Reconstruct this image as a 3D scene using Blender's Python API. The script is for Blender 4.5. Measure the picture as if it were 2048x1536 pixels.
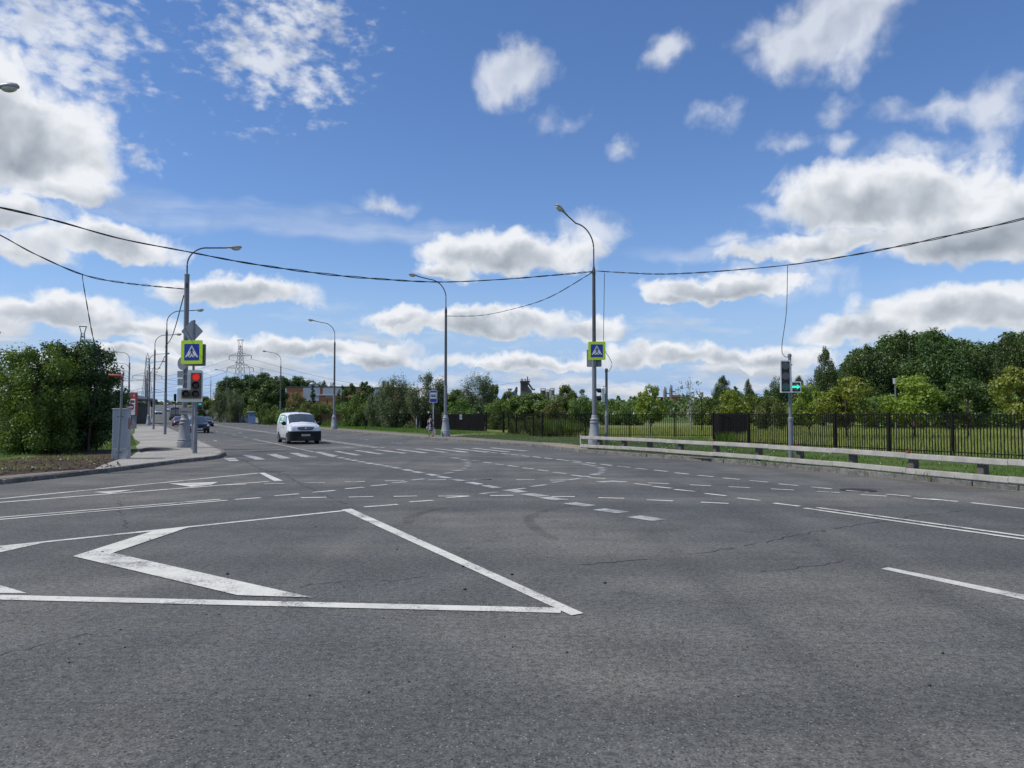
import bpy, bmesh, math, random
import numpy as np
from mathutils import Vector, Matrix

for o in list(bpy.data.objects):
    bpy.data.objects.remove(o)
S = bpy.context.scene
C = S.collection
R = math.radians

# ------------------------------------------------------------------ camera
CAM_H = 1.85
F = 1550.0                                  # focal length in photo pixels (2048 wide)
PITCH = math.atan(60.0 / F)
cam_data = bpy.data.cameras.new("camera")
cam_data.sensor_width = 36.0
cam_data.lens = 36.0 * F / 2048.0
cam_data.clip_start = 0.1
cam_data.clip_end = 9000.0
cam = bpy.data.objects.new("camera", cam_data)
C.objects.link(cam)
cam.location = (0, 0, CAM_H)
cam.rotation_euler = (math.pi / 2 + PITCH, 0, 0)
S.camera = cam

def ray(u, v):
    x = (u - 1024.0) / F
    z = -(v - 768.0) / F
    cp, sp = math.cos(PITCH), math.sin(PITCH)
    return Vector((x, cp - z * sp, sp + z * cp))

def G(u, v, z=0.0):                         # where the sight line of a photo pixel meets height z
    r = ray(u, v)
    k = (z - CAM_H) / r.z
    return Vector((r.x * k, r.y * k, z))

def Q(u, v, d):                             # point on the sight line at distance d ahead
    r = ray(u, v)
    k = d / r.y
    return Vector((r.x * k, d, CAM_H + r.z * k))

# ------------------------------------------------------------------ light and exposure
SUN_DIR = Vector((-0.54, -0.10, 0.0)).normalized() * math.cos(R(56)) + Vector((0, 0, math.sin(R(56))))
sun_data = bpy.data.lights.new("sun", 'SUN')
sun_data.energy = 3.6
sun_data.angle = R(0.53)
sun_data.color = (1.0, 0.955, 0.885)
sun = bpy.data.objects.new("sun", sun_data)
C.objects.link(sun)
sun.location = (-40, -8, 60)
sun.rotation_euler = SUN_DIR.to_track_quat('Z', 'Y').to_euler()
S.view_settings.view_transform = 'Standard'
S.view_settings.look = 'None'
S.view_settings.exposure = 0.0
S.view_settings.gamma = 1.0
S.render.engine = 'CYCLES'

# ------------------------------------------------------------------ world: sky and clouds
world = bpy.data.worlds.new("World")
S.world = world
world.use_nodes = True
wt = world.node_tree
wt.nodes.clear()
SKY_STRENGTH = 0.15

def wn(kind, **kw):
    n = wt.nodes.new(kind)
    for k, v in kw.items():
        setattr(n, k, v)
    return n

def link(tree, a, b):
    tree.links.new(a, b)

def wmath(op, a, b=None, c=None, clamp=False):
    n = wt.nodes.new('ShaderNodeMath')
    n.operation = op
    n.use_clamp = clamp
    for i, s in enumerate((a, b, c)):
        if s is None:
            continue
        if isinstance(s, (int, float)):
            n.inputs[i].default_value = s
        else:
            wt.links.new(s, n.inputs[i])
    return n.outputs[0]

def wvec(op, a, b=None, scale=None):
    n = wt.nodes.new('ShaderNodeVectorMath')
    n.operation = op
    for i, s in enumerate((a, b)):
        if s is None:
            continue
        if isinstance(s, tuple):
            n.inputs[i].default_value = s
        else:
            wt.links.new(s, n.inputs[i])
    if scale is not None:
        n.inputs['Scale'].default_value = scale
    return n.outputs['Value'] if op in ('LENGTH', 'DOT_PRODUCT') else n.outputs['Vector']

def wnoise(vec, scale, detail=5.0, rough=0.55, color=False, dist=0.0):
    n = wt.nodes.new('ShaderNodeTexNoise')
    n.inputs['Scale'].default_value = scale
    n.inputs['Detail'].default_value = detail
    n.inputs['Roughness'].default_value = rough
    n.inputs['Distortion'].default_value = dist
    wt.links.new(vec, n.inputs['Vector'])
    return n.outputs['Color'] if color else n.outputs['Fac']

sky = wn('ShaderNodeTexSky', sky_type='NISHITA', sun_disc=False)
sky.sun_elevation = R(56)
sky.sun_rotation = math.atan2(SUN_DIR.x, SUN_DIR.y)
sky.altitude = 150.0
sky.air_density = 1.0
sky.dust_density = 0.0
sky.ozone_density = 4.0
hsv = wn('ShaderNodeHueSaturation')
hsv.inputs['Saturation'].default_value = 1.12
hsv.inputs['Value'].default_value = 1.0
wt.links.new(sky.outputs[0], hsv.inputs['Color'])

tc = wn('ShaderNodeTexCoord')
sep = wn('ShaderNodeSeparateXYZ')
wt.links.new(tc.outputs['Generated'], sep.inputs[0])
az = wmath('ARCTAN2', sep.outputs[0], sep.outputs[1])
el = wmath('ARCSINE', sep.outputs[2])
comb = wn('ShaderNodeCombineXYZ')
wt.links.new(az, comb.inputs[0])
wt.links.new(el, comb.inputs[1])
P0 = comb.outputs[0]

def wob(vec, scale, amt, detail=3.0):
    c = wnoise(vec, scale, detail, 0.6, color=True)
    return wvec('SCALE', wvec('SUBTRACT', c, (0.5, 0.5, 0.5)), scale=amt)

P1 = wvec('ADD', P0, wob(P0, 8.0, 0.060))
P2 = wvec('ADD', P1, wob(P0, 30.0, 0.024, 3.0))
P2 = wvec('ADD', P2, wob(P0, 95.0, 0.008, 3.0))

# cloud table in photo pixels: centre u, v, half width, half height, strength, kind (0 cumulus, 1 thin, 2 streak)
CL = [
    (40, 300, 165, 150, 1.30, 0), (-60, 220, 150, 160, 1.25, 0), (110, 385, 110, 50, .8, 0), (-40, 420, 160, 60, .9, 0),
    (215, 490, 175, 52, 1.0, 0), (40, 505, 120, 45, .6, 0),
    (480, 592, 180, 48, 1.05, 0), (380, 575, 90, 34, .8, 0),
    (90, 625, 210, 48, 1.0, 0), (280, 660, 170, 40, .8, 0), (-80, 640, 150, 50, .9, 0),
    (1010, 515, 225, 66, 1.05, 0), (1150, 500, 110, 70, .55, 0), (880, 550, 90, 34, .8, 0),
    (1440, 582, 205, 44, 1.15, 0), (1340, 600, 90, 28, .8, 0),
    (1790, 415, 270, 115, 1.15, 0), (1640, 500, 250, 46, .9, 0), (1950, 480, 230, 90, 1.2, 0), (2150, 430, 220, 130, 1.2, 0),
    (1030, 148, 105, 58, .85, 3), (1640, 60, 200, 84, 1.0, 3), (1560, 95, 130, 40, .6, 3), (1720, 10, 130, 70, .8, 3),
    (1990, 195, 80, 64, .62, 3), (1860, 215, 140, 38, .5, 3), (1670, 232, 60, 44, .48, 3), (1335, 98, 50, 38, .55, 3), (1820, 300, 190, 34, .5, 3), (1700, 290, 60, 34, .45, 3), (1180, 470, 120, 60, .7, 3), (1480, 480, 120, 30, .5, 3),
    (1430, 220, 80, 40, .48, 3), (1130, 235, 75, 40, .46, 3), (1250, 290, 50, 32, .48, 3), (1600, 285, 70, 26, .48, 3), (1550, 555, 160, 60, .5, 3),
    (980, 655, 250, 44, 1.1, 0), (800, 640, 90, 30, .9, 0), (1180, 668, 120, 36, .9, 0),
    (1960, 630, 260, 66, 1.1, 0), (1740, 668, 170, 44, .95, 0), (1500, 715, 220, 36, .9, 0),
    (1050, 725, 260, 30, .85, 0), (640, 700, 240, 34, .9, 0), (430, 690, 170, 34, .95, 0), (1330, 715, 160, 40, .95, 0),
    (210, 715, 220, 30, .85, 0), (760, 720, 110, 30, .9, 0),
    (770, 405, 90, 32, .62, 3), (690, 415, 70, 14, .30, 2), (270, 305, 60, 40, .42, 1),
    (110, 40, 200, 95, 1.05, 1), (130, 130, 140, 70, .9, 1), (210, 185, 120, 26, .55, 1),
    (590, 45, 200, 75, .80, 1), (530, 110, 165, 95, .95, 1), (620, 150, 130, 50, .75, 1), (540, 255, 80, 18, .30, 1),
    (660, 25, 60, 40, .8, 1), (730, 70, 60, 30, .4, 1), (650, 240, 50, 16, .28, 1),
    (420, 425, 440, 44, .50, 2), (760, 465, 360, 32, .46, 2), (1420, 500, 260, 24, .4, 2), (520, 395, 60, 12, .22, 2),
]
# finer, higher-frequency wobble for the thin high clouds
fm = wn('ShaderNodeMapping')
fm.inputs['Scale'].default_value = (0.72, 1.25, 1.0)
fm.inputs['Rotation'].default_value = (0, 0, R(14))
wt.links.new(wvec('ADD', P0, wob(P0, 22.0, 0.010)), fm.inputs['Vector'])
fineN = wnoise(fm.outputs[0], 58.0, 5.0, 0.52)
puffN = wnoise(P1, 17.0, 8.0, 0.50)
puffN2 = wnoise(wvec('ADD', P1, (-0.011, 0.014, 0.0)), 17.0, 6.0, 0.42)
# streaky coordinate
streak = wn('ShaderNodeMapping')
streak.inputs['Scale'].default_value = (3.0, 20.0, 1.0)
streak.inputs['Rotation'].default_value = (0, 0, R(8))
wt.links.new(P0, streak.inputs['Vector'])
streakN = wnoise(streak.outputs[0], 2.0, 6.0, 0.6)

dens = {0: None, 1: None, 2: None, 3: None}
s_num = None
s_den = None
for (u, v, ru, rv, st, kind) in CL:
    d = ray(u, v).normalized()
    a0, e0 = math.atan2(d.x, d.y), math.asin(d.z)
    m = wn('ShaderNodeMapping', vector_type='TEXTURE')
    m.inputs['Location'].default_value = (a0, e0, 0)
    m.inputs['Scale'].default_value = (ru / F, rv / F, 1.0)
    wt.links.new(P2 if kind != 2 else P1, m.inputs['Vector'])
    if kind == 0:                                     # flatter bases
        sp = wn('ShaderNodeSeparateXYZ')
        wt.links.new(m.outputs[0], sp.inputs[0])
        yy = wmath('MAXIMUM', sp.outputs[1], wmath('MULTIPLY', sp.outputs[1], -1.75))
        ln = wmath('SQRT', wmath('MULTIPLY_ADD', yy, yy, wmath('MULTIPLY', sp.outputs[0], sp.outputs[0])))
    else:
        ln = wvec('LENGTH', m.outputs[0])
    f = wmath('MULTIPLY_ADD', ln, -st, st)            # st*(1-r)
    dens[kind] = f if dens[kind] is None else wmath('MAXIMUM', dens[kind], f)
    if kind == 0 and st > .5:
        fp = wmath('MAXIMUM', f, 0.0)
        hx = wmath('MULTIPLY', fp, sp.outputs[1])
        s_num = hx if s_num is None else wmath('ADD', s_num, hx)
        s_den = fp if s_den is None else wmath('ADD', s_den, fp)

def ss(x, lo, hi):
    n = wn('ShaderNodeMapRange', interpolation_type='SMOOTHSTEP')
    n.inputs['From Min'].default_value = lo
    n.inputs['From Max'].default_value = hi
    wt.links.new(x, n.inputs['Value'])
    return n.outputs['Result']

# cumulus
knobN = wnoise(P1, 60.0, 4.0, 0.5)
dc = wmath('ADD', dens[0], wmath('MULTIPLY_ADD', puffN, 0.95, -0.475))
dc = wmath('ADD', dc, wmath('MULTIPLY_ADD', knobN, 0.34, -0.17))
aC = ss(dc, 0.05, 0.43)
d3 = wmath('ADD', dens[3], wmath('MULTIPLY_ADD', puffN, 1.3, -0.65))
aC3 = wmath('MULTIPLY', ss(d3, 0.05, 0.60), 0.72)
# thin mottled high cloud
dt = wmath('ADD', dens[1], wmath('MULTIPLY_ADD', fineN, 2.3, -1.30))
aT = wmath('MULTIPLY', ss(dt, -0.06, 0.86), 0.78)
# streaks
dst = wmath('MULTIPLY', ss(dens[2], 0.0, 0.33), wmath('MULTIPLY_ADD', streakN, 0.9, -0.18, clamp=True))
aS = wmath('MULTIPLY', dst, 0.85)
# low deck of small clouds close to the horizon, all the way round
PL = wvec('ADD', P0, wob(P0, 34.0, 0.012, 4.0))
low = wn('ShaderNodeMapping')
low.inputs['Scale'].default_value = (7.0, 27.0, 1.0)
wt.links.new(PL, low.inputs['Vector'])
lowN = wnoise(low.outputs[0], 1.0, 7.0, 0.58)
low2 = wn('ShaderNodeMapping')
low2.inputs['Scale'].default_value = (7.0, 27.0, 1.0)
low2.inputs['Location'].default_value = (-0.05, 0.22, 0.0)
wt.links.new(PL, low2.inputs['Vector'])
lowN2 = wnoise(low2.outputs[0], 1.0, 7.0, 0.58)
band = wmath('MULTIPLY', ss(el, -0.02, 0.0), wmath('SUBTRACT', 1.0, ss(el, 0.055, 0.17)))
aL = wmath('MULTIPLY', band, ss(wmath('ADD', lowN, wmath('MULTIPLY_ADD', el, -1.3, 0.07)), 0.43, 0.62))
# a scatter of clouds behind the camera keeps the light even-handed
behind = ss(wmath('ABSOLUTE', az), 0.9, 1.3)
aB = wmath('MULTIPLY', behind, ss(wnoise(P1, 4.0, 7.0, 0.55), 0.50, 0.66))
alpha = wmath('MAXIMUM', wmath('MAXIMUM', wmath('MAXIMUM', aC, aC3), aT), wmath('MAXIMUM', aS, wmath('MAXIMUM', aL, aB)))

# cloud brightness: tops white, bases grey, small billows from the noise difference
hgt = wmath('DIVIDE', s_num, wmath('ADD', s_den, 0.02))
puffR = wnoise(P1, 17.0, 6.0, 0.42)
relief = wmath('MULTIPLY', wmath('SUBTRACT', puffR, puffN2), 1.7)
reliefL = wmath('MULTIPLY', wmath('SUBTRACT', lowN, lowN2), 1.9)
thick = ss(dc, 0.22, 0.95)
shC = wmath('ADD', wmath('MULTIPLY_ADD', hgt, 0.55, 0.86), wmath('MULTIPLY_ADD', thick, -0.54, 0.03))
shC = wmath('ADD', shC, relief, clamp=True)
shL = wmath('ADD', wmath('MULTIPLY_ADD', lowN, -1.2, 1.28), reliefL, clamp=True)
useL = ss(wmath('SUBTRACT', aL, aC), -0.05, 0.35)
mixsh = wn('ShaderNodeMix', data_type='FLOAT')
wt.links.new(useL, mixsh.inputs[0])
wt.links.new(shC, mixsh.inputs[2])
wt.links.new(shL, mixsh.inputs[3])
sh = mixsh.outputs[0]
ramp = wn('ShaderNodeValToRGB')
cr = ramp.color_ramp
cr.elements[0].position = 0.0
cr.elements[0].color = (0.300, 0.345, 0.410, 1)
cr.elements[1].position = 1.0
cr.elements[1].color = (0.86, 0.885, 0.93, 1)
e = cr.elements.new(0.5)
e.color = (0.53, 0.575, 0.64, 1)
wt.links.new(sh, ramp.inputs[0])
cb = wn('ShaderNodeVectorMath', operation='SCALE')
cb.inputs['Scale'].default_value = 1.0 / SKY_STRENGTH
wt.links.new(ramp.outputs[0], cb.inputs[0])
tint = wn('ShaderNodeMix', data_type='RGBA', blend_type='MULTIPLY')
tint.inputs[0].default_value = 1.0
tint.inputs[7].default_value = (0.86, 0.815, 0.895, 1)
wt.links.new(hsv.outputs[0], tint.inputs[6])
hz = wn('ShaderNodeMix', data_type='RGBA')
wt.links.new(wmath('SUBTRACT', 1.0, ss(el, 0.0, 0.20)), hz.inputs[0])
wt.links.new(tint.outputs[2], hz.inputs[6])
hz.inputs[7].default_value = tuple(c / SKY_STRENGTH for c in (0.33, 0.49, 0.765)) + (1,)
mix = wn('ShaderNodeMix', data_type='RGBA')
wt.links.new(alpha, mix.inputs[0])
wt.links.new(hz.outputs[2], mix.inputs[6])
wt.links.new(cb.outputs[0], mix.inputs[7])
bg = wn('ShaderNodeBackground')
bg.inputs['Strength'].default_value = SKY_STRENGTH
wt.links.new(mix.outputs[2], bg.inputs['Color'])
wo = wn('ShaderNodeOutputWorld')
wt.links.new(bg.outputs[0], wo.inputs['Surface'])
world.cycles.sampling_method = 'MANUAL'
world.cycles.sample_map_resolution = 512
# ------------------------------------------------------------------ helpers
class MB:
    """collects shapes and links them as ONE mesh object"""
    def __init__(self):
        self.v, self.f, self.m = [], [], []
        self.mi = 0

    def add(self, verts, faces):
        n = len(self.v)
        self.v.extend([tuple(p) for p in verts])
        for f in faces:
            self.f.append(tuple(i + n for i in f))
            self.m.append(self.mi)
        return self

    def box(self, c, s, rz=0.0, rx=0.0, ry=0.0):
        hx, hy, hz = s[0] / 2, s[1] / 2, s[2] / 2
        M = Matrix.Translation(Vector(c)) @ Matrix.Rotation(rz, 4, 'Z') @ Matrix.Rotation(ry, 4, 'Y') @ Matrix.Rotation(rx, 4, 'X')
        vs = [M @ Vector((x * hx, y * hy, z * hz)) for x in (-1, 1) for y in (-1, 1) for z in (-1, 1)]
        return self.add(vs, [(0, 1, 3, 2), (4, 6, 7, 5), (0, 4, 5, 1), (2, 3, 7, 6), (0, 2, 6, 4), (1, 5, 7, 3)])

    def bbox(self, c, s, b=0.01, rz=0.0):
        """box with chamfered vertical edges and top"""
        hx, hy = s[0] / 2, s[1] / 2
        out = [(-hx + b, -hy), (hx - b, -hy), (hx, -hy + b), (hx, hy - b), (hx - b, hy), (-hx + b, hy), (-hx, hy - b), (-hx, -hy + b)]
        z0, z1 = c[2] - s[2] / 2, c[2] + s[2] / 2
        cr, sr = math.cos(rz), math.sin(rz)
        T = lambda x, y, z: (c[0] + x * cr - y * sr, c[1] + x * sr + y * cr, z)
        k0, k1 = 1.0, 1.0 - b / max(hx, hy)
        vs = [T(x, y, z0) for x, y in out] + [T(x, y, z1 - b) for x, y in out] + [T(x * k1, y * k1, z1) for x, y in out]
        fs = []
        for r in range(2):
            for i in range(8):
                j = (i + 1) % 8
                fs.append((r * 8 + i, r * 8 + j, r * 8 + 8 + j, r * 8 + 8 + i))
        fs += [tuple(range(16, 24)), tuple(range(7, -1, -1))]
        return self.add(vs, fs)

    def tube(self, pts, r, n=8, cap=True):
        pts = [Vector(p) for p in pts]
        rs = r if isinstance(r, (list, tuple)) else [r] * len(pts)
        vs, fs = [], []
        up = Vector((0, 0, 1))
        for i, p in enumerate(pts):
            t = (pts[min(i + 1, len(pts) - 1)] - pts[max(i - 1, 0)])
            if t.length < 1e-9:
                t = Vector((0, 0, 1))
            t.normalize()
            a = t.cross(up)
            if a.length < 0.05:
                a = t.cross(Vector((0, 1, 0)))
            a.normalize()
            b = a.cross(t)
            for k in range(n):
                q = 2 * math.pi * k / n
                vs.append(p + (a * math.cos(q) + b * math.sin(q)) * rs[i])
        for i in range(len(pts) - 1):
            for k in range(n):
                j = (k + 1) % n
                fs.append((i * n + k, i * n + n + k, i * n + n + j, i * n + j))
        if cap:
            fs.append(tuple(range(n)))
            fs.append(tuple(range((len(pts) - 1) * n + n - 1, (len(pts) - 1) * n - 1, -1)))
        return self.add(vs, fs)

    def lathe(self, prof, n=20, c=(0, 0, 0)):
        vs, fs = [], []
        for r, z in prof:
            for k in range(n):
                q = 2 * math.pi * k / n
                vs.append((c[0] + r * math.cos(q), c[1] + r * math.sin(q), c[2] + z))
        for i in range(len(prof) - 1):
            for k in range(n):
                j = (k + 1) % n
                fs.append((i * n + k, i * n + j, i * n + n + j, i * n + n + k))
        fs.append(tuple(range((len(prof) - 1) * n, len(prof) * n)))
        fs.append(tuple(range(n - 1, -1, -1)))
        return self.add(vs, fs)

    def plate(self, poly, y0, y1, M=None):
        """2-D outline (x, z) thickened from y0 (front, towards -y) to y1"""
        n = len(poly)
        a = sum(poly[i][0] * poly[(i + 1) % n][1] - poly[(i + 1) % n][0] * poly[i][1] for i in range(n))
        if a < 0:
            poly = poly[::-1]
        vs = [Vector((x, y0, z)) for x, z in poly] + [Vector((x, y1, z)) for x, z in poly]
        if M is not None:
            vs = [M @ p for p in vs]
        fs = [tuple(range(n)), tuple(range(2 * n - 1, n - 1, -1))]
        for i in range(n):
            j = (i + 1) % n
            fs.append((i, i + n, j + n, j))
        return self.add(vs, fs)

    def disc_y(self, c, r, y0, y1, n=20):
        return self.plate([(c[0] + r * math.cos(2 * math.pi * k / n), c[1] + r * math.sin(2 * math.pi * k / n)) for k in range(n)], y0, y1)

    def plan(self, poly, z0, z1):
        """outline (x, y) thickened from z0 to z1"""
        n = len(poly)
        a = sum(poly[i][0] * poly[(i + 1) % n][1] - poly[(i + 1) % n][0] * poly[i][1] for i in range(n))
        if a < 0:
            poly = poly[::-1]
        vs = [(x, y, z0) for x, y in poly] + [(x, y, z1) for x, y in poly]
        fs = [tuple(range(n - 1, -1, -1)), tuple(range(n, 2 * n))]
        for i in range(n):
            j = (i + 1) % n
            fs.append((i, j, j + n, i + n))
        return self.add(vs, fs)

    def ell(self, c, s, n=14, m=9, M=None):
        vs, fs = [], []
        for i in range(m + 1):
            th = math.pi * i / m
            for k in range(n):
                q = 2 * math.pi * k / n
                p = Vector((s[0] * math.sin(th) * math.cos(q), s[1] * math.sin(th) * math.sin(q), s[2] * math.cos(th)))
                if M is not None:
                    p = M @ p
                vs.append(Vector(c) + p)
        for i in range(m):
            for k in range(n):
                j = (k + 1) % n
                fs.append((i * n + k, i * n + n + k, i * n + n + j, i * n + j))
        return self.add(vs, fs)

    def build(self, name, mats, parent=None, smooth=None, loc=None, rz=None):
        me = bpy.data.meshes.new(name)
        me.from_pydata(self.v, [], self.f)
        me.validate()
        if not isinstance(mats, (list, tuple)):
            mats = [mats]
        for m in mats:
            me.materials.append(m)
        if len(mats) > 1 and len(me.polygons) == len(self.m):
            me.polygons.foreach_set('material_index', self.m)
        if smooth is not None:
            me.shade_smooth()
            if smooth < 180:
                me.set_sharp_from_angle(angle=R(smooth))
        me.update()
        o = bpy.data.objects.new(name, me)
        C.objects.link(o)
        if parent is not None:
            o.parent = parent
        if loc is not None:
            o.location = loc
        if rz is not None:
            o.rotation_euler.z = rz
        return o

def npmesh(name, V, Fq, mats, parent=None):
    """mesh straight from numpy arrays (all faces the same size)"""
    me = bpy.data.meshes.new(name)
    k = Fq.shape[1]
    me.vertices.add(len(V))
    me.vertices.foreach_set('co', V.astype(np.float32).ravel())
    me.loops.add(Fq.size)
    me.loops.foreach_set('vertex_index', Fq.astype(np.int32).ravel())
    me.polygons.add(len(Fq))
    me.polygons.foreach_set('loop_start', np.arange(0, Fq.size, k, dtype=np.int32))
    me.update(calc_edges=True)
    for m in (mats if isinstance(mats, (list, tuple)) else [mats]):
        me.materials.append(m)
    o = bpy.data.objects.new(name, me)
    C.objects.link(o)
    if parent is not None:
        o.parent = parent
    return o

def tag(o, label, cat, group=None):
    o['label'] = label
    o['category'] = cat
    if group:
        o['group'] = group
    return o

def thing(name, label, cat, loc=(0, 0, 0), rz=0.0, group=None):
    o = bpy.data.objects.new(name, None)
    o.empty_display_size = 0.3
    C.objects.link(o)
    o.location = loc
    o.rotation_euler = (0, 0, rz)
    return tag(o, label, cat, group)

def struct(o):
    o['kind'] = 'structure'
    return o

def stuff(o):
    o['kind'] = 'stuff'
    return o

def copy_tree(o, parent=None):
    c = o.copy()
    C.objects.link(c)
    c.parent = parent
    for ch in list(o.children):
        copy_tree(ch, c)
    return c

# ------------------------------------------------------------------ materials
def nodes_of(name):
    m = bpy.data.materials.new(name)
    m.use_nodes = True
    t = m.node_tree
    return m, t, t.nodes['Principled BSDF']

def nn(t, kind, **kw):
    n = t.nodes.new(kind)
    for k, v in kw.items():
        setattr(n, k, v)
    return n

def noise(t, vec, scale, detail=4.0, rough=0.55):
    n = t.nodes.new('ShaderNodeTexNoise')
    n.inputs['Scale'].default_value = scale
    n.inputs['Detail'].default_value = detail
    n.inputs['Roughness'].default_value = rough
    if vec is not None:
        t.links.new(vec, n.inputs['Vector'])
    return n.outputs['Fac']

def mth(t, op, a, b=None, c=None, clamp=False):
    n = t.nodes.new('ShaderNodeMath')
    n.operation = op
    n.use_clamp = clamp
    for i, s in enumerate((a, b, c)):
        if s is None:
            continue
        if isinstance(s, (int, float)):
            n.inputs[i].default_value = s
        else:
            t.links.new(s, n.inputs[i])
    return n.outputs[0]

def mrange(t, x, a, b, c=0.0, d=1.0, smooth=True):
    n = t.nodes.new('ShaderNodeMapRange')
    n.interpolation_type = 'SMOOTHSTEP' if smooth else 'LINEAR'
    n.inputs['From Min'].default_value = a
    n.inputs['From Max'].default_value = b
    n.inputs['To Min'].default_value = c
    n.inputs['To Max'].default_value = d
    t.links.new(x, n.inputs['Value'])
    return n.outputs['Result']

def cmix(t, fac, a, b, blend='MIX'):
    n = t.nodes.new('ShaderNodeMix')
    n.data_type = 'RGBA'
    n.blend_type = blend
    for i, s in ((0, fac), (6, a), (7, b)):
        if isinstance(s, (int, float)):
            n.inputs[i].default_value = s
        elif isinstance(s, tuple):
            n.inputs[i].default_value = s if len(s) == 4 else s + (1,)
        else:
            t.links.new(s, n.inputs[i])
    return n.outputs[2]

def geo_pos(t):
    return t.nodes.new('ShaderNodeNewGeometry').outputs['Position']

def obj_pos(t):
    return t.nodes.new('ShaderNodeTexCoord').outputs['Object']

def mat(name, col, rough=0.6, metal=0.0, var=0.18, scale=6.0, bump=0.0, bscale=60.0, spec=0.5, coat=0.0, col2=None):
    """plain painted / metal / plastic surface with mottling"""
    m, t, b = nodes_of(name)
    p = obj_pos(t)
    n1 = noise(t, p, scale, 5.0, 0.6)
    n2 = noise(t, p, scale * 7.0, 3.0, 0.6)
    f = mth(t, 'MULTIPLY_ADD', n1, 0.7, mth(t, 'MULTIPLY', n2, 0.3))
    f = mrange(t, f, 0.32, 0.68)
    lo = tuple(c * (1 - var) for c in col)
    hi = col2 if col2 else tuple(min(1.0, c * (1 + var * 0.6)) for c in col)
    t.links.new(cmix(t, f, lo, hi), b.inputs['Base Color'])
    t.links.new(mrange(t, n2, 0.3, 0.7, max(0.03, rough - 0.08), min(1.0, rough + 0.1)), b.inputs['Roughness'])
    b.inputs['Metallic'].default_value = metal
    b.inputs['Specular IOR Level'].default_value = spec
    b.inputs['Coat Weight'].default_value = coat
    b.inputs['Coat Roughness'].default_value = 0.05
    if bump > 0:
        bn = nn(t, 'ShaderNodeBump')
        bn.inputs['Strength'].default_value = bump
        bn.inputs['Distance'].default_value = 0.01
        t.links.new(noise(t, p, bscale, 4.0), bn.inputs['Height'])
        t.links.new(bn.outputs[0], b.inputs['Normal'])
    return m

def glow(name, col, power):
    m, t, b = nodes_of(name)
    b.inputs['Base Color'].default_value = tuple(c * .6 for c in col) + (1,)
    b.inputs['Emission Color'].default_value = col + (1,)
    p = obj_pos(t)
    t.links.new(mrange(t, noise(t, p, 90.0, 2.0), 0.3, 0.7, power * .75, power * 1.2), b.inputs['Emission Strength'])
    return m

def leaf_mat(name, dark, light, trans=0.35, tcol=None):
    """leaves: every leaf (mesh island) its own shade, clump-scale variation, some light through"""
    m = bpy.data.materials.new(name)
    m.use_nodes = True
    t = m.node_tree
    t.nodes.clear()
    g = t.nodes.new('ShaderNodeNewGeometry')
    oi = t.nodes.new('ShaderNodeObjectInfo')
    n1 = noise(t, obj_pos(t), 0.9, 3.0)
    f = mth(t, 'MULTIPLY_ADD', g.outputs['Random Per Island'], 0.6, mth(t, 'MULTIPLY_ADD', n1, 0.9, -0.25), clamp=True)
    c = cmix(t, f, dark, light)
    hv = t.nodes.new('ShaderNodeHueSaturation')
    t.links.new(mth(t, 'MULTIPLY_ADD', oi.outputs['Random'], 0.035, 0.482), hv.inputs['Hue'])
    t.links.new(mth(t, 'MULTIPLY_ADD', oi.outputs['Random'], 0.30, 0.85), hv.inputs['Value'])
    t.links.new(c, hv.inputs['Color'])
    c = hv.outputs[0]
    d = t.nodes.new('ShaderNodeBsdfDiffuse')
    t.links.new(c, d.inputs['Color'])
    tr = t.nodes.new('ShaderNodeBsdfTranslucent')
    t.links.new(cmix(t, 1.0, c, tcol or (1.25, 1.3, 0.6), 'MULTIPLY'), tr.inputs['Color'])
    gl = t.nodes.new('ShaderNodeBsdfGlossy')
    gl.inputs['Roughness'].default_value = 0.5
    gl.inputs['Color'].default_value = (0.8, 0.85, 0.8, 1)
    m1 = t.nodes.new('ShaderNodeMixShader')
    m1.inputs[0].default_value = trans
    t.links.new(d.outputs[0], m1.inputs[1])
    t.links.new(tr.outputs[0], m1.inputs[2])
    m2 = t.nodes.new('ShaderNodeMixShader')
    m2.inputs[0].default_value = 0.035
    t.links.new(m1.outputs[0], m2.inputs[1])
    t.links.new(gl.outputs[0], m2.inputs[2])
    o = t.nodes.new('ShaderNodeOutputMaterial')
    t.links.new(m2.outputs[0], o.inputs['Surface'])
    return m

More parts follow.
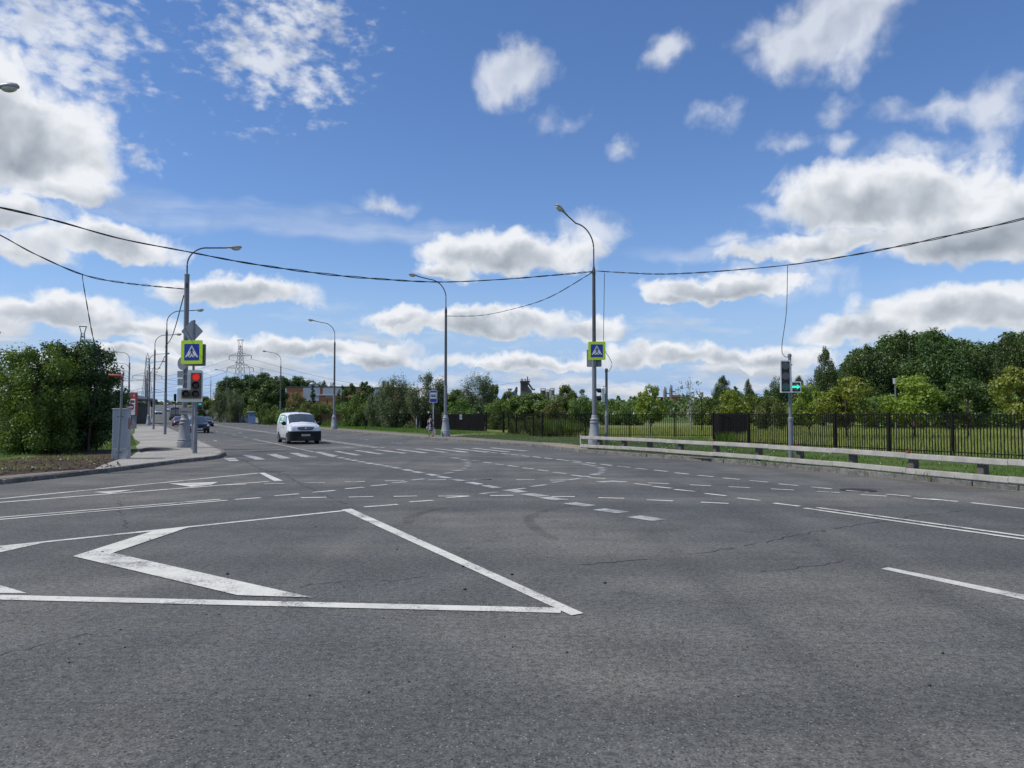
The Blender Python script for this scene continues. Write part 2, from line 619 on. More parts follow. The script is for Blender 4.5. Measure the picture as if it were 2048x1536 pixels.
# asphalt: bitumen and stone grains, mottled wear, tyre polish, dusty patches
def asphalt(name, base=(0.114, 0.114, 0.103), dusty=(0.182, 0.172, 0.146), lane=True):
    m, t, b = nodes_of(name)
    p = geo_pos(t)
    vo = nn(t, 'ShaderNodeTexVoronoi')
    vo.inputs['Scale'].default_value = 75.0
    t.links.new(p, vo.inputs['Vector'])
    g1 = noise(t, p, 55.0, 3.0, 0.65)
    g2 = noise(t, p, 16.0, 4.0, 0.7)
    big = noise(t, p, 0.13, 5.0, 0.6)
    mid = noise(t, p, 0.9, 5.0, 0.65)
    grain = mrange(t, mth(t, 'MULTIPLY_ADD', g2, 0.45, mth(t, 'MULTIPLY', g1, 0.55)), 0.36, 0.64, 0.42, 1.45)
    c = cmix(t, mrange(t, big, 0.42, 0.60), base, dusty)
    c = cmix(t, mrange(t, mid, 0.35, 0.70, 0.0, 0.5), c, tuple(x * 0.72 for x in base))
    # wheel polish: long streaks along the two roads
    for ang, sc_ in ((R(-25.9), (0.62, 0.018, 1.0)), (R(48), (0.018, 0.50, 1.0))):
        mp = nn(t, 'ShaderNodeMapping', vector_type='POINT')
        mp.inputs['Rotation'].default_value = (0, 0, -ang)
        mp.inputs['Scale'].default_value = sc_
        t.links.new(p, mp.inputs['Vector'])
        stn = noise(t, mp.outputs[0], 1.0, 3.0, 0.6)
        c = cmix(t, mrange(t, stn, 0.45, 0.70, 0.0, 0.55), c, tuple(x * 0.66 for x in base))
        c = cmix(t, mrange(t, stn, 0.45, 0.28, 0.0, 0.42), c, dusty)
    # oil drips
    v3 = nn(t, 'ShaderNodeTexVoronoi')
    v3.inputs['Scale'].default_value = 1.15
    t.links.new(p, v3.inputs['Vector'])
    s3 = nn(t, 'ShaderNodeSeparateColor')
    t.links.new(v3.outputs['Color'], s3.inputs[0])
    oil = mth(t, 'MULTIPLY', mrange(t, s3.outputs[2], 0.80, 0.82), mrange(t, mth(t, 'MULTIPLY_ADD', noise(t, p, 9.0, 3.0), .16, v3.outputs['Distance']), 0.26, 0.12))
    c = cmix(t, mth(t, 'MULTIPLY', oil, 0.40), c, (0.035, 0.034, 0.034))
    sc = nn(t, 'ShaderNodeVectorMath', operation='SCALE')
    t.links.new(c, sc.inputs[0])
    t.links.new(grain, sc.inputs['Scale'])
    # pale stones in the mix
    wn_ = nn(t, 'ShaderNodeSeparateColor')
    t.links.new(vo.outputs['Color'], wn_.inputs[0])
    st = mth(t, 'MULTIPLY', mrange(t, wn_.outputs[0], 0.955, 0.97), mrange(t, vo.outputs['Distance'], 0.45, 0.30))
    c = cmix(t, mth(t, 'MULTIPLY', st, 0.75), sc.outputs[0], (0.42, 0.41, 0.39))
    # black pits
    v2 = nn(t, 'ShaderNodeTexVoronoi')
    v2.inputs['Scale'].default_value = 34.0
    t.links.new(p, v2.inputs['Vector'])
    s2 = nn(t, 'ShaderNodeSeparateColor')
    t.links.new(v2.outputs['Color'], s2.inputs[0])
    pit = mth(t, 'MULTIPLY', mrange(t, s2.outputs[1], 0.82, 0.90), mrange(t, v2.outputs['Distance'], 0.36, 0.14))
    c = cmix(t, mth(t, 'MULTIPLY', pit, 0.8), c, (0.025, 0.025, 0.027))
    t.links.new(c, b.inputs['Base Color'])
    t.links.new(mrange(t, mid, 0.3, 0.7, 0.72, 0.92), b.inputs['Roughness'])
    b.inputs['Specular IOR Level'].default_value = 0.35
    h = mth(t, 'MULTIPLY_ADD', pit, -0.8, mth(t, 'MULTIPLY_ADD', g2, 0.9, g1))
    bn = nn(t, 'ShaderNodeBump')
    bn.inputs['Strength'].default_value = 0.75
    bn.inputs['Distance'].default_value = 0.012
    t.links.new(h, bn.inputs['Height'])
    t.links.new(bn.outputs[0], b.inputs['Normal'])
    return m

def paint(name, col, wear_lo=0.60, wear_hi=0.76):
    m, t, b = nodes_of(name)
    p = geo_pos(t)
    w = mth(t, 'MULTIPLY_ADD', noise(t, p, 1.7, 6.0, 0.7), 0.55, mth(t, 'MULTIPLY', noise(t, p, 38.0, 3.0, 0.7), 0.45))
    c = cmix(t, mrange(t, noise(t, p, 5.0, 4.0), 0.3, 0.7), tuple(x * 0.88 for x in col), col)
    c = cmix(t, mrange(t, w, wear_lo - .12, wear_hi - .12), c, (0.14, 0.14, 0.133))
    c = cmix(t, mrange(t, noise(t, p, 0.55, 5.0, .7), .42, .72, 0.0, .38), c, (0.22, 0.215, 0.20))
    t.links.new(c, b.inputs['Base Color'])
    b.inputs['Roughness'].default_value = 0.75
    bn = nn(t, 'ShaderNodeBump')
    bn.inputs['Strength'].default_value = 0.4
    bn.inputs['Distance'].default_value = 0.006
    t.links.new(noise(t, p, 48.0, 3.0), bn.inputs['Height'])
    t.links.new(bn.outputs[0], b.inputs['Normal'])
    return m

def earthy(name, cols, scales=(0.25, 2.2, 26.0), bump=0.6, rough=0.95):
    """three-scale mottled natural ground"""
    m, t, b = nodes_of(name)
    p = geo_pos(t)
    a = noise(t, p, scales[0], 4.0)
    c_ = noise(t, p, scales[1], 5.0, 0.65)
    d = noise(t, p, scales[2], 4.0, 0.7)
    c = cmix(t, mrange(t, a, 0.36, 0.64), cols[0], cols[1])
    c = cmix(t, mrange(t, c_, 0.42, 0.66), c, cols[2])
    sc = nn(t, 'ShaderNodeVectorMath', operation='SCALE')
    t.links.new(c, sc.inputs[0])
    t.links.new(mrange(t, d, 0.3, 0.7, 0.55, 1.4), sc.inputs['Scale'])
    t.links.new(sc.outputs[0], b.inputs['Base Color'])
    b.inputs['Roughness'].default_value = rough
    b.inputs['Specular IOR Level'].default_value = 0.2
    bn = nn(t, 'ShaderNodeBump')
    bn.inputs['Strength'].default_value = bump
    bn.inputs['Distance'].default_value = 0.05
    t.links.new(mth(t, 'ADD', c_, d), bn.inputs['Height'])
    t.links.new(bn.outputs[0], b.inputs['Normal'])
    return m

def glass(name, col=(0.05, 0.06, 0.065), rough=0.06):
    m, t, b = nodes_of(name)
    p = obj_pos(t)
    t.links.new(cmix(t, noise(t, p, 3.0, 3.0), tuple(c * .6 for c in col), tuple(c * 1.5 for c in col)), b.inputs['Base Color'])
    b.inputs['Roughness'].default_value = rough
    b.inputs['Specular IOR Level'].default_value = 0.9
    b.inputs['Coat Weight'].default_value = 0.6
    b.inputs['Coat Roughness'].default_value = 0.02
    return m

def bricks(name, c1, c2, mortar, sx=1.0):
    m, t, b = nodes_of(name)
    br = nn(t, 'ShaderNodeTexBrick')
    br.inputs['Scale'].default_value = 1.0
    br.inputs['Brick Width'].default_value = 0.5
    br.inputs['Row Height'].default_value = 0.16
    br.inputs['Mortar Size'].default_value = 0.012
    br.inputs['Color1'].default_value = c1 + (1,)
    br.inputs['Color2'].default_value = c2 + (1,)
    br.inputs['Mortar'].default_value = mortar + (1,)
    p = obj_pos(t)
    mp = nn(t, 'ShaderNodeMapping')
    mp.inputs['Rotation'].default_value = (R(90), 0, 0)
    t.links.new(p, mp.inputs['Vector'])
    t.links.new(mp.outputs[0], br.inputs['Vector'])
    c = cmix(t, mrange(t, noise(t, p, 0.5, 4.0), 0.35, 0.7, 0.0, 0.35), br.outputs['Color'], tuple(x * .7 for x in c1))
    t.links.new(c, b.inputs['Base Color'])
    b.inputs['Roughness'].default_value = 0.9
    return m

K = {}
K['asphalt'] = asphalt('asphalt')
K['pave'] = asphalt('pavement_asphalt', (0.37, 0.345, 0.295), (0.44, 0.41, 0.35))
K['paint'] = paint('road_paint', (0.70, 0.675, 0.585))
K['paint_old'] = paint('worn_road_paint', (0.60, 0.595, 0.55), 0.50, 0.74)
K['grass'] = earthy('grass_ground', ((0.082, 0.130, 0.028), (0.125, 0.155, 0.045), (0.058, 0.095, 0.020)))
K['meadow'] = earthy('meadow_ground', ((0.190, 0.225, 0.062), (0.250, 0.230, 0.095), (0.130, 0.170, 0.042)))
K['weeds'] = earthy('weedy_ground', ((0.050, 0.070, 0.022), (0.090, 0.085, 0.050), (0.040, 0.060, 0.018)))
K['soil'] = earthy('bare_soil', ((0.085, 0.060, 0.040), (0.125, 0.095, 0.066), (0.055, 0.038, 0.026)), (0.5, 5.0, 34.0), 1.0)
K['dust'] = earthy('road_dust', ((0.21, 0.185, 0.150), (0.265, 0.235, 0.190), (0.165, 0.150, 0.125)), (0.8, 6.0, 50.0), 0.4)
K['path'] = earthy('dirt_path', ((0.30, 0.25, 0.18), (0.36, 0.30, 0.22), (0.24, 0.20, 0.14)), (0.4, 3.0, 40.0), 0.5)
K['kerb'] = earthy('kerb_concrete', ((0.195, 0.186, 0.168), (0.25, 0.238, 0.212), (0.13, 0.124, 0.112)), (0.7, 4.0, 45.0), 0.5)
K['kerb_dark'] = earthy('dirty_kerb', ((0.125, 0.118, 0.105), (0.20, 0.19, 0.17), (0.045, 0.042, 0.038)), (0.6, 4.0, 45.0), 0.5)
K['tar'] = mat('tar_crack', (0.022, 0.022, 0.024), 0.8)
K['pole'] = mat('grey_pole_paint', (0.195, 0.205, 0.222), 0.42, 0.0, 0.16, 3.0, 0.08, 50)
K['pole_dark'] = mat('dark_pole_paint', (0.098, 0.090, 0.090), 0.40, 0.0, 0.22, 2.0, 0.08, 50)  # darker and browner than the lower poles
K['cast'] = mat('cast_base_paint', (0.27, 0.28, 0.30), 0.5, 0.0, 0.2, 5.0, 0.2, 40)
K['galv'] = mat('galvanised_steel', (0.40, 0.42, 0.44), 0.42, 0.55, 0.16, 7.0)
K['signback'] = mat('aluminium_sign_back', (0.25, 0.265, 0.285), 0.5, 0.3, 0.12, 9.0)
K['lamp_shell'] = mat('lamp_housing', (0.42, 0.42, 0.40), 0.4)
K['lamp_glass'] = mat('lamp_lens', (0.55, 0.55, 0.50), 0.2, spec=0.8)
K['black'] = mat('black_plastic', (0.012, 0.012, 0.013), 0.6, spec=0.3)
K['cable'] = mat('black_cable', (0.022, 0.024, 0.028), 0.55)
K['fence'] = mat('black_brown_fence_paint', (0.010, 0.0085, 0.008), 0.7, 0.0, 0.3, 2.0, spec=0.2)
K['fence_brown'] = mat('dark_brown_fence_board', (0.024, 0.017, 0.013), 0.75, 0.0, 0.4, 1.5, spec=.2)
K['rail'] = mat('cream_rail_paint', (0.45, 0.425, 0.365), 0.55, 0.0, 0.22, 2.5, 0.1, 30)
K['wood'] = mat('weathered_timber', (0.115, 0.100, 0.085), 0.85, 0.0, 0.4, 9.0, 0.5, 30)
K['red'] = mat('red_reflector', (0.24, 0.03, 0.022), 0.35)
K['redpaint'] = mat('red_paint', (0.36, 0.045, 0.035), 0.5)
K['white'] = mat('white_paint', (0.78, 0.78, 0.77), 0.4, var=0.06)
K['fluoro'] = mat('fluorescent_yellow_film', (0.62, 0.86, 0.02), 0.5, var=0.05)
K['blue'] = mat('sign_blue_film', (0.012, 0.045, 0.36), 0.35, var=0.06)
K['signwhite'] = mat('sign_white_film', (0.76, 0.78, 0.78), 0.4, var=0.05)
K['signblack'] = mat('sign_black_film', (0.014, 0.014, 0.016), 0.45)
K['sigframe'] = mat('signal_backplate', (0.80, 0.80, 0.73), 0.55, var=0.12)
K['sigbody'] = mat('signal_body_grey', (0.16, 0.15, 0.125), 0.6, var=0.25)
K['lens_dark'] = mat('unlit_lens', (0.035, 0.036, 0.036), 0.25)
K['lens_grey'] = mat('unlit_led_lens', (0.105, 0.108, 0.110), 0.5, scale=40)
K['lens_green'] = mat('unlit_green_lens', (0.045, 0.115, 0.100), 0.45, scale=40)
K['lens_red'] = mat('unlit_red_lens', (0.16, 0.03, 0.03), 0.4)
K['lit_red'] = glow('lit_red_lamp', (1.0, 0.045, 0.03), 0.44)
K['lit_green'] = glow('lit_green_lamp', (0.03, 0.95, 0.58), 1.0)
K['cab'] = mat('cabinet_grey_paint', (0.36, 0.385, 0.41), 0.5, var=0.10, scale=2.0)
K['rub'] = mat('tyre_rubber', (0.020, 0.020, 0.021), 0.8)
K['rim'] = mat('alloy_rim', (0.46, 0.47, 0.48), 0.3, 0.7)
K['glass'] = glass('car_glass')
K['glass_pale'] = glass('windscreen_glass', (0.055, 0.064, 0.068), 0.04)
K['vanwhite'] = mat('white_car_paint', (0.78, 0.79, 0.80), 0.25, var=0.012, scale=1.5, coat=0.6)
K['headlight'] = mat('headlight_lens', (0.62, 0.63, 0.64), 0.08, spec=1.0, coat=1.0)
K['amber'] = mat('amber_lens', (0.62, 0.36, 0.14), 0.2, coat=1.0)
K['plate'] = mat('licence_plate', (0.62, 0.64, 0.58), 0.4)
K['vangreen'] = mat('green_film', (0.10, 0.34, 0.19), 0.4, var=0.1)
K['bark'] = mat('bark', (0.085, 0.066, 0.050), 0.95, var=0.4, scale=8, bump=0.6)
K['birchbark'] = mat('birch_bark', (0.44, 0.42, 0.38), 0.85, var=0.35, scale=5, col2=(0.5, 0.48, 0.44))
K['concrete'] = mat('plant_concrete', (0.21, 0.195, 0.165), 0.9, var=0.3, scale=0.3)
K['steel_blue'] = mat('blue_sheet_steel', (0.10, 0.17, 0.33), 0.6)
K['steel_dark'] = mat('dark_plant_steel', (0.085, 0.080, 0.075), 0.7, scale=1)
K['pylon'] = mat('pylon_steel', (0.15, 0.165, 0.19), 0.6, 0.2)
K['brick'] = bricks('orange_brick', (0.46, 0.20, 0.095), (0.40, 0.165, 0.08), (0.30, 0.20, 0.14))
K['panel'] = mat('grey_wall_panel', (0.36, 0.40, 0.45), 0.6, var=0.08, scale=0.6)
K['palewall'] = mat('pale_wall', (0.58, 0.57, 0.55), 0.8, var=0.1, scale=0.5)
K['roofdark'] = mat('dark_roof_sheet', (0.065, 0.068, 0.075), 0.6, scale=0.5)
K['skin'] = mat('skin', (0.46, 0.27, 0.19), 0.55, var=0.08)
K['hair'] = mat('dark_hair', (0.022, 0.016, 0.013), 0.5)
K['bagwhite'] = mat('white_plastic_bag', (0.66, 0.64, 0.60), 0.5, var=0.15, scale=12)
K['leather'] = mat('grey_leather', (0.32, 0.31, 0.30), 0.5)
K['shoe'] = mat('dark_shoe', (0.03, 0.025, 0.022), 0.6)
# ------------------------------------------------------------------ terrain: flat junction, the road climbs away to the left
DX, DY = -0.437, 0.8994
def st(s, t, z=0.0):
    return Vector((DX * s + DY * t, DY * s - DX * t, z))

def inv_st(x, y):
    return DX * x + DY * y, DY * x - DX * y

def sstep(a, b, x):
    k = min(1.0, max(0.0, (x - a) / (b - a)))
    return k * k * (3 - 2 * k)

def T(x, y):
    s, t = inv_st(x, y)
    return 6.6 * sstep(120, 450, s) * (1 - sstep(45, 160, t))

def bend(s):
    return 6.0 * (max(0.0, s - 150.0) / 290.0) ** 2 if s < 700 else 6.0 * (550.0 / 290.0) ** 2

def ground_z(x, y):
    return T(x, y) + (0.12 if inv_st(x, y)[0] < 120 else 0.0)

S_LINES = [-2500, -1200, -500, -200, -60, 0, 60, 100] + list(range(120, 461, 10)) + [500, 560, 640, 700, 900, 1300, 2000, 3500, 6000]
T_LINES = [-4000, -2000, -900, -400, -150, -60, -10, 3.67, 12, 20.8, 40, 60, 80, 100, 120, 140, 160, 300, 700, 1500, 3000, 5000]
mb = MB()
nt = len(T_LINES)
for s in S_LINES:
    for t in T_LINES:
        p = st(s, t)
        mb.v.append((p.x, p.y, T(p.x, p.y) - 0.06))
for i in range(len(S_LINES) - 1):
    for j in range(nt - 1):
        mb.f.append((i * nt + j, i * nt + j + 1, (i + 1) * nt + j + 1, (i + 1) * nt + j))
        mb.m.append(0)
struct(mb.build('ground', K['grass']))

# road: one asphalt sheet, wide across the junction and narrowing to the carriageway
mb = MB()
def strip(mb, svals, t0, t1, z):
    n = len(mb.v)
    for s in svals:
        for t in (t0 + bend(s), t1 + bend(s)):
            p = st(s, t)
            mb.v.append((p.x, p.y, T(*st(s, 0).xy) + z))
    for i in range(len(svals) - 1):
        mb.f.append((n + 2 * i, n + 2 * i + 1, n + 2 * i + 3, n + 2 * i + 2))
        mb.m.append(mb.mi)
mb.v += [tuple(st(-140, -160)), tuple(st(-140, 60)), tuple(st(45, 60)), tuple(st(45, -160))]
mb.f.append((0, 1, 2, 3))
mb.m.append(0)
strip(mb, [45, 60, 80, 100] + list(range(120, 461, 10)) + [500, 560, 640, 700], 3.5, 19.9, 0.0)
struct(mb.build('road', K['asphalt']))

def sheet(name, pts, z, m):
    """flat polygon laid on the ground"""
    me = bpy.data.meshes.new(name)
    bm = bmesh.new()
    vs = [bm.verts.new((p[0], p[1], z)) for p in pts]
    f = bm.faces.new(vs)
    if f.normal.z < 0:
        f.normal_flip()
    bm.normal_update()
    if f.normal.z < 0:
        bmesh.ops.reverse_faces(bm, faces=[f])
    bmesh.ops.triangulate(bm, faces=bm.faces[:])
    bm.to_mesh(me)
    bm.free()
    me.materials.append(m)
    o = bpy.data.objects.new(name, me)
    C.objects.link(o)
    return struct(o)

left_kerb = [G(u, v) for u, v in ((440, 905), (443, 911), (430, 917), (400, 921), (350, 926), (200, 946), (0, 968))]
left_kerb = left_kerb + [Vector((-15.5, 16.5, 0)), Vector((-22, 11, 0)), Vector((-40, 2, 0)), Vector((-70, -8, 0))]
left_main = [st(s, 3.67) for s in (120, 100, 80, 60, 46)]
verge_left = left_main + left_kerb + [Vector((-160, -20, 0)), st(120, -220)]
sheet('verge_left', verge_left, 0.12, K['grass'])

right_kerb = [G(u, v) for u, v in ((2048, 982), (1800, 957), (1500, 929), (1300, 914), (1172, 904.5), (1130, 900), (1090, 895), (1000, 888.5))]
right_kerb = [Vector((40, -40, 0)), Vector((26, -10, 0)), Vector((17, 8, 0))] + right_kerb
right_main = [st(s, 19.45) for s in (56, 80, 100, 120)]
verge_right = right_kerb + right_main + [st(120, 520), Vector((420, -40, 0))]
sheet('verge_right', verge_right, 0.12, K['grass'])

FENCE_NEAR = [Vector((26.5, 11.5, 0)), Vector((19.3, 29.0, 0)), Vector((12.0, 46.2, 0))]
FENCE_FAR = [Vector((14.6, 57.0, 0)), Vector((2.3, 59.0, 0)), Vector((0.9, 63.0, 0)), Vector((-0.8, 69.0, 0))]
meadow = [FENCE_NEAR[0], FENCE_NEAR[1], FENCE_NEAR[2], Vector((14.6, 57, 0)), Vector((2.3, 59, 0)), Vector((-0.8, 69, 0)), Vector((-2.6, 77.5, 0)),
          Vector((-11, 91, 0)), st(119, 29.0), st(119, 500), Vector((410, 0, 0))]
sheet('meadow', meadow, 0.126, K['meadow'])
weeds = [G(1175, 899, .12), G(1420, 918, .12), st(28, 29.5), st(45, 30), st(50, 31), st(62, 30.5), st(62, 22.0), G(1090, 888, .12)]
sheet('weedy_verge', weeds, 0.126, K['weeds'])

# footways
walk_r = [G(1092, 895), G(1082, 889)] + [st(s, 21.9 + bend(s)) for s in (56, 80, 119)] + [st(s, 19.45) for s in (119, 100, 80, 56)] + [G(1000, 888.5)]
sheet('pavement', walk_r, 0.131, K['dust'])
sheet('dirt_path', [G(u, v, .13) for u, v in ((1008, 865), (1010, 868.5), (950, 869.5), (905, 872), (892, 870), (930, 867), (975, 865))], 0.135, K['path'])
sheet('dirt_patch', [G(u, v, .0) for u, v in ((1082, 889.0), (1130, 891.5), (1170, 897), (1176, 904), (1130, 899.8), (1090, 894.7))], 0.135, K['path'])
walk_l = left_kerb[:6] + [G(u, v, .12) for u, v in ((188, 939.5), (203, 931), (232, 921), (264, 912.5), (276, 903),
                                      (272, 893), (281, 885), (270, 879), (264, 870))] + [st(s, 0.0) for s in (78, 90, 119)] + [st(s, 3.67) for s in (119, 90, 70, 55, 46)]
sheet('pavement', walk_l, 0.131, K['pave'])
sheet('soil', [G(u, v, .12) for u, v in ((-120, 965), (0, 955.5), (60, 951), (188, 939.0), (204, 931), (231, 920.5), (262, 911.5), (272, 902), (250, 899), (150, 905), (0, 921), (-160, 935), (-260, 960))], 0.1265, K['soil'])
sheet('dirt_patch', [G(u, v, .12) for u, v in ((276, 902), (287, 896.5), (300, 895), (330, 895.6), (352, 897), (300, 901.5), (282, 906))], 0.1345, K['soil'])
sheet('dirt_patch', [left_kerb[6] + Vector((-.5, -2, 0)), left_kerb[6], left_kerb[5]] + [G(u, v, .12) for u, v in ((186, 939), (120, 943), (40, 949.5), (0, 953), (-60, 959))], 0.1345, K['dust'])
# forecourt road beside the filling station
sheet('forecourt', [st(s, t) for s, t in ((72, -4), (72, -120), (100, -120), (100, -0.2), (84, -0.2))], 0.128, K['asphalt'])
mb = MB()
sfar = [119] + list(range(130, 461, 10)) + [500, 560, 640, 700]
strip(mb, [120] + sfar[1:], 0.2, 3.5, 0.06)
strip(mb, [120] + sfar[1:], 19.9, 21.9, 0.06)
struct(mb.build('pavement', K['dust']))

# kerbs, stone by stone
def kerb(name, pts, m, side, w=0.16, h=0.15, block=1.0, jit=0.012, seed=1, z0=0.0):
    rnd = random.Random(seed)
    mb = MB()
    seg = []
    for a, b in zip(pts[:-1], pts[1:]):
        a, b = Vector((a[0], a[1], 0)), Vector((b[0], b[1], 0))
        L = (b - a).length
        n = max(1, round(L / block))
        for i in range(n):
            seg.append((a.lerp(b, i / n), a.lerp(b, (i + 1) / n)))
    for a, b in seg:
        d = (b - a)
        L = d.length
        d.normalize()
        nrm = Vector((d.y, -d.x, 0)) * side
        c = (a + b) / 2 + nrm * (w / 2 + rnd.uniform(-jit, jit))
        hh = h + rnd.uniform(-jit, jit) * 0.8
        mb.bbox((c.x, c.y, z0 + hh / 2 - 0.03), (L - 0.014, w, hh + 0.06), 0.02, math.atan2(d.y, d.x) + rnd.uniform(-jit, jit))
    return struct(mb.build(name, m))

kerb('kerb', right_kerb[1:9], K['kerb'], -1, 0.20, 0.15, 1.1, 0.016, 3)
kerb('kerb', right_kerb[8:] + right_main, K['kerb'], -1, 0.15, 0.14, 1.0, 0.006, 4)
kerb('kerb', left_main + left_kerb[:3], K['kerb'], -1, 0.15, 0.14, 1.0, 0.006, 5)
kerb('kerb', left_kerb[2:9], K['kerb'], -1, 0.14, 0.128, 1.0, 0.01, 6)
# gutter dust along the right kerb
gut = MB()
gp = right_kerb[2:8]
for a, b in zip(gp[:-1], gp[1:]):
    d = (b - a).normalized()
    n_ = Vector((-d.y, d.x, 0))
    gut.add([a, b, b + n_ * 0.34, a + n_ * 0.30], [(0, 1, 2, 3)])
for i in range(len(gut.v)):
    gut.v[i] = (gut.v[i][0], gut.v[i][1], 0.004)
struct(gut.build('gutter_dust', K['dust']))

# ------------------------------------------------------------------ painted road markings
def z1(x, y): return (x / 2.9257, 860 + y / 2.9257)
def z2(x, y): return (400 + x / 3.4133, 860 + y / 3.4133)
def z3(x, y): return (900 + x / 3.4133, 860 + y / 3.4133)
def z4(x, y): return (1400 + x / 3.1605, 860 + y / 3.1605)

class Marks:
    def __init__(self):
        self.mb = MB()
        self.k = 0
    def z(self):
        self.k += 1
        return 0.005 + 0.0012 * (self.k % 5)
    def line(self, a, b, w, world=False):
        p, q = (Vector(a), Vector(b)) if world else (G(*a), G(*b))
        d = (q - p).normalized()
        n = Vector((-d.y, d.x, 0)) * w / 2
        zz = self.z()
        self.mb.add([(c.x, c.y, zz + c.z) for c in (p - n, q - n, q + n, p + n)], [(0, 1, 2, 3)])
    def poly(self, pts):
        zz = self.z()
        ps = [G(*p) for p in pts]
        n = len(ps)
        a = sum(ps[i].x * ps[(i + 1) % n].y - ps[(i + 1) % n].x * ps[i].y for i in range(n))
        if a < 0:
            ps = ps[::-1]
        self.mb.add([(p.x, p.y, zz) for p in ps], [tuple(range(n))])
    def done(self, name, m):
        return struct(self.mb.build(name, m))

# hatched island in the foreground
mk = Marks()
mk.line((-260, 1121), (690, 1021.6), 0.13)
mk.line((-500, 1184), (1122, 1222), 0.19)
mk.poly([(683, 1020), (703, 1018), (1167, 1228), (1143, 1232.5)])
mk.poly([(146, 1113.6), (309, 1062), (376, 1056), (225.6, 1106.8), (625, 1196.6), (475, 1192)])
mk.poly([(84, 1086.6), (20, 1092), (-200, 1139), (-100, 1186), (54, 1187), (0, 1171), (-110, 1140), (0, 1105)])
mk.done('road_markings', K['paint'])

mk = Marks()
# narrow island on the left
mk.line((-200, 1018), (517, 946.5), 0.15)
mk.line((-200, 1021), (537, 963.3), 0.15)
mk.poly([(185, 984.5), (270, 979.6), (219, 987.8)])
mk.poly([(337, 967.5), (436, 964.6), (422, 970), (383, 974.3)])
mk.poly([(518.5, 946), (529, 945.8), (566, 961.8), (549, 962.6)])
mk.line((-300, 1060), (441, 998.8), 0.11)
mk.line((-300, 1065), (455, 1001), 0.11)
W = 0.13
for a, b in (((175, 377), (312, 375)), ((438, 370), (578, 367)), ((718, 361), (856, 358)), ((990, 355), (1125, 352)), ((1262, 349), (1395, 347)), ((1555, 343), (1680, 341)), ((1868, 339), (1992, 339)),
             ((236, 475), (415, 463)), ((508, 450), (676, 437)), ((772, 427), (923, 414)), ((993, 403), (1118, 393)), ((1165, 384), (1280, 374)), ((1312, 362), (1413, 354)), ((1445, 343), (1530, 335)),
             ((688, 464), (863, 461)), ((1015, 460), (1183, 457)), ((1323, 456), (1484, 453)), ((1625, 452), (1835, 452)), ((1120, 527), (1350, 509)), ((1428, 493), (1590, 482)), ((1682, 465), (1835, 453))):
    mk.line(z2(*a), z2(*b), W)
for a, b in (((160, 340), (287, 339)), ((453, 340), (578, 340)), ((683, 344), (805, 342)), ((275, 450), (432, 448)), ((693, 456), (853, 457)), ((1013, 465), (1190, 469)), ((1342, 477), (1523, 485)), ((1712, 494), (1902, 503)),
             ((1353, 362), (1495, 368)), ((1637, 376), (1780, 382)),
             ((145, 211), (205, 214)), ((225, 220), (285, 226)), ((307, 232), (368, 239)), ((395, 243), (467, 252)), ((495, 259), (572, 267)), ((595, 273), (675, 282)), ((705, 290), (795, 298)), ((830, 308), (955, 322)), ((955, 326), (1062, 334)),
             ((1258, 368), (1375, 380)), ((1387, 387), (1512, 400)), ((1532, 406), (1670, 420)), ((1738, 434), (1885, 450)),
             ((280, 153), (320, 158)), ((350, 160), (395, 166)), ((415, 168), (465, 173)), ((490, 175), (542, 181)), ((567, 182), (620, 189)), ((642, 191), (700, 198)), ((725, 200), (812, 211)), ((828, 211), (895, 217)), ((928, 222), (992, 229)), ((1030, 234), (1105, 243)),
             ((1145, 248), (1227, 256)), ((1262, 262), (1347, 270)), ((1393, 275), (1485, 285)), ((1535, 292), (1632, 302)), ((1690, 310), (1798, 320))):
    mk.line(z3(*a), z3(*b), W)
for a, b in (((0, 288), (83, 297)), ((145, 304), (250, 314)), ((317, 321), (430, 332)), ((498, 341), (618, 352)), ((702, 361), (832, 373)), ((920, 383), (1062, 395)), ((1175, 407), (1333, 421)), ((1350, 432), (1530, 446)), ((1460, 436), (1630, 453)), ((1715, 461), (2300, 527)),
             ((182, 359), (315, 367)), ((450, 374), (592, 381)), ((738, 390), (885, 399)), ((1015, 409), (1180, 419)), ((465, 463), (628, 483)), ((232, 431), (380, 447))):
    mk.line(z4(*a), z4(*b), 0.13)
mk.line(z4(662, 496), z4(2500, 757), 0.125)
mk.line(z4(742, 493), z4(2500, 736), 0.125)
mk.poly([z4(1145, 879), z4(1190, 870), z4(2300, 1094), z4(2300, 1130)])
mk.done('road_markings', K['paint'])

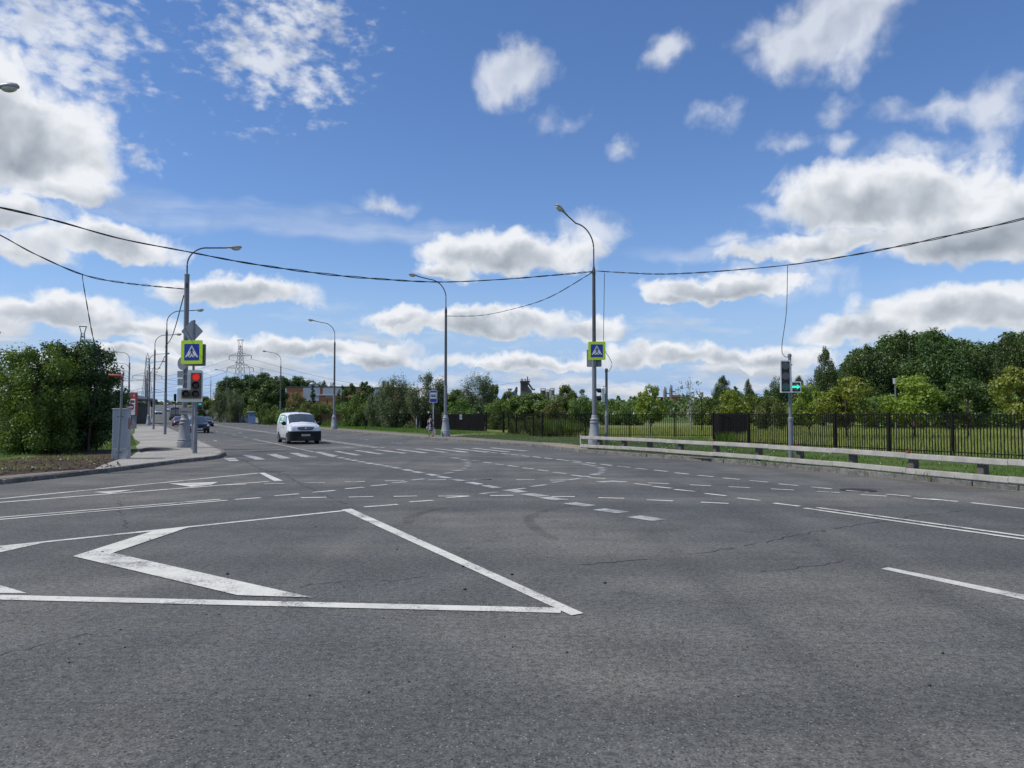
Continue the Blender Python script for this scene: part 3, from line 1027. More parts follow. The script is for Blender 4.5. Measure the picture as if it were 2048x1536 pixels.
# broad turning dashes, stop line, crossing
mk = Marks()
cz = [(905, 181), (965, 191), (1007, 200), (1052, 208), (1105, 218), (1157, 228), (1215, 237), (1275, 247), (1340, 260), (1415, 274), (1490, 289), (1585, 307), (1665, 325), (1763, 344), (1874, 365), (1990, 388)]
hl = [16, 15, 15, 17, 19, 20, 21, 23, 26, 28, 30, 32, 32, 37, 40, 45]
for (x, y), h_ in zip(cz, hl):
    sl = 0.19
    mk.line(z2(x - h_, y - h_ * sl), z2(x + h_, y + h_ * sl), 0.26)
for a, b in (((385, 409), (497, 426)), ((520, 437), (642, 455)), ((637, 461), (768, 481)), ((815, 499), (957, 519)), ((1015, 542), (1185, 565)), ((1253, 591), (1433, 618))):
    mk.line(z3(*a), z3(*b), 0.36)
for a, b in (((5, 190), (60, 195)), ((78, 204), (125, 208)), ((98, 219), (137, 221)), ((101, 233), (142, 234)), ((95, 246), (138, 247)), ((76, 262), (118, 263)), ((28, 280), (82, 275)),
             ((838, 221), (893, 226)), ((893, 232), (950, 237)), ((951, 244), (1005, 248)), ((1003, 258), (1048, 262)), ((1018, 274), (1062, 276)), ((1008, 289), (1055, 290)), ((963, 305), (1027, 300)), ((885, 321), (950, 316))):
    mk.line(z3(*a), z3(*b), 0.30)
for a, b in (((805, 343), (885, 333)), ((697, 360), (785, 351)), ((548, 387), (655, 374)), ((383, 413), (515, 399)), ((205, 437), (330, 424)), ((-43, 298), (21, 291)), ((-131, 317), (-66, 308))):
    mk.line(z3(*a), z3(*b), 0.16)
for q in (((160, 193), (235, 191), (268, 211), (200, 214)), ((290, 173), (350, 172), (452, 202), (380, 204)), ((455, 166), (520, 164), (622, 194), (548, 196)), ((610, 158), (665, 157), (757, 180), (690, 183)),
          ((777, 151), (825, 150), (948, 179), (880, 181)), ((910, 146), (950, 145), (1110, 172), (1060, 174)), ((1050, 140), (1090, 139), (1262, 165), (1215, 167)), ((1190, 136), (1225, 134), (1420, 158), (1375, 161)),
          ((1325, 133), (1362, 132), (1562, 156), (1520, 159)), ((1455, 130), (1495, 129), (1705, 153), (1662, 156)), ((1588, 128), (1626, 127), (1845, 151), (1802, 154)), ((1716, 127), (1752, 126), (1990, 150), (1945, 154)),
          ((1846, 126), (1884, 124), (2124, 149), (2080, 151)), ((1966, 123), (2006, 121.5), (2250, 143.5), (2210, 146))):
    mk.poly([z2(*p) for p in q])
mk.line(z2(135, 149), z2(600, 132), 0.28)
mk.line(z2(600, 132), z2(1060, 118), 0.28)
mk.poly([z2(690, 181), z2(800, 183), z2(790, 187), z2(720, 187)])
# worn white blot
mk.poly([z3(985, 354), z3(1060, 350), z3(1110, 345), z3(1160, 351), z3(1220, 353), z3(1170, 360), z3(1090, 358), z3(1030, 360)])
mk.done('road_markings', K['paint_old'])

# lane lines of the main road, following it up the hill
mk = Marks()
def lane(t, s0, s1, w, dash=None, gap=None, step=10.0):
    s = s0
    while s < s1:
        e = min(s1, s + (dash if dash else step))
        a, b = st(s, t + bend(s)), st(e, t + bend(e))
        a.z, b.z = T(*st(s, 0).xy) + 0.003, T(*st(e, 0).xy) + 0.003
        if s > 110 and not dash:
            a.z += .004; b.z += .004
        mk.line(a, b, w, world=True)
        s = e + (gap if gap else 0.0)
lane(11.85, 41.0, 640, 0.24)
lane(12.25, 41.0, 640, 0.14)
lane(7.85, 38.3, 60, 0.15)
lane(7.85, 63, 180, 0.14, 2.6, 5.2)
lane(15.0, 46.5, 180, 0.14, 2.4, 5.4)
lane(18.2, 52, 180, 0.10, 2.0, 6.0)
mk.done('road_markings', K['paint_old'])
# turn arrows
mk = Marks()
for (u, v) in ((432, 882), (548, 862), (482, 866)):
    p = G(u, v)
    f = Vector((-DX, -DY, 0)).normalized()           # towards the viewer
    sd = Vector((DY, -DX, 0))
    def L(a, b, w):
        mk.line(p + f * a[0] + sd * a[1], p + f * b[0] + sd * b[1], w, world=True)
    L((-1.6, 0), (0.6, 0), 0.16)
    L((0.6, 0), (1.2, -0.8), 0.16)
    q = p + f * 1.2 + sd * -0.8
    zz = mk.z()
    mk.mb.add([(c.x, c.y, zz) for c in (q + f * 0.75 + sd * -0.75, q + f * -.45 + sd * -.25, q + f * .25 + sd * .5)], [(0, 1, 2)])
mk.done('road_markings', K['paint_old'])

# cracks
def crack(pts, w, seed, jit=0.045):
    rnd = random.Random(seed)
    ps = [G(*p) for p in pts]
    out = []
    for a, b in zip(ps[:-1], ps[1:]):
        n = max(2, int((b - a).length / 0.16))
        for i in range(n):
            out.append(a.lerp(b, i / n) + Vector((rnd.gauss(0, jit), rnd.gauss(0, jit), 0)))
    mb = MB()
    for a, b in zip(out[:-1], out[1:]):
        d = (b - a)
        if d.length < 1e-4 or rnd.random() < 0.13:
            continue
        d.normalize()
        n_ = Vector((-d.y, d.x, 0))
        w0, w1 = w * rnd.uniform(.3, 1.0), w * rnd.uniform(.3, 1.0)
        mb.add([(q.x, q.y, 0.0032) for q in (a - n_ * w0, b + d * .01 - n_ * w1, b + d * .01 + n_ * w1, a + n_ * w0)], [(0, 1, 2, 3)])
    return mb
cm = MB()
for pts, w, sd in (([(1150, 1131), (1205, 1126), (1290, 1118), (1400, 1106), (1476, 1096), (1527, 1085), (1552, 1078), (1590, 1069), (1628, 1064), (1672, 1056), (1716, 1051), (1764, 1043), (1830, 1032), (1950, 1019)], 0.011, 1),
                   ([(-30, 1312), (60, 1294), (104, 1286), (180, 1269), (235, 1252)], 0.006, 2), ([(1520, 1147), (1600, 1135), (1680, 1123), (1720, 1117)], 0.008, 3),
                   ([(236, 1000), (244, 1030), (250, 1052), (256, 1060)], 0.012, 4), ([(480, 917), (520, 938), (570, 950), (610, 972), (650, 990), (690, 1010)], 0.014, 5),
                   ([(600, 1172), (660, 1165), (720, 1163), (810, 1160), (900, 1146)], 0.006, 6)):
    c_ = crack(pts, w, sd)
    cm.add(c_.v, c_.f)
struct(cm.build('road_cracks', K['tar']))
# manhole cover
mb = MB()
mh = G(1716, 981)
mb.lathe([(0.42, 0.003), (0.42, 0.010), (0.36, 0.012), (0.35, 0.006), (0.0, 0.006)], 28)
struct(mb.build('manhole_cover', K['tar'], loc=(mh.x, mh.y, 0)))

# tyre scuffs: soft dark rubber, thin patchy film
m_, t_, b_ = nodes_of('tyre_scuff')
t_.nodes.remove(b_)
pp = geo_pos(t_)
uvx = nn(t_, 'ShaderNodeAttribute', attribute_name='edge')
den = mth(t_, 'MULTIPLY', mrange(t_, uvx.outputs['Fac'], 0.0, 0.8), mrange(t_, noise(t_, pp, 1.6, 5.0, .7), 0.25, 0.7, 0.0, 0.20))
tb = nn(t_, 'ShaderNodeBsdfTransparent')
db = nn(t_, 'ShaderNodeBsdfDiffuse')
db.inputs['Color'].default_value = (0.035, 0.035, 0.037, 1)
ms = nn(t_, 'ShaderNodeMixShader')
t_.links.new(den, ms.inputs[0])
t_.links.new(tb.outputs[0], ms.inputs[1])
t_.links.new(db.outputs[0], ms.inputs[2])
t_.links.new(ms.outputs[0], t_.nodes['Material Output'].inputs['Surface'])
K['scuff'] = m_
def scuff(pts, w):
    ps = [G(*p) for p in pts]
    out = []
    for i in range(len(ps) - 1):
        p0, p1, p2, p3 = ps[max(i - 1, 0)], ps[i], ps[i + 1], ps[min(i + 2, len(ps) - 1)]
        for k in range(8):
            f = k / 8
            out.append(0.5 * ((2 * p1) + (p2 - p0) * f + (2 * p0 - 5 * p1 + 4 * p2 - p3) * f * f + (3 * p1 - p0 - 3 * p2 + p3) * f ** 3))
    out.append(ps[-1])
    V, Fc, E = [], [], []
    n = len(out)
    for i, p in enumerate(out):
        d = (out[min(i + 1, n - 1)] - out[max(i - 1, 0)]).normalized()
        nr = Vector((-d.y, d.x, 0))
        endf = min(1.0, i / 6.0, (n - 1 - i) / 6.0)
        for k, (o_, e_) in enumerate(((-1, 0), (-.4, 1), (.4, 1), (1, 0))):
            q = p + nr * o_ * w / 2
            V.append((q.x, q.y, 0.0024))
            E.append(e_ * endf)
    for i in range(n - 1):
        for k in range(3):
            Fc.append((i * 4 + k, i * 4 + k + 1, i * 4 + 5 + k, i * 4 + 4 + k))
    return V, Fc, E
mb = MB()
EE = []
for pts, w in (([(1180, 1007), (1130, 1014), (1085, 1023), (1060, 1035), (1063, 1050), (1090, 1070), (1120, 1082)], 0.24), ([(900, 1015), (850, 1024), (822, 1036), (815, 1052)], 0.28)):
    V_, F_, E_ = scuff(pts, w)
    mb.add(V_, F_)
    EE += E_
o = struct(mb.build('tyre_marks', K['scuff']))
at = o.data.attributes.new('edge', 'FLOAT', 'POINT')
at.data.foreach_set('value', EE)

# loose stones lying on the carriageway
rnd = random.Random(8)
mb = MB()
for i in range(70):
    u, v = rnd.uniform(-50, 2080), rnd.uniform(1040, 1400)
    p = G(u, v)
    r = rnd.uniform(0.004, 0.009) * (1.0 if rnd.random() < .85 else 1.5)
    mb.mi = 0 if rnd.random() < 0.7 else 1
    mb.ell((p.x, p.y, r * .5), (r * rnd.uniform(.8, 1.5), r, r * .7), 6, 4)
for p in ((926, 1134), (1210, 1167), (930, 1180), (1024, 1150), (300, 1080), (205, 1105), (455, 1149)):
    q = G(*p)
    mb.mi = 0
    mb.ell((q.x, q.y, .009), (0.020, .014, .011), 7, 5)
stuff(mb.build('gravel', [K['tar'], K['kerb']]))
# ------------------------------------------------------------------ street lamps
VZ = 0.13                                            # height of the verges
def arm_pts(reach, rise, lean=0.0, n=14):
    """quarter sweep from the pole top, then a straight slanting end; along +x"""
    pts = [(0, 0, 0)]
    r = min(reach, rise) * 0.62
    top = rise - (reach - r) * lean
    pts.append((0, 0, max(0.05, top - r)))
    for k in range(1, n + 1):
        a = math.pi / 2 * k / n
        pts.append((r * (1 - math.cos(a)), 0, top - r + r * math.sin(a)))
    pts.append((reach, 0, rise))
    return pts

ORN = [(0.36, 0.0), (0.36, 0.30), (0.345, 0.33), (0.33, 0.34), (0.345, 0.36), (0.345, 0.41), (0.32, 0.44), (0.245, 1.08), (0.235, 1.20), (0.265, 1.22), (0.265, 1.27), (0.225, 1.30),
       (0.215, 1.36), (0.245, 1.39), (0.245, 1.43), (0.20, 1.47), (0.17, 1.54), (0.17, 1.62), (0.145, 1.66)]

def make_lamp(label, loc, yaw, h=10.0, reach=2.9, rise=2.1, lean=0.25, ornate=True, dark_top=0.55, head_tilt=0.0, sc=1.0, group=None, slim=False):
    t = thing('street_lamp', label, 'street lamp', loc, yaw, group)
    base_top = 0.0
    if ornate:
        mb = MB().lathe([(r * sc, z * sc) for r, z in ORN], 24)
        for k in range(3):
            q = 2 * math.pi * k / 3 - 1.3
            mb.box((0.335 * sc * math.cos(q), 0.335 * sc * math.sin(q), 0.23), (0.06, 0.16, 0.05), q)
        mb.build('cast_base', K['cast'], t, 35)
        base_top = 1.60 * sc
    else:
        mb = MB().lathe([(0.17, 0.0), (0.17, 0.02), (0.12, 0.025), (0.115, 0.05)], 16)
        mb.build('base_plate', K['pole_dark'], t, 35)
    r0 = 0.125 if ornate else 0.115
    if slim:
        r0 = 0.085
    hs = h * (1 - dark_top)
    mb = MB().lathe([(r0, base_top), (r0, hs), (r0 * 1.06, hs), (r0 * 1.06, hs + .05), (r0 * .9, hs + .07)], 18)
    mb.build('lower_pole', K['pole'], t, 35)
    mb = MB().lathe([(r0 * .86, hs + .06), (r0 * .74, h - .55), (r0 * .74, h - .5), (r0 * .82, h - .49), (r0 * .82, h - .30), (r0 * .55, h - .12), (0.045, h)], 16)
    mb.box((0, -r0 * .95, hs - .55), (0.14, 0.05, 0.22))
    mb.build('upper_pole', K['pole_dark'], t, 35)
    a = [(x, y, z + h) for x, y, z in arm_pts(reach, rise, lean)]
    MB().tube(a, 0.038 if not slim else 0.03, 10).build('arm', K['pole_dark'] if dark_top else K['pole'], t, 60)
    d = (Vector(a[-1]) - Vector(a[-2])).normalized()
    ang = math.atan2(d.z, d.x) + head_tilt
    M = Matrix.Translation(Vector(a[-1])) @ Matrix.Rotation(-ang, 4, 'Y')
    mb = MB()
    hv, hf = [], []
    prof = [(-0.22, 0.045, 0.045), (-0.05, 0.055, 0.055), (0.10, 0.10, 0.085), (0.30, 0.155, 0.125), (0.52, 0.165, 0.135), (0.68, 0.12, 0.10), (0.74, 0.03, 0.03)]
    n = 14
    for x, ry, rz_ in prof:
        for k in range(n):
            q = 2 * math.pi * k / n
            zz = math.sin(q) * rz_
            hv.append(M @ Vector((x, math.cos(q) * ry, zz * (1.0 if zz > 0 else .38) + 0.01)))
    for i in range(len(prof) - 1):
        for k in range(n):
            j = (k + 1) % n
            hf.append((i * n + k, i * n + n + k, i * n + n + j, i * n + j))
    hf += [tuple(range(n)), tuple(range(len(prof) * n - 1, (len(prof) - 1) * n - 1, -1))]
    mb.add(hv, hf)
    hd = mb.build('lamp_head', K['lamp_shell'], t, 50)
    mb = MB().ell((0, 0, 0), (0.24, 0.135, 0.115), 14, 8)
    mb.v = [tuple(M @ (Vector(p) + Vector((0.44, 0, -0.035)))) for p in mb.v]
    mb.build('lamp_lens', K['lamp_glass'], hd, 180)
    return t

ROAD_YAW = math.atan2(DY, -DX) - math.pi / 2          # across the road, towards its right side
YAW_R = math.atan2(0.437, 0.899)                      # pointing right across the road
YAW_L = YAW_R + math.pi
A = G(368.5, 895, VZ)
make_lamp('tall street lamp on an ornate cast base behind the red traffic light', A, YAW_R, 8.9, 1.95, 1.62, 0.10, True, 0.0001)
lampB = make_lamp('plain dark-topped lamp without cast base, nearest beyond the corner traffic light', G(330, 868.5, VZ), YAW_R, 8.95, 2.2, 1.75, 0.10, False, 0.62, group='street lamps along the left pavement')
lampC = make_lamp('plain street lamp on the left pavement, second one beyond the corner', G(307, 858.5, VZ), YAW_R, 9.1, 2.05, 1.7, 0.10, False, 0.62, group='street lamps along the left pavement')
rowL = make_lamp('street lamp with a cast base, just beyond the two plain dark poles', G(297, 850.6, VZ), YAW_R, 9.3, 2.1, 1.7, 0.10, True, 0.62, group='street lamps along the left pavement')
far_labels = ['second cast-base street lamp of the receding left row', 'third cast-base street lamp of the receding left row, in front of a pylon',
              'fourth cast-base street lamp of the receding left row, small with distance', 'fifth cast-base street lamp of the receding left row, at the foot of the hill',
              'sixth street lamp of the left row, on the lower part of the hill', 'seventh street lamp of the left row, half way up the hill', 'last street lamp of the left row near the crest of the hill']
for k, lb in enumerate(far_labels):
    s = 152 + k * 31 if k < 3 else 245 + (k - 3) * 44
    p = st(s, 1.9 + bend(s))
    c = copy_tree(rowL)
    c.location = (p.x, p.y, T(p.x, p.y) + (VZ if s < 120 else 0.06))
    c['label'] = lb

E_POS = G(1189, 889, VZ)
make_lamp('tall street lamp with a crossing sign on it, behind the guard rail end', E_POS, YAW_L + 0.15, 10.15, 2.1, 2.72, 0.58, True, 0.44, 0.0)
F_POS = G(891, 873, VZ)
rowR = make_lamp('street lamp on a cast base beside the bus stop sign', F_POS, YAW_L, 10.0, 2.3, 2.15, 0.16, True, 0.62, 0.0, group='street lamps along the right pavement')
for (u, v, dz, lb) in ((668, 858.5, 9.4, 'street lamp on the right pavement directly behind the white van'), (561, 848.5, 9.9, 'street lamp on the right pavement before the brick building corner'),
                   (499, 846.6, 10, 'street lamp on the right pavement beside the blue kiosk'), (455, 843.4, 10, 'street lamp in front of the round grey-green willow'),
                   (426, 841.0, 10, 'street lamp on the right pavement left of the round grey-green willow')):
    c = copy_tree(rowR)
    s_, t_ = inv_st(*G(u, v, VZ).xy)
    if s_ > 118:                                        # keep the row in line further out
        t_ = 21.9 + bend(s_)
        d = None
        best = None
        for q in range(1000, 4000):
            s2 = q / 10
            p = st(s2, 21.9 + bend(s2))
            uu = 1024 + F * p.x / p.y
            if best is None or abs(uu - u) < best[0]:
                best = (abs(uu - u), s2)
        s_ = best[1]
    p = st(s_, t_)
    c.location = (p.x, p.y, T(p.x, p.y) + (VZ if s_ < 120 else 0.06))
    c['label'] = lb
# lamp whose head hangs into the picture at the upper left
hp = Q(30, 178, 23.5)
make_lamp('near street lamp whose head hangs into the upper left above the hedge', (hp.x - 3.4, 23.2, VZ), 0.06, hp.z - VZ - 1.32, 2.85, 1.3, 0.06, True, 0.0001)
# filling-station side lamps
sl = None
for k, (u, vt, vb) in enumerate(((258, 705, 90), (257.5, 726, 108), (258, 741, 127), (258.5, 754, 150), (259, 761, 166))):
    p = Q(u, 780, vb)
    z = 8.6
    lb = ['curved grey lamp post by the filling station, tallest of five seen in line', 'second curved lamp post by the filling station, just below the tallest', 'middle lamp of the five curved ones by the filling station',
          'fourth curved lamp post by the filling station, second lowest of the five heads', 'farthest curved lamp post by the filling station, lowest of the five heads'][k]
    if sl is None:
        sl = make_lamp(lb, (p.x, p.y, ground_z(p.x, p.y)), math.pi * 0.97, 7.6, 1.55, 1.35, 0.1, False, 0.0001, group='curved lamp posts by the filling station', slim=True)
    else:
        c = copy_tree(sl)
        c.location = (p.x, p.y, ground_z(p.x, p.y))
        c['label'] = lb

# ------------------------------------------------------------------ signs
def rrect(w, h, r, n=5, cx=0.0, cz=0.0):
    out = []
    for (sx, sz, a0) in ((1, 1, 0), (-1, 1, 90), (-1, -1, 180), (1, -1, 270)):
        for k in range(n + 1):
            a = R(a0 + 90 * k / n)
            out.append((cx + sx * (w / 2 - r) + r * math.cos(a), cz + sz * (h / 2 - r) + r * math.sin(a)))
    return out

def stroke(a, b, w0, w1=None):
    w1 = w0 if w1 is None else w1
    ax, az_, bx, bz = *a, *b
    L = math.hypot(bx - ax, bz - az_)
    nx, nz = -(bz - az_) / L, (bx - ax) / L
    return [(ax + nx * w0, az_ + nz * w0), (ax - nx * w0, az_ - nz * w0), (bx - nx * w1, bz - nz * w1), (bx + nx * w1, bz + nz * w1)]

def crossing_plate(parent, w, y, z, border=True, x=0.0, mirror=1):
    """crossing sign facing -y: fluorescent surround, blue panel, white triangle with a walking figure"""
    b = MB().plate([(px + x, pz + z) for px, pz in rrect(w, w * (1.06 if border else 1.0), w * 0.05)], y, y + 0.02).build('sign_plate', K['fluoro'] if border else K['white'], parent)
    q = w * 0.70
    bl = MB().plate([(px + x, pz + z) for px, pz in rrect(q, q * 1.06, q * 0.03)], y - 0.004, y).build('blue_panel', K['blue'], b)
    k = q * 0.5
    tz = z + 0.02 * q
    MB().plate([(x - .88 * k, tz - .70 * k), (x + .88 * k, tz - .70 * k), (x, tz + .86 * k)], y - 0.008, y - 0.004).build('white_triangle', K['signwhite'], b)
    m = MB()
    def pl(poly):
        m.plate([(x + mirror * px * k, tz + pz * k) for px, pz in poly], y - 0.011, y - 0.008)
    pl([(0.02 + .085 * math.cos(a * math.pi / 6), .50 + .085 * math.sin(a * math.pi / 6)) for a in range(12)])
    pl([(-.10, .36), (.07, .40), (.13, .30), (.10, -.06), (-.06, -.06), (-.10, .14)])
    pl(stroke((.06, -.02), (.14, -.32), .065, .05)); pl(stroke((.13, -.30), (.30, -.60), .05, .045)); pl(stroke((.30, -.60), (.40, -.57), .035))
    pl(stroke((-.02, -.02), (-.12, -.32), .065, .05)); pl(stroke((-.12, -.32), (-.30, -.56), .05, .04)); pl(stroke((-.30, -.56), (-.36, -.52), .035))
    pl(stroke((-.07, .32), (-.24, .14), .04, .035)); pl(stroke((-.24, .14), (-.22, -.02), .035, .03))
    pl(stroke((.09, .32), (.22, .12), .04, .035)); pl(stroke((.22, .12), (.30, .06), .03))
    for i in (-1, 0, 1):
        cxx = i * .50
        pl([(cxx - .12, -.69), (cxx + .12, -.69), (cxx + .07, -.55), (cxx - .07, -.55)] if i else [(-.10, -.69), (.10, -.69), (.07, -.58), (-.07, -.58)])
    m.build('walking_figure', K['signblack'], b)
    return b

def at_px(u, v, d):
    return Q(u, v, d)

# thin post behind the red signal: square sign seen from the back, crossing sign, another from the back
SP = G(384.5, 899, VZ)
d0 = SP.y
def hz(v, d=None):                                    # height of pixel row v at distance d
    return Q(1024, v, d if d else d0).z
def wx(du, d=None):
    return du / F * (d if d else d0)
t = thing('sign_post', 'thin grey sign post carrying a square sign seen from behind and a yellow-bordered crossing sign', 'road sign', (SP.x, SP.y, VZ))
MB().lathe([(0.055, 0), (0.055, hz(640) - VZ - .02), (0.045, hz(640) - VZ)], 14).build('post', K['pole'], t, 40)
zc = hz(663) - VZ
dm = wx(23.2)
dia = MB()
rr = rrect(dm * 1.414, dm * 1.414, 0.07)
c45 = math.cos(R(45))
dia.plate([((x - z) * c45 - .06, (x + z) * c45 + zc) for x, z in rr], -0.090, -0.075)
dia.box((-.06 + .02, -0.062, zc), (0.07, 0.03, dm * 1.9)); dia.box((-.06, -0.062, zc + .15), (0.35, 0.03, 0.035))
dia.box((0.0, -0.062, zc - .15), (0.35, 0.03, 0.035))
dia.build('square_sign', K['signback'], t)
MB().box((0.0, -0.10, zc + .02), (0.075, 0.03, dm * 1.75)).build('sign_bracket', K['pole'], t)
crossing_plate(t, wx(44.5), -0.135, hz(704.6) - VZ, True, wx(-1.5))
zb = hz(710) - VZ
MB().plate([(x + wx(1.5), z + zb) for x, z in rrect(wx(44), wx(44), .05)], 0.075, 0.09).build('rear_sign_plate', K['signback'], t)
m = MB()
for dz in (-.3, .3):
    m.box((0, 0.0, hz(704.6) - VZ + dz), (0.14, 0.26, 0.035))
m.build('clamp', K['galv'], t)
t.rotation_euler.z = R(-5)

# signs strapped to the corner lamp, seen from behind
dA = A.y
def on_lamp(name, label, u, v, poly_fn, group=None, yo=-0.16, m=None, cat='road sign', rz=-0.42):
    p = Q(u, v, dA)
    t = thing(name, label, cat, (A.x, A.y, 0), rz, group)
    ox, oz = (p.x - A.x), p.z
    MB().plate([(x + ox, z + oz) for x, z in poly_fn], yo, yo + .018).build('sign_plate', m or K['signback'], t)
    b = MB()
    b.box((ox * .9 , yo + .03, oz), (0.36, .03, .04))
    b.lathe([(0.135, oz - .03), (0.140, oz - .03), (0.140, oz + .03), (0.135, oz + .03)], 16)
    b.build('strap', K['galv'], t)
    return t
rc = wx(13.5, dA)
on_lamp('round_sign', 'round sign seen from behind on the corner lamp, partly hidden by the crossing sign', 369.5, 727, [(rc * math.cos(R(a)), rc * math.sin(R(a))) for a in range(0, 360, 12)])
on_lamp('sign_board', 'upper of two small rectangular signs seen from behind, left of the red signal', 364, 748.5, rrect(wx(17, dA), wx(13, dA), .03))
on_lamp('sign_board', 'lower of two small rectangular signs seen from behind, left of the red signal', 364.5, 763.8, rrect(wx(17, dA), wx(13.2, dA), .03))
t = on_lamp('sign_board', 'long grey plate seen from behind, below the red traffic light on the corner lamp', 384, 822, rrect(wx(46, dA), wx(13.5, dA), .03))
p = Q(384, 822, dA)
m = MB()
m.box((p.x - A.x - .28, -.175, p.z), (.50, .015, .035)); m.box((p.x - A.x + .34, -.175, p.z), (.40, .015, .035))
m.build('stiffener', K['pole'], t)

# crossing sign and back plate on the right-hand lamp
dE = E_POS.y
t = thing('crossing_sign', 'yellow-bordered pedestrian crossing sign on the lamp behind the guard rail', 'road sign', (E_POS.x, E_POS.y, 0), 0.0)
pz = Q(1193, 702, dE)
crossing_plate(t, wx(34.5, dE), -0.18, pz.z, True, pz.x - E_POS.x)
m = MB()
for dz in (-.22, .22):
    m.box((0.0, -0.10, pz.z + dz), (0.30, 0.12, 0.04))
m.build('clamp', K['galv'], t)
pz = Q(1187.5, 716, dE)
t = thing('sign_board', 'grey sign plate seen from behind, under the crossing sign on the right-hand lamp', 'road sign', (E_POS.x, E_POS.y, 0), -0.25)
MB().plate([(x + pz.x - E_POS.x, z + pz.z) for x, z in rrect(wx(30, dE), wx(35, dE), .05)], 0.145, 0.16).build('sign_plate', K['signback'], t)
m = MB()
for dz in (-.25, .25):
    m.box((0.0, 0.09, pz.z + dz), (0.30, 0.11, 0.04))
m.build('strap', K['galv'], t)

# bus stop sign
BP = G(866.5, 873, VZ)
dB = BP.y
t = thing('bus_stop_sign', 'blue bus stop sign with a black bus symbol on a slim post', 'bus stop sign', (BP.x, BP.y, VZ), R(6))
bz = lambda v: Q(866, v, dB).z - VZ
MB().lathe([(0.045, 0), (0.045, bz(782)), (0.03, bz(781))], 12).build('post', K['galv'], t, 40)
w, h = wx(15.2, dB), wx(24.5, dB)
zc = bz(793)
pl = MB().plate([(x, z + zc) for x, z in rrect(w, h, .06)], -0.07, -0.05).build('sign_plate', K['signwhite'], t)
MB().plate([(x, z + zc) for x, z in rrect(w * .86, h * .92, .04)], -0.074, -0.07).build('blue_panel', K['blue'], pl)
MB().plate([(x, z + zc + h * .07) for x, z in rrect(w * .78, h * .50, .02)], -0.078, -0.074).build('white_panel', K['signwhite'], pl)
m = MB()
bw, bh = w * .60, h * .17
m.plate([(x, z + zc + h * .075) for x, z in rrect(bw, bh, .03)], -0.082, -0.078)
for sx in (-1, 1):
    m.disc_y((sx * bw * .28, zc + h * .075 - bh * .55), bh * .22, -0.082, -0.078, 12)
pb = m.build('bus_symbol', K['signblack'], pl)
m = MB()
for k in range(4):
    m.plate([(x + (k - 1.5) * bw * .2, z + zc + h * .10) for x, z in rrect(bw * .14, bh * .30, .01)], -0.0845, -0.082)
m.build('symbol_windows', K['signwhite'], pb)

# no-entry sign beyond the cabinet
NP = Q(260, 860, 58)
t = thing('no_entry_sign', 'round red no-entry sign just above the grey cabinet', 'road sign', (NP.x, NP.y, VZ), R(12))
zc = Q(260, 814, 58).z - VZ
MB().lathe([(0.035, 0), (0.035, zc + .3)], 10).build('post', K['pole'], t, 40)
rr_ = wx(5.8, 58) * 1.25
pl = MB().disc_y((0, zc), rr_ * 1.06, -0.055, -0.04, 28).build('sign_plate', K['signwhite'], t)
MB().disc_y((0, zc), rr_, -0.059, -0.055, 28).build('red_disc', K['redpaint'], pl)
MB().plate([(x, z + zc) for x, z in rrect(rr_ * 1.5, rr_ * .36, .02)], -0.063, -0.059).build('white_bar', K['signwhite'], pl)

# ------------------------------------------------------------------ traffic signals
def hood(r, L, n=14, drop=0.55):
    """half-open cylinder visor, axis along -y"""
    vs, fs = [], []
    a0, a1 = R(-40), R(220)
    for i in range(n + 1):
        a = a0 + (a1 - a0) * i / n
        ln = L * (0.45 + 0.55 * max(0.0, math.sin(max(0.0, min(math.pi, (a - a0) / (a1 - a0) * math.pi)))))
        for (rr, y) in ((r, 0), (r, -ln), (r * .94, -ln), (r * .94, 0)):
            vs.append((rr * math.cos(a), y, rr * math.sin(a)))
    for i in range(n):
        for k in range(4):
            j = (k + 1) % 4
            fs.append((i * 4 + k, i * 4 + j, i * 4 + 4 + j, i * 4 + 4 + k))
    return vs, fs

def lens(parent, name, x, z, r, y, m, hood_len=0.0, hm=None, label=None):
    mb = MB().ell((x, y, z), (r, r * .22, r), 20, 10)
    o = mb.build(name, m, parent, 180)
    if label:
        o['label'] = label
    if hood_len:
        v, f = hood(r * 1.10, hood_len)
        MB().add([(p[0] + x, p[1] + y, p[2] + z) for p in v], f).build('visor', hm or K['black'], o, 40)
    return o

# left signal: three aspects plus a turn section, pale L-shaped backplate, red lit
TP = G(389.5, 906.5, VZ)
dT = TP.y
tz_ = lambda v: Q(390, v, dT).z - VZ
t = thing('traffic_light', 'traffic light lit red in a pale L-shaped backplate at the left corner', 'traffic light', (TP.x, TP.y, VZ), R(4))
MB().lathe([(0.10, 0), (0.098, tz_(853)), (0.075, tz_(850)), (0.062, tz_(848)), (0.062, tz_(745))], 16).build('post', K['pole'], t, 40)
px = lambda u: (u - 389.5) / F * dT + 0.02
zt, zm, zb = tz_(740.5), tz_(777), tz_(804)
xl, xm, xr = px(355), px(373), px(402)
r_ = 0.05
bp = MB().plate([(xl, zb + r_), (xl + r_, zb), (xr - r_ * .5, zb), (xr, zb + r_), (xr, zt - r_), (xr - r_, zt), (xm + r_, zt), (xm, zt - r_), (xm, zm), (xl + r_, zm), (xl, zm - r_)], -0.10, -0.07).build('backplate', K['sigframe'], t)
bd = MB()
zs = [tz_(754.5), tz_(771), tz_(788.5)]
xc = px(389.5)
bw = wx(20, dT)
bd.bbox((xc, -0.10, (zs[0] + zs[2]) / 2), (bw, 0.16, zs[0] - zs[2] + wx(17.5, dT)), 0.015)
bd.bbox((px(371.6), -0.10, zs[2]), (wx(17.5, dT), 0.16, wx(17.5, dT)), 0.015)
bd.build('housing', K['sigbody'], t)
lr = wx(7.2, dT)
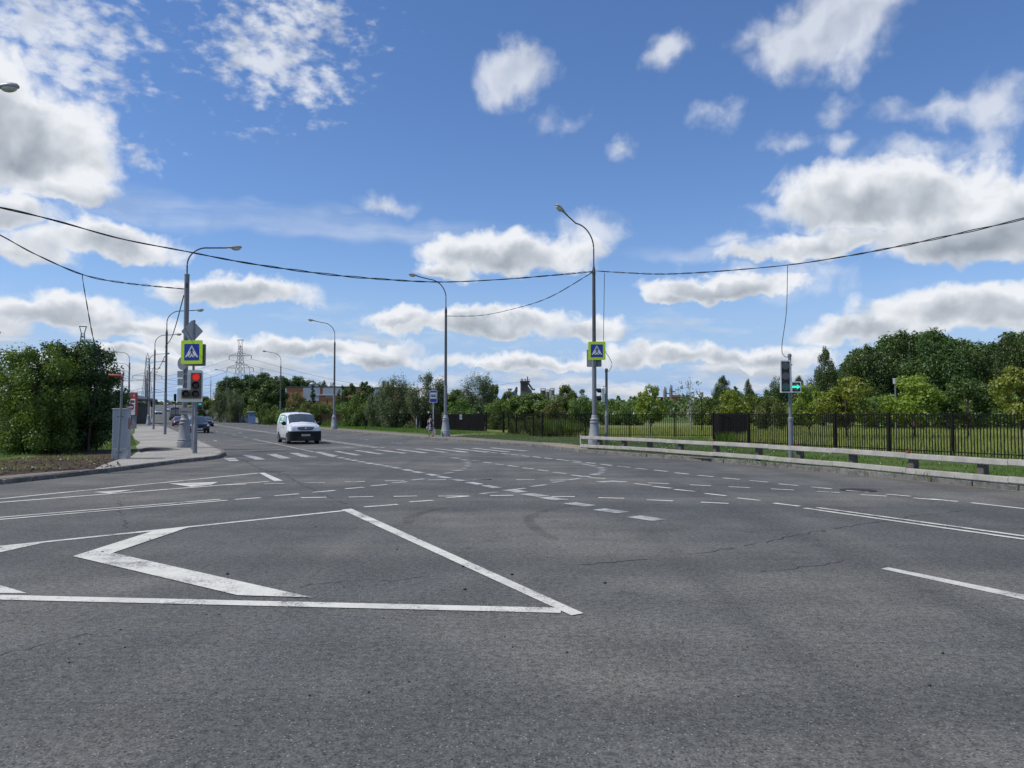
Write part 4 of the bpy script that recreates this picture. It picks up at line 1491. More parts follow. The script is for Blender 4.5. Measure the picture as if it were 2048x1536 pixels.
hm = K['sigbody']
lens(t, 'red_lens', xc, zs[0], lr, -0.185, K['lit_red'], lr * 1.5, hm, 'round red lens, lit')
lens(t, 'amber_lens', xc, zs[1], lr, -0.185, K['lens_dark'], lr * 1.7, hm)
lens(t, 'green_lens', xc, zs[2], lr, -0.185, K['lens_dark'], lr * 1.7, hm)
lens(t, 'turn_lens', px(371.8), zs[2], lr, -0.185, K['lens_dark'], lr * 1.7, hm)
t.rotation_euler.z = R(17)

# pedestrian signal below it, on its own bracket further back, lit green
PP = Q(396, 812, dA)
t = thing('pedestrian_signal', 'small pedestrian signal with green digits lit, behind the post of the red traffic light', 'traffic light', (PP.x, PP.y + .3, PP.z), R(6))
MB().bbox((0, 0, 0), (wx(10, dA), 0.14, wx(16, dA)), 0.015).build('housing', K['sigbody'], t)
m = MB()
for sx in (-1, 1):
    m.plate([(x + sx * .04, z + .10) for x, z in rrect(.028, .07, .01)], -0.08, -0.07)
m.build('countdown', K['lit_green'], t)
MB().plate([(x, z - .09) for x, z in rrect(.18, .16, .02)], -0.078, -0.07).build('lower_lens', K['lens_dark'], t)
MB().box((-.30, 0.02, -.2), (0.62, 0.035, 0.035)).build('bracket', K['pole'], t)

# right signal with the green arrow
TQ = G(1582, 918, VZ)
dQ = TQ.y
qz = lambda v: Q(1582, v, dQ).z - VZ
t = thing('traffic_light', 'traffic light with a green right arrow lit, behind the guard rail', 'traffic light', (TQ.x, TQ.y, VZ), R(-3))
m = MB().lathe([(0.095, 0), (0.092, qz(842)), (0.10, qz(842)), (0.10, qz(836)), (0.066, qz(834)), (0.058, qz(722)), (0.058, qz(714)), (0.075, qz(713)), (0.075, qz(709)), (0.03, qz(707))], 16)
m.build('post', K['pole'], t, 40)
qx = lambda u: (u - 1580.5) / F * dQ
def sig_box(x0, x1, z0, z1, name):
    cx, cz, w, h = (x0 + x1) / 2, (z0 + z1) / 2, x1 - x0, z1 - z0
    fr = MB().plate([(x + cx, z + cz) for x, z in rrect(w, h, .012)], -0.16, -0.08).build(name, K['white'], t)
    MB().plate([(x + cx, z + cz) for x, z in rrect(w - .085, h - .085, .01)], -0.166, -0.16).build('black_face', K['signblack'], fr)
    return fr
fr = sig_box(qx(1559.5), qx(1579.8), qz(785.5), qz(721.2), 'housing')
lr = wx(7.4, dQ)
for k, (v, mm, nm) in enumerate(((731.8, 'lens_grey', 'red_lens'), (752.6, 'lens_grey', 'amber_lens'), (774, 'lens_green', 'green_lens'))):
    MB().disc_y((qx(1569.6), qz(v)), lr, -0.174, -0.166, 28).build(nm, K[mm], t)
fr = sig_box(qx(1580.4), qx(1600), qz(785.3), qz(763.3), 'arrow_housing')
MB().disc_y((qx(1590.1), qz(774.2)), lr, -0.172, -0.166, 28).build('arrow_lens', K['lens_grey'], t)
ax, az_ = qx(1590.3), qz(774)
k = lr * 1.06
ar = MB().plate([(ax - k, az_ - .26 * k), (ax + .25 * k, az_ - .26 * k), (ax + .12 * k, az_ - .62 * k), (ax + k, az_), (ax + .12 * k, az_ + .62 * k), (ax + .25 * k, az_ + .26 * k), (ax - k, az_ + .26 * k)], -0.178, -0.172).build('green_arrow', K['lit_green'], t)
MB().box((qx(1581), -0.06, qz(730)), (.12, .10, .05)).box((qx(1581), -0.06, qz(780)), (.12, .10, .05)).build('bracket', K['galv'], t)

# side-on pedestrian signal on its own post
TR = G(1213.5, 888.5, VZ)
dR = TR.y
rz_ = lambda v: Q(1213, v, dR).z - VZ
t = thing('pedestrian_signal', 'pedestrian signal seen side-on on a slim post next to the right-hand lamp', 'traffic light', (TR.x, TR.y, VZ), 0.0)
m = MB().lathe([(0.105, 0), (0.10, rz_(833)), (0.115, rz_(833)), (0.115, rz_(830)), (0.078, rz_(828)), (0.072, rz_(745)), (0.09, rz_(744)), (0.09, rz_(738)), (0.04, rz_(736.5))], 16)
m.build('post', K['pole'], t, 40)
bx = (1206 - 1213.5) / F * dR
bd = MB()
bd.bbox((bx, 0, rz_(790)), (0.20, 0.30, rz_(776) - rz_(804)), 0.03)
b_ = bd.build('housing', K['sigframe'], t)
m = MB().box((bx * .4, 0, rz_(772.5)), (abs(bx) * 1.1, .04, .04)).box((bx * .4, 0, rz_(800)), (abs(bx) * 1.1, .04, .04))
m.build('bracket', K['galv'], t)
for v, mm, nm in ((782, 'lens_red', 'red_lens'), (797, 'lens_dark', 'green_lens')):
    z = rz_(v)
    o = MB().ell((bx - .105, 0, z), (.03, .115, .115), 14, 8).build(nm, K[mm], t, 180)
    hv, hf = hood(.15, .34)
    MB().add([(bx - .10 + p[1], p[0], z + p[2]) for p in hv], hf).build('visor', K['black'], o, 40)

# black far signal over the left pavement and its twin further up
for (u, v, s_, t_, lb) in ((351, 795, 160, 6.2, 'black traffic signal on a pole far up the road, left of the corner lamp'), (304, 808, 190, 1.2, 'small black traffic signal beside the far lamps of the left pavement')):
    p = st(s_, t_)
    zb = ground_z(p.x, p.y)
    ds = p.y
    p = Q(u, 800, ds)
    t = thing('traffic_light', lb, 'traffic light', (p.x, p.y, ground_z(p.x, p.y)))
    z = Q(u, v, ds).z - t.location.z
    MB().lathe([(0.09, 0), (0.08, z + .7)], 10).build('post', K['pole_dark'], t, 40)
    bd = MB().bbox((0, -.15, z), (0.42, .22, 1.35), .03)
    for k in (-1, 0, 1):
        hv, hf = hood(.17, .28)
        bd.add([(q[0], q[1] - .26, q[2] + z + k * .40) for q in hv], hf)
    bd.build('housing', K['black'], t)

# ------------------------------------------------------------------ cabinet and crooked pipe
q0 = G(223.5, 918, VZ)
cw = 0.52
yaw = R(10)
CABH = Q(240, 817.5, q0.y).z - VZ
cdep = 0.50
t = thing('utility_cabinet', 'tall grey utility cabinet with a red scrawl, on the soil beside the pavement', 'cabinet', (q0.x, q0.y, VZ), yaw)
cb_ = MB()
cb_.bbox((cw / 2, cdep / 2, 0.20), (cw + .012, cdep + .012, 0.40), .012)
cb_.build('plinth', mat('cabinet_plinth_paint', (0.40, 0.42, 0.44), 0.6, var=.3, scale=4, col2=(.55, .56, .56)), t)
cb_ = MB().bbox((cw / 2, cdep / 2, 0.403 + (CABH - .403 - .03) / 2), (cw, cdep, CABH - .403 - .03), .012)
cb_.build('body', K['cab'], t)
MB().bbox((cw / 2, cdep / 2, CABH - .01), (cw + .05, cdep + .05, 0.04), .012).build('cap', K['cab'], t)
MB().box((cw + .003, cdep * .5, 1.1), (.008, cdep * .88, 1.25)).build('door', K['cab'], t)
m = MB()
pts = [(0.14, 1.16), (0.135, 1.36), (0.17, 1.52), (0.25, 1.56), (0.32, 1.50), (0.35, 1.36), (0.345, 1.16)]
m.tube([(cw + .012, y, z) for y, z in pts], .022, 6)
m.tube([(cw + .012, 0.24, 1.28), (cw + .012, 0.30, 1.22), (cw + .012, 0.29, 1.38)], .016, 6)
m.tube([(cw + .012, 0.13, 1.16), (cw + .012, 0.22, 1.17)], .018, 6)
m.tube([(cw + .012, 0.32, 1.16), (cw + .012, 0.40, 1.17)], .018, 6)
m.build('red_scrawl', mat('faded_red_spray', (0.36, 0.13, 0.12), .8), t)
PPp = G(237, 918.5, VZ)
t = thing('pipe_post', 'grey pipe post with a red bent top, standing against the front of the cabinet', 'pipe', (PPp.x, PPp.y - .05, VZ), R(2))
zt = Q(237, 757, PPp.y).z - VZ
MB().tube([(0.0, 0, 0), (0.07, 0, zt * .5), (0.11, 0, zt - .1)], 0.042, 12).build('pipe', K['pole'], t, 60)
pts = [(0.11, 0, zt - .1), (0.115, 0, zt - .02)] + [(0.115 - .13 * (1 - math.cos(a)), 0, zt - .02 + .13 * math.sin(a)) for a in [R(k * 15) for k in range(1, 7)]] + [(-.40, 0, zt + .12)]
MB().tube(pts, 0.043, 12).build('red_bend', K['redpaint'], t, 60)
m = MB()
for z in (0.27, 1.62):
    m.box((0.02 + z * .02, 0.03, z), (0.20, 0.10, 0.035))
m.build('bracket', K['pole_dark'], t)

# ------------------------------------------------------------------ overhead cables
def cable_between(u_v, Aw, Bw):
    """points of a hanging cable whose plan line runs A -> B and which is seen at the given pixels"""
    out = []
    for u, v in u_v:
        r = ray(u, v)
        k = r.x / r.y
        dx, dy = Bw.x - Aw.x, Bw.y - Aw.y
        den = dx - k * dy
        tau = (k * Aw.y - Aw.x) / den
        d = Aw.y + tau * dy
        out.append(Q(u, v, d))
    return out

def smooth_pts(ps, n=8):
    out = []
    for i in range(len(ps) - 1):
        p0, p1, p2, p3 = ps[max(i - 1, 0)], ps[i], ps[i + 1], ps[min(i + 2, len(ps) - 1)]
        for k in range(n):
            f = k / n
            out.append(0.5 * ((2 * p1) + (p2 - p0) * f + (2 * p0 - 5 * p1 + 4 * p2 - p3) * f * f + (3 * p1 - p0 - 3 * p2 + p3) * f ** 3))
    out.append(ps[-1])
    return out

def cable(label, ps, r=0.03, twist=True, seed=0, name='overhead_cable'):
    ps = smooth_pts([Vector(p) for p in ps])
    L = [0.0]
    for a, b in zip(ps[:-1], ps[1:]):
        L.append(L[-1] + (b - a).length)
    n = max(len(ps), int(L[-1] / (0.22 if twist else .5)))
    fine = []
    j = 0
    for i in range(n + 1):
        s = L[-1] * i / n
        while j < len(L) - 2 and L[j + 1] < s:
            j += 1
        fine.append(ps[j].lerp(ps[j + 1], (s - L[j]) / max(1e-6, L[j + 1] - L[j])))
    mb = MB()
    if twist:
        rnd = random.Random(seed)
        for ph in (0.0, math.pi):
            pts = []
            for i, p in enumerate(fine):
                a = ph + i * 0.62 + math.sin(i * .13 + seed)
                w = r * (0.62 + .35 * math.sin(i * .09 + seed * 2))
                pts.append(p + Vector((math.cos(a) * w * .7, math.cos(a) * w * .4, math.sin(a) * w)))
            mb.tube(pts, r * .62, 6)
    else:
        mb.tube(fine, r, 6)
    return tag(mb.build(name, K['cable'], None, 60), label, 'cable')

lampL = Vector((hp.x - 3.4, 23.2, 0))
endR = Vector((19.5, 21.0, 0))
ends = Vector((-19.5, 24.0, 0))
cable('long twisted cable sagging across the sky from upper left to the right-hand lamp', cable_between([(-160, 385), (0, 415), (110, 441), (240, 477), (368, 502), (500, 527), (650, 548), (760, 558), (880, 564), (1000, 559), (1100, 551), (1186, 543)], lampL, E_POS), 0.032, True, 1)
cabR = cable_between([(1193, 542), (1260, 546), (1330, 548), (1430, 543), (1575, 530), (1700, 511), (1800, 492), (1900, 471), (2048, 437), (2250, 380)], E_POS, endR)
cable('twisted cable running from the right-hand lamp to the right edge of the sky', cabR, 0.028, True, 3)
cabL = cable_between([(-160, 388), (0, 470), (70, 508), (165, 549), (250, 566), (368, 578)], ends, A)
cable('twisted cable from the left edge of the sky down to the corner lamp', cabL, 0.027, True, 5)
cable('thin cable between the bus stop lamp and the right-hand lamp', cable_between([(893, 632), (960, 631), (1030, 617), (1100, 594), (1184, 545)], F_POS, E_POS), 0.022, True, 7)
pr = cabR[4]
top = Vector((TQ.x - .02, TQ.y, Q(1578, 716, dQ).z))
cable('grey drop wire hanging down to the green arrow signal', [pr, pr.lerp(Q(1573, 620, pr.y - 1), 1), Q(1564, 690, dQ + .6), Q(1567, 711, dQ), Q(1578, 715, dQ)], 0.014, False, name='drop_wire')
cable('drop wire beside the right-hand lamp leading to the side-on pedestrian signal', [Q(1209, 546, dR), Q(1208, 610, dR), Q(1208, 690, dR), Q(1219, 716, dR), Q(1224, 728, dR), Q(1219, 741, dR), Q(1214, 743, dR)], 0.016, False, name='drop_wire')
pl_ = cabL[3]
cable('pair of wires dropping from the left cable into the hedge', [pl_, pl_ + Vector((0.02, 0, -.25)), Q(174, 610, pl_.y + .4), Q(184, 665, pl_.y + .6), Q(196, 715, pl_.y + .8), Q(206, 760, pl_.y + 1)], 0.02, True, 9, name='drop_wire')
for i_, (ua, va, ub, vb, P1_, P2_, lb) in enumerate(((330, 700, 368, 590, G(330, 868.5, VZ), A, 'slack cable from the corner lamp to the nearest plain dark pole'),
                                      (307, 735, 330, 712, G(307, 858.5, VZ), G(330, 868.5, VZ), 'slack cable between the two plain dark poles'),
                                      (297, 735, 307, 735, G(297, 850.6, VZ), G(307, 858.5, VZ), 'slack cable from the second plain pole to the lamp behind it'))):
    um = (ua * .6 + ub * .4)
    cable(lb, cable_between([(ua, va - 6 if i_ == 0 else va), (um, (va * .62 + vb * .38) + 12), (ub, vb)], P1_, P2_), 0.03, False)

# ------------------------------------------------------------------ guard rail
RP = [G(u, v, VZ) for u, v in ((1162, 896), (1300, 904.5), (1500, 920), (1700, 938), (1850, 954), (2048, 972.5))]
RP = [RP[0], RP[1], RP[2], RP[3], RP[4], RP[5], RP[5] + (RP[5] - RP[4]).normalized() * 6]
def along(pts, ds):
    L = [0]
    for a, b in zip(pts[:-1], pts[1:]):
        L.append(L[-1] + (b - a).length)
    out = []
    for d in ds:
        j = 0
        while j < len(L) - 2 and L[j + 1] < d:
            j += 1
        f = (d - L[j]) / (L[j + 1] - L[j])
        p = pts[j].lerp(pts[j + 1], f)
        dd = (pts[j + 1] - pts[j]).normalized()
        out.append((p, dd))
    return out, L[-1]
_, RL = along(RP, [0])
t = thing('guard_rail', 'cream two-bar guard rail on timber posts along the right kerb', 'guard rail')
for nm, zc, off, hh in (('top_bar', 0.665, 0.0, 0.165), ('lower_bar', 0.245, 0.0, 0.165)):
    n = 9
    pos, _ = along(RP, [RL * i / n for i in range(n + 1)])
    for i in range(n):
        a, b = pos[i][0], pos[i + 1][0]
        d = (b - a)
        c = (a + b) / 2
        L_ = d.length
        yaw = math.atan2(d.y, d.x)
        nr = Vector((d.y, -d.x, 0)).normalized() * -1
        m = MB()
        for w_, h_, oy in ((0.05, hh, 0.0), (0.075, hh * .74, 0.01)):
            m.box((c.x - nr.x * oy, c.y - nr.y * oy, VZ + zc - VZ + (0.012 if i % 2 else 0.0) - 0.004 * i * 0), (L_ - .012, w_, h_), yaw)
        m.build(nm, K['rail'], t)
d0_ = (RP[1] - RP[0]).normalized()
m = MB().box((RP[0].x, RP[0].y, (0.16 + 0.78) / 2), (0.055, 0.085, 0.66), math.atan2(d0_.y, d0_.x))
m.build('end_bar', K['rail'], t)
ds = []
for u in (1194, 1243, 1294, 1355, 1425, 1510, 1592, 1697, 1815, 1955, 2120):
    best = min(((abs(1024 + F * p.x / p.y - u), i) for i, (p, d) in enumerate(along(RP, [RL * k / 600 for k in range(601)])[0])))
    ds.append(RL * best[1] / 600)
pos, _ = along(RP, ds)
for i, (p, d) in enumerate(pos):
    nr = Vector((-d.y, d.x, 0))
    if nr.y < 0:
        nr = -nr
    c = p + nr * 0.15
    m = MB().bbox((c.x, c.y, 0.36), (0.20, 0.20, 0.74), 0.015, math.atan2(d.y, d.x))
    m.build('rail_post', K['wood'], t)
    if i in (4, 6, 8):
        MB().bbox((p.x, p.y, 0.66 + .085 + .045 if i else .42), (0.075, 0.05, 0.085), .01, math.atan2(d.y, d.x)).build('reflector', K['red'], t)

# ------------------------------------------------------------------ fences
RJ = random.Random(31)
def picket_run(t, a, b, npanel, h=1.72, gap=0.136, pk=0.036, m=None, base=VZ, posts=True, pw=0.10, last=True, solid=False):
    m = m or K['fence']
    a, b = Vector(a), Vector(b)
    d = (b - a)
    yaw = math.atan2(d.y, d.x)
    L = d.length
    d.normalize()
    pl_ = L / npanel
    for i in range(npanel):
        p, q = a + d * pl_ * i, a + d * pl_ * (i + 1)
        mb = MB()
        c = (p + q) / 2
        for z in (0.16, h - 0.06):
            mb.box((c.x, c.y, base + z), (pl_ - pw, 0.035, 0.04), yaw)
        n = int((pl_ - pw) / gap)
        if solid:
            n = int((pl_ - pw) / 0.16)
            for k in range(n):
                s = p + d * (pw / 2 + (k + .5) * (pl_ - pw) / n)
                mb.box((s.x, s.y, base + h / 2 + .04), ((pl_ - pw) / n - .004, 0.022 + .008 * (k % 2), h - .08), yaw)
        else:
            for k in range(n):
                s = p + d * (pw / 2 + (k + .5) * (pl_ - pw) / n)
                mb.box((s.x, s.y, base + h / 2 + RJ.uniform(-.008, .008)), (pk, 0.022, h - 0.02), yaw + RJ.uniform(-.12, .12), 0.0, RJ.gauss(0, .0045))
        mb.build('fence_panel', m, t)
    if posts:
        for i in range(npanel + (1 if last else 0)):
            p = a + d * pl_ * i
            MB().bbox((p.x, p.y, base + h / 2 - .02), (pw, pw, h + 0.12), 0.01, yaw).build('fence_post', m, t)

n0 = FENCE_NEAR
t = thing('picket_fence', 'black metal picket fence nearest the guard rail, with the tall meadow behind it', 'fence')
picket_run(t, n0[1], n0[2], 6, 1.74)
picket_run(t, n0[0], n0[1], 6, 1.74, last=False)
t = thing('picket_fence', 'dense dark return of the fence, seen almost edge-on left of the arrow signal', 'fence')
FR1, FR2 = G(1427, 886, VZ), G(1464, 887.5, VZ)
picket_run(t, FR1, FR2, 1, 1.76, solid=True, last=False)
picket_run(t, n0[2], Vector((21.5, 71, 0)), 9, 1.76, 0.10, last=False)
t = thing('picket_fence', 'black metal picket fence further back, behind the right-hand lamp', 'fence')
picket_run(t, FENCE_FAR[0] + Vector((0.7, -.1, 0)), FENCE_FAR[1], 4, 1.72)
GF1, GF2, GF3 = G(1085, 871.5, VZ), G(1050, 869.5, VZ), G(1017, 867, VZ)
picket_run(t, FENCE_FAR[1], GF2, 2, 1.72, 0.24)
picket_run(t, GF2, GF3, 2, 1.72, 0.24)
gL, gR = G(972, 862.5, VZ), G(1007, 866, VZ)
t = thing('fence_gate', 'dark barred gate in the fence at the end of the dirt path', 'gate')
m = MB().bbox((gL.x, gL.y, VZ + .95), (.16, .16, 1.95), .01)
m.build('gate_post', K['fence'], t)
MB().bbox((gR.x, gR.y, VZ + .95), (.20, .20, 1.95), .01).build('gate_post', K['fence'], t)
mb = MB()
d = (gR - gL)
for z in (0.25, 1.0, 1.78):
    c = (gL + gR) / 2
    mb.box((c.x, c.y, VZ + z), (d.length - .2, .05, .06), math.atan2(d.y, d.x))
for k in range(1, 18):
    p = gL.lerp(gR, k / 18)
    mb.box((p.x, p.y, VZ + 1.0), (.03, .03, 1.6), math.atan2(d.y, d.x))
mb.build('gate_leaf', K['fence'], t)
t = thing('board_fence', 'long dark brown fence along the right pavement, overgrown by willows', 'fence')
b0 = gL + Vector((-.2, .2, 0))
BF1 = Q(835, 850, 92); BF1.z = 0
BF2 = Q(640, 850, 117); BF2.z = 0
picket_run(t, b0, BF1, 5, 1.72, 0.075, 0.04, K['fence'])
picket_run(t, BF1, BF2, 9, 1.74, m=K['fence_brown'], solid=True)
WP = G(835.5, 857, VZ)
t = thing('fence_marker_post', 'pale grey post standing in front of the brown fence', 'post', (WP.x, WP.y - 1.0, VZ))
MB().lathe([(0.10, 0), (0.10, 1.6), (0.05, 1.68)], 12).build('post', K['galv'], t, 40)
np_ = gL.lerp(BF1, .32)
t = thing('notice', 'white paper notice hung on the dark fence left of the gate', 'notice', (np_.x, np_.y - .25, VZ))
npx = Q(922, 834, np_.y - .25)
t.location = npx
MB().plate(rrect(wx(5.5, npx.y), wx(9.5, npx.y), .01), -.006, .006).build('sheet', K['white'], t)
m = MB()
for k in range(5):
    m.box((0, -.009, .14 - k * .06), (.20 if k % 2 else .24, .004, .018))
m.build('printed_lines', K['signback'], t)
# litter bin
LB = G(731, 858, VZ)
t = thing('litter_bin', 'dark litter bin on a post on the grass behind the white van', 'litter bin', LB)
MB().lathe([(.04, 0), (.04, 1.1)], 10).build('post', K['black'], t, 40)
MB().lathe([(.16, .35), (.22, .40), (.24, .95), (.25, .98), (.21, .99), (.19, .5)], 16).build('bin', K['black'], t, 40)

# left garden fence: concrete posts with thin wire mesh bars
t = thing('garden_fence', 'thin wire fence on grey posts under the big bush at the left edge', 'fence')
gp = [Q(-70, 840, 34.2), Q(25, 840, 33.8), Q(131, 840, 34.8), Q(160, 840, 41)]
for p in gp:
    p.z = 0
for i, p in enumerate(gp):
    MB().bbox((p.x, p.y, VZ + .78), (.10 if i < 2 else .07, .10, 1.58), .01).build('fence_post', K['galv'] if i != 1 else K['signback'], t)
for a, b in zip(gp[:-1], gp[1:]):
    d = b - a
    mb = MB()
    n = int(d.length / .14)
    for k in range(1, n):
        p = a.lerp(b, k / n)
        mb.box((p.x, p.y, VZ + .72), (.010, .010, 1.40))
    for z in (.12, .5, 1.0, 1.4):
        c = (a + b) / 2
        mb.box((c.x, c.y, VZ + z), (d.length, .014, .014), math.atan2(d.y, d.x))
    mb.build('fence_panel', K['signback'], t)
# ------------------------------------------------------------------ vehicles: lofted bodies with panels laid on the surface
class Loft:
    """stations (x, [(y, z) bottom centre -> top centre]) give a symmetric body; x grows towards the rear"""
    def __init__(self, stations):
        self.s = stations
        self.nr = len(stations[0][1])
    def pt(self, i, j, side=1):
        i = min(max(i, 0.0), len(self.s) - 1.0)
        j = min(max(j, 0.0), self.nr - 1.0)
        a, b = int(min(math.floor(i), len(self.s) - 2)), int(min(math.floor(j), self.nr - 2))
        fi, fj = i - a, j - b
        def P(q, r):
            x, ring = self.s[q]
            y, z = ring[r]
            return Vector((x, y * side, z))
        return P(a, b).lerp(P(a, b + 1), fj).lerp(P(a + 1, b).lerp(P(a + 1, b + 1), fj), fi)
    def body(self, mb):
        n = self.nr
        ring = 2 * n - 2
        V, Fc = [], []
        for x, r in self.s:
            for y, z in r:
                V.append((x, y, z))
            for y, z in r[-2:0:-1]:
                V.append((x, -y, z))
        for i in range(len(self.s) - 1):
            for k in range(ring):
                j = (k + 1) % ring
                Fc.append((i * ring + k, i * ring + j, (i + 1) * ring + j, (i + 1) * ring + k))
        Fc.append(tuple(range(ring - 1, -1, -1)))
        Fc.append(tuple(range((len(self.s) - 1) * ring, len(self.s) * ring)))
        mb.add(V, Fc)
        return mb
    def patch(self, mb, quad, eps=0.006, nu=6, nv=5, sides=(1, -1)):
        """quad: four (i, j) corners laid on the skin, lifted by eps, with a rim going inside"""
        for sd in sides:
            g = []
            for a in range(nu + 1):
                row = []
                for b in range(nv + 1):
                    u, v = a / nu, b / nv
                    q0 = (quad[0][0] * (1 - u) + quad[1][0] * u, quad[0][1] * (1 - u) + quad[1][1] * u)
                    q1 = (quad[3][0] * (1 - u) + quad[2][0] * u, quad[3][1] * (1 - u) + quad[2][1] * u)
                    i, j = q0[0] * (1 - v) + q1[0] * v, q0[1] * (1 - v) + q1[1] * v
                    p = self.pt(i, j, sd)
                    e = 0.03
                    du = self.pt(i + e, j, sd) - self.pt(i - e, j, sd)
                    dv = self.pt(i, j + e, sd) - self.pt(i, j - e, sd)
                    nrm = du.cross(dv) * (-sd)
                    if nrm.length > 1e-9:
                        nrm.normalize()
                    row.append((p, nrm))
                g.append(row)
            V, Fc = [], []
            m_ = nv + 1
            for row in g:
                for p, nr in row:
                    V.append(p - nr * eps * -1 if False else p + nr * eps)
            for a in range(nu):
                for b in range(nv):
                    Fc.append((a * m_ + b, (a + 1) * m_ + b, (a + 1) * m_ + b + 1, a * m_ + b + 1))
            base = len(V)
            for row in g:
                for p, nr in row:
                    V.append(p - nr * eps)
            rim = [(a, 0) for a in range(nu)] + [(nu, b) for b in range(nv)] + [(a, nv) for a in range(nu, 0, -1)] + [(0, b) for b in range(nv, 0, -1)]
            for k in range(len(rim)):
                a, b = rim[k]
                c, d = rim[(k + 1) % len(rim)]
                Fc.append((a * m_ + b, c * m_ + d, base + c * m_ + d, base + a * m_ + b))
            mb.add(V, Fc)
        return mb

def wheel(parent, x, y, r, w, side, rimm):
    mb = MB()
    prof = [(r * .62, -w / 2), (r * .93, -w / 2), (r, -w * .36), (r, w * .36), (r * .93, w / 2), (r * .62, w / 2)]
    vs, fs = [], []
    n = 26
    for rr, yy in prof:
        for k in range(n):
            q = 2 * math.pi * k / n
            vs.append((x + rr * math.cos(q), y + yy, r + rr * math.sin(q)))
    for i in range(len(prof)):
        i2 = (i + 1) % len(prof)
        for k in range(n):
            j = (k + 1) % n
            fs.append((i * n + k, i * n + j, i2 * n + j, i2 * n + k))
    mb.add(vs, fs)
    t = mb.build('wheel', K['rub'], parent, 40)
    m = MB()
    yo = y + side * w * .38
    m.plate([(x + r * .64 * math.cos(2 * math.pi * k / 24), r + r * .64 * math.sin(2 * math.pi * k / 24)) for k in range(24)], min(yo, yo - side * .03), max(yo, yo - side * .03))
    m.build('hub', K['black'], t)
    m = MB()
    for k in range(5):
        a = 2 * math.pi * k / 5 + .3
        p = stroke((x + .10 * r * math.cos(a), r + .10 * r * math.sin(a)), (x + r * .60 * math.cos(a), r + r * .60 * math.sin(a)), r * .12, r * .09)
        m.plate(p, min(yo, yo + side * .022), max(yo, yo + side * .022))
    ri, ro = r * .56, r * .66
    for k in range(24):
        a0, a1 = 2 * math.pi * k / 24, 2 * math.pi * (k + 1) / 24
        m.plate([(x + ri * math.cos(a0), r + ri * math.sin(a0)), (x + ro * math.cos(a0), r + ro * math.sin(a0)), (x + ro * math.cos(a1), r + ro * math.sin(a1)), (x + ri * math.cos(a1), r + ri * math.sin(a1))], min(yo, yo + side * .018), max(yo, yo + side * .018))
    m.build('rim', rimm, t)
    return t

def arch(parent, x, y, r, side, m):
    """dark disc laid on the flank in place of a wheel opening"""
    pts = [(x + r * math.cos(R(a)), r * .86 + r * math.sin(R(a))) for a in range(-12, 193, 12)]
    MB().plate(pts, min(y, y - side * .35), max(y, y - side * .35)).build('wheel_arch_shade', m, parent)  # its black colour stands in for the shade inside the opening

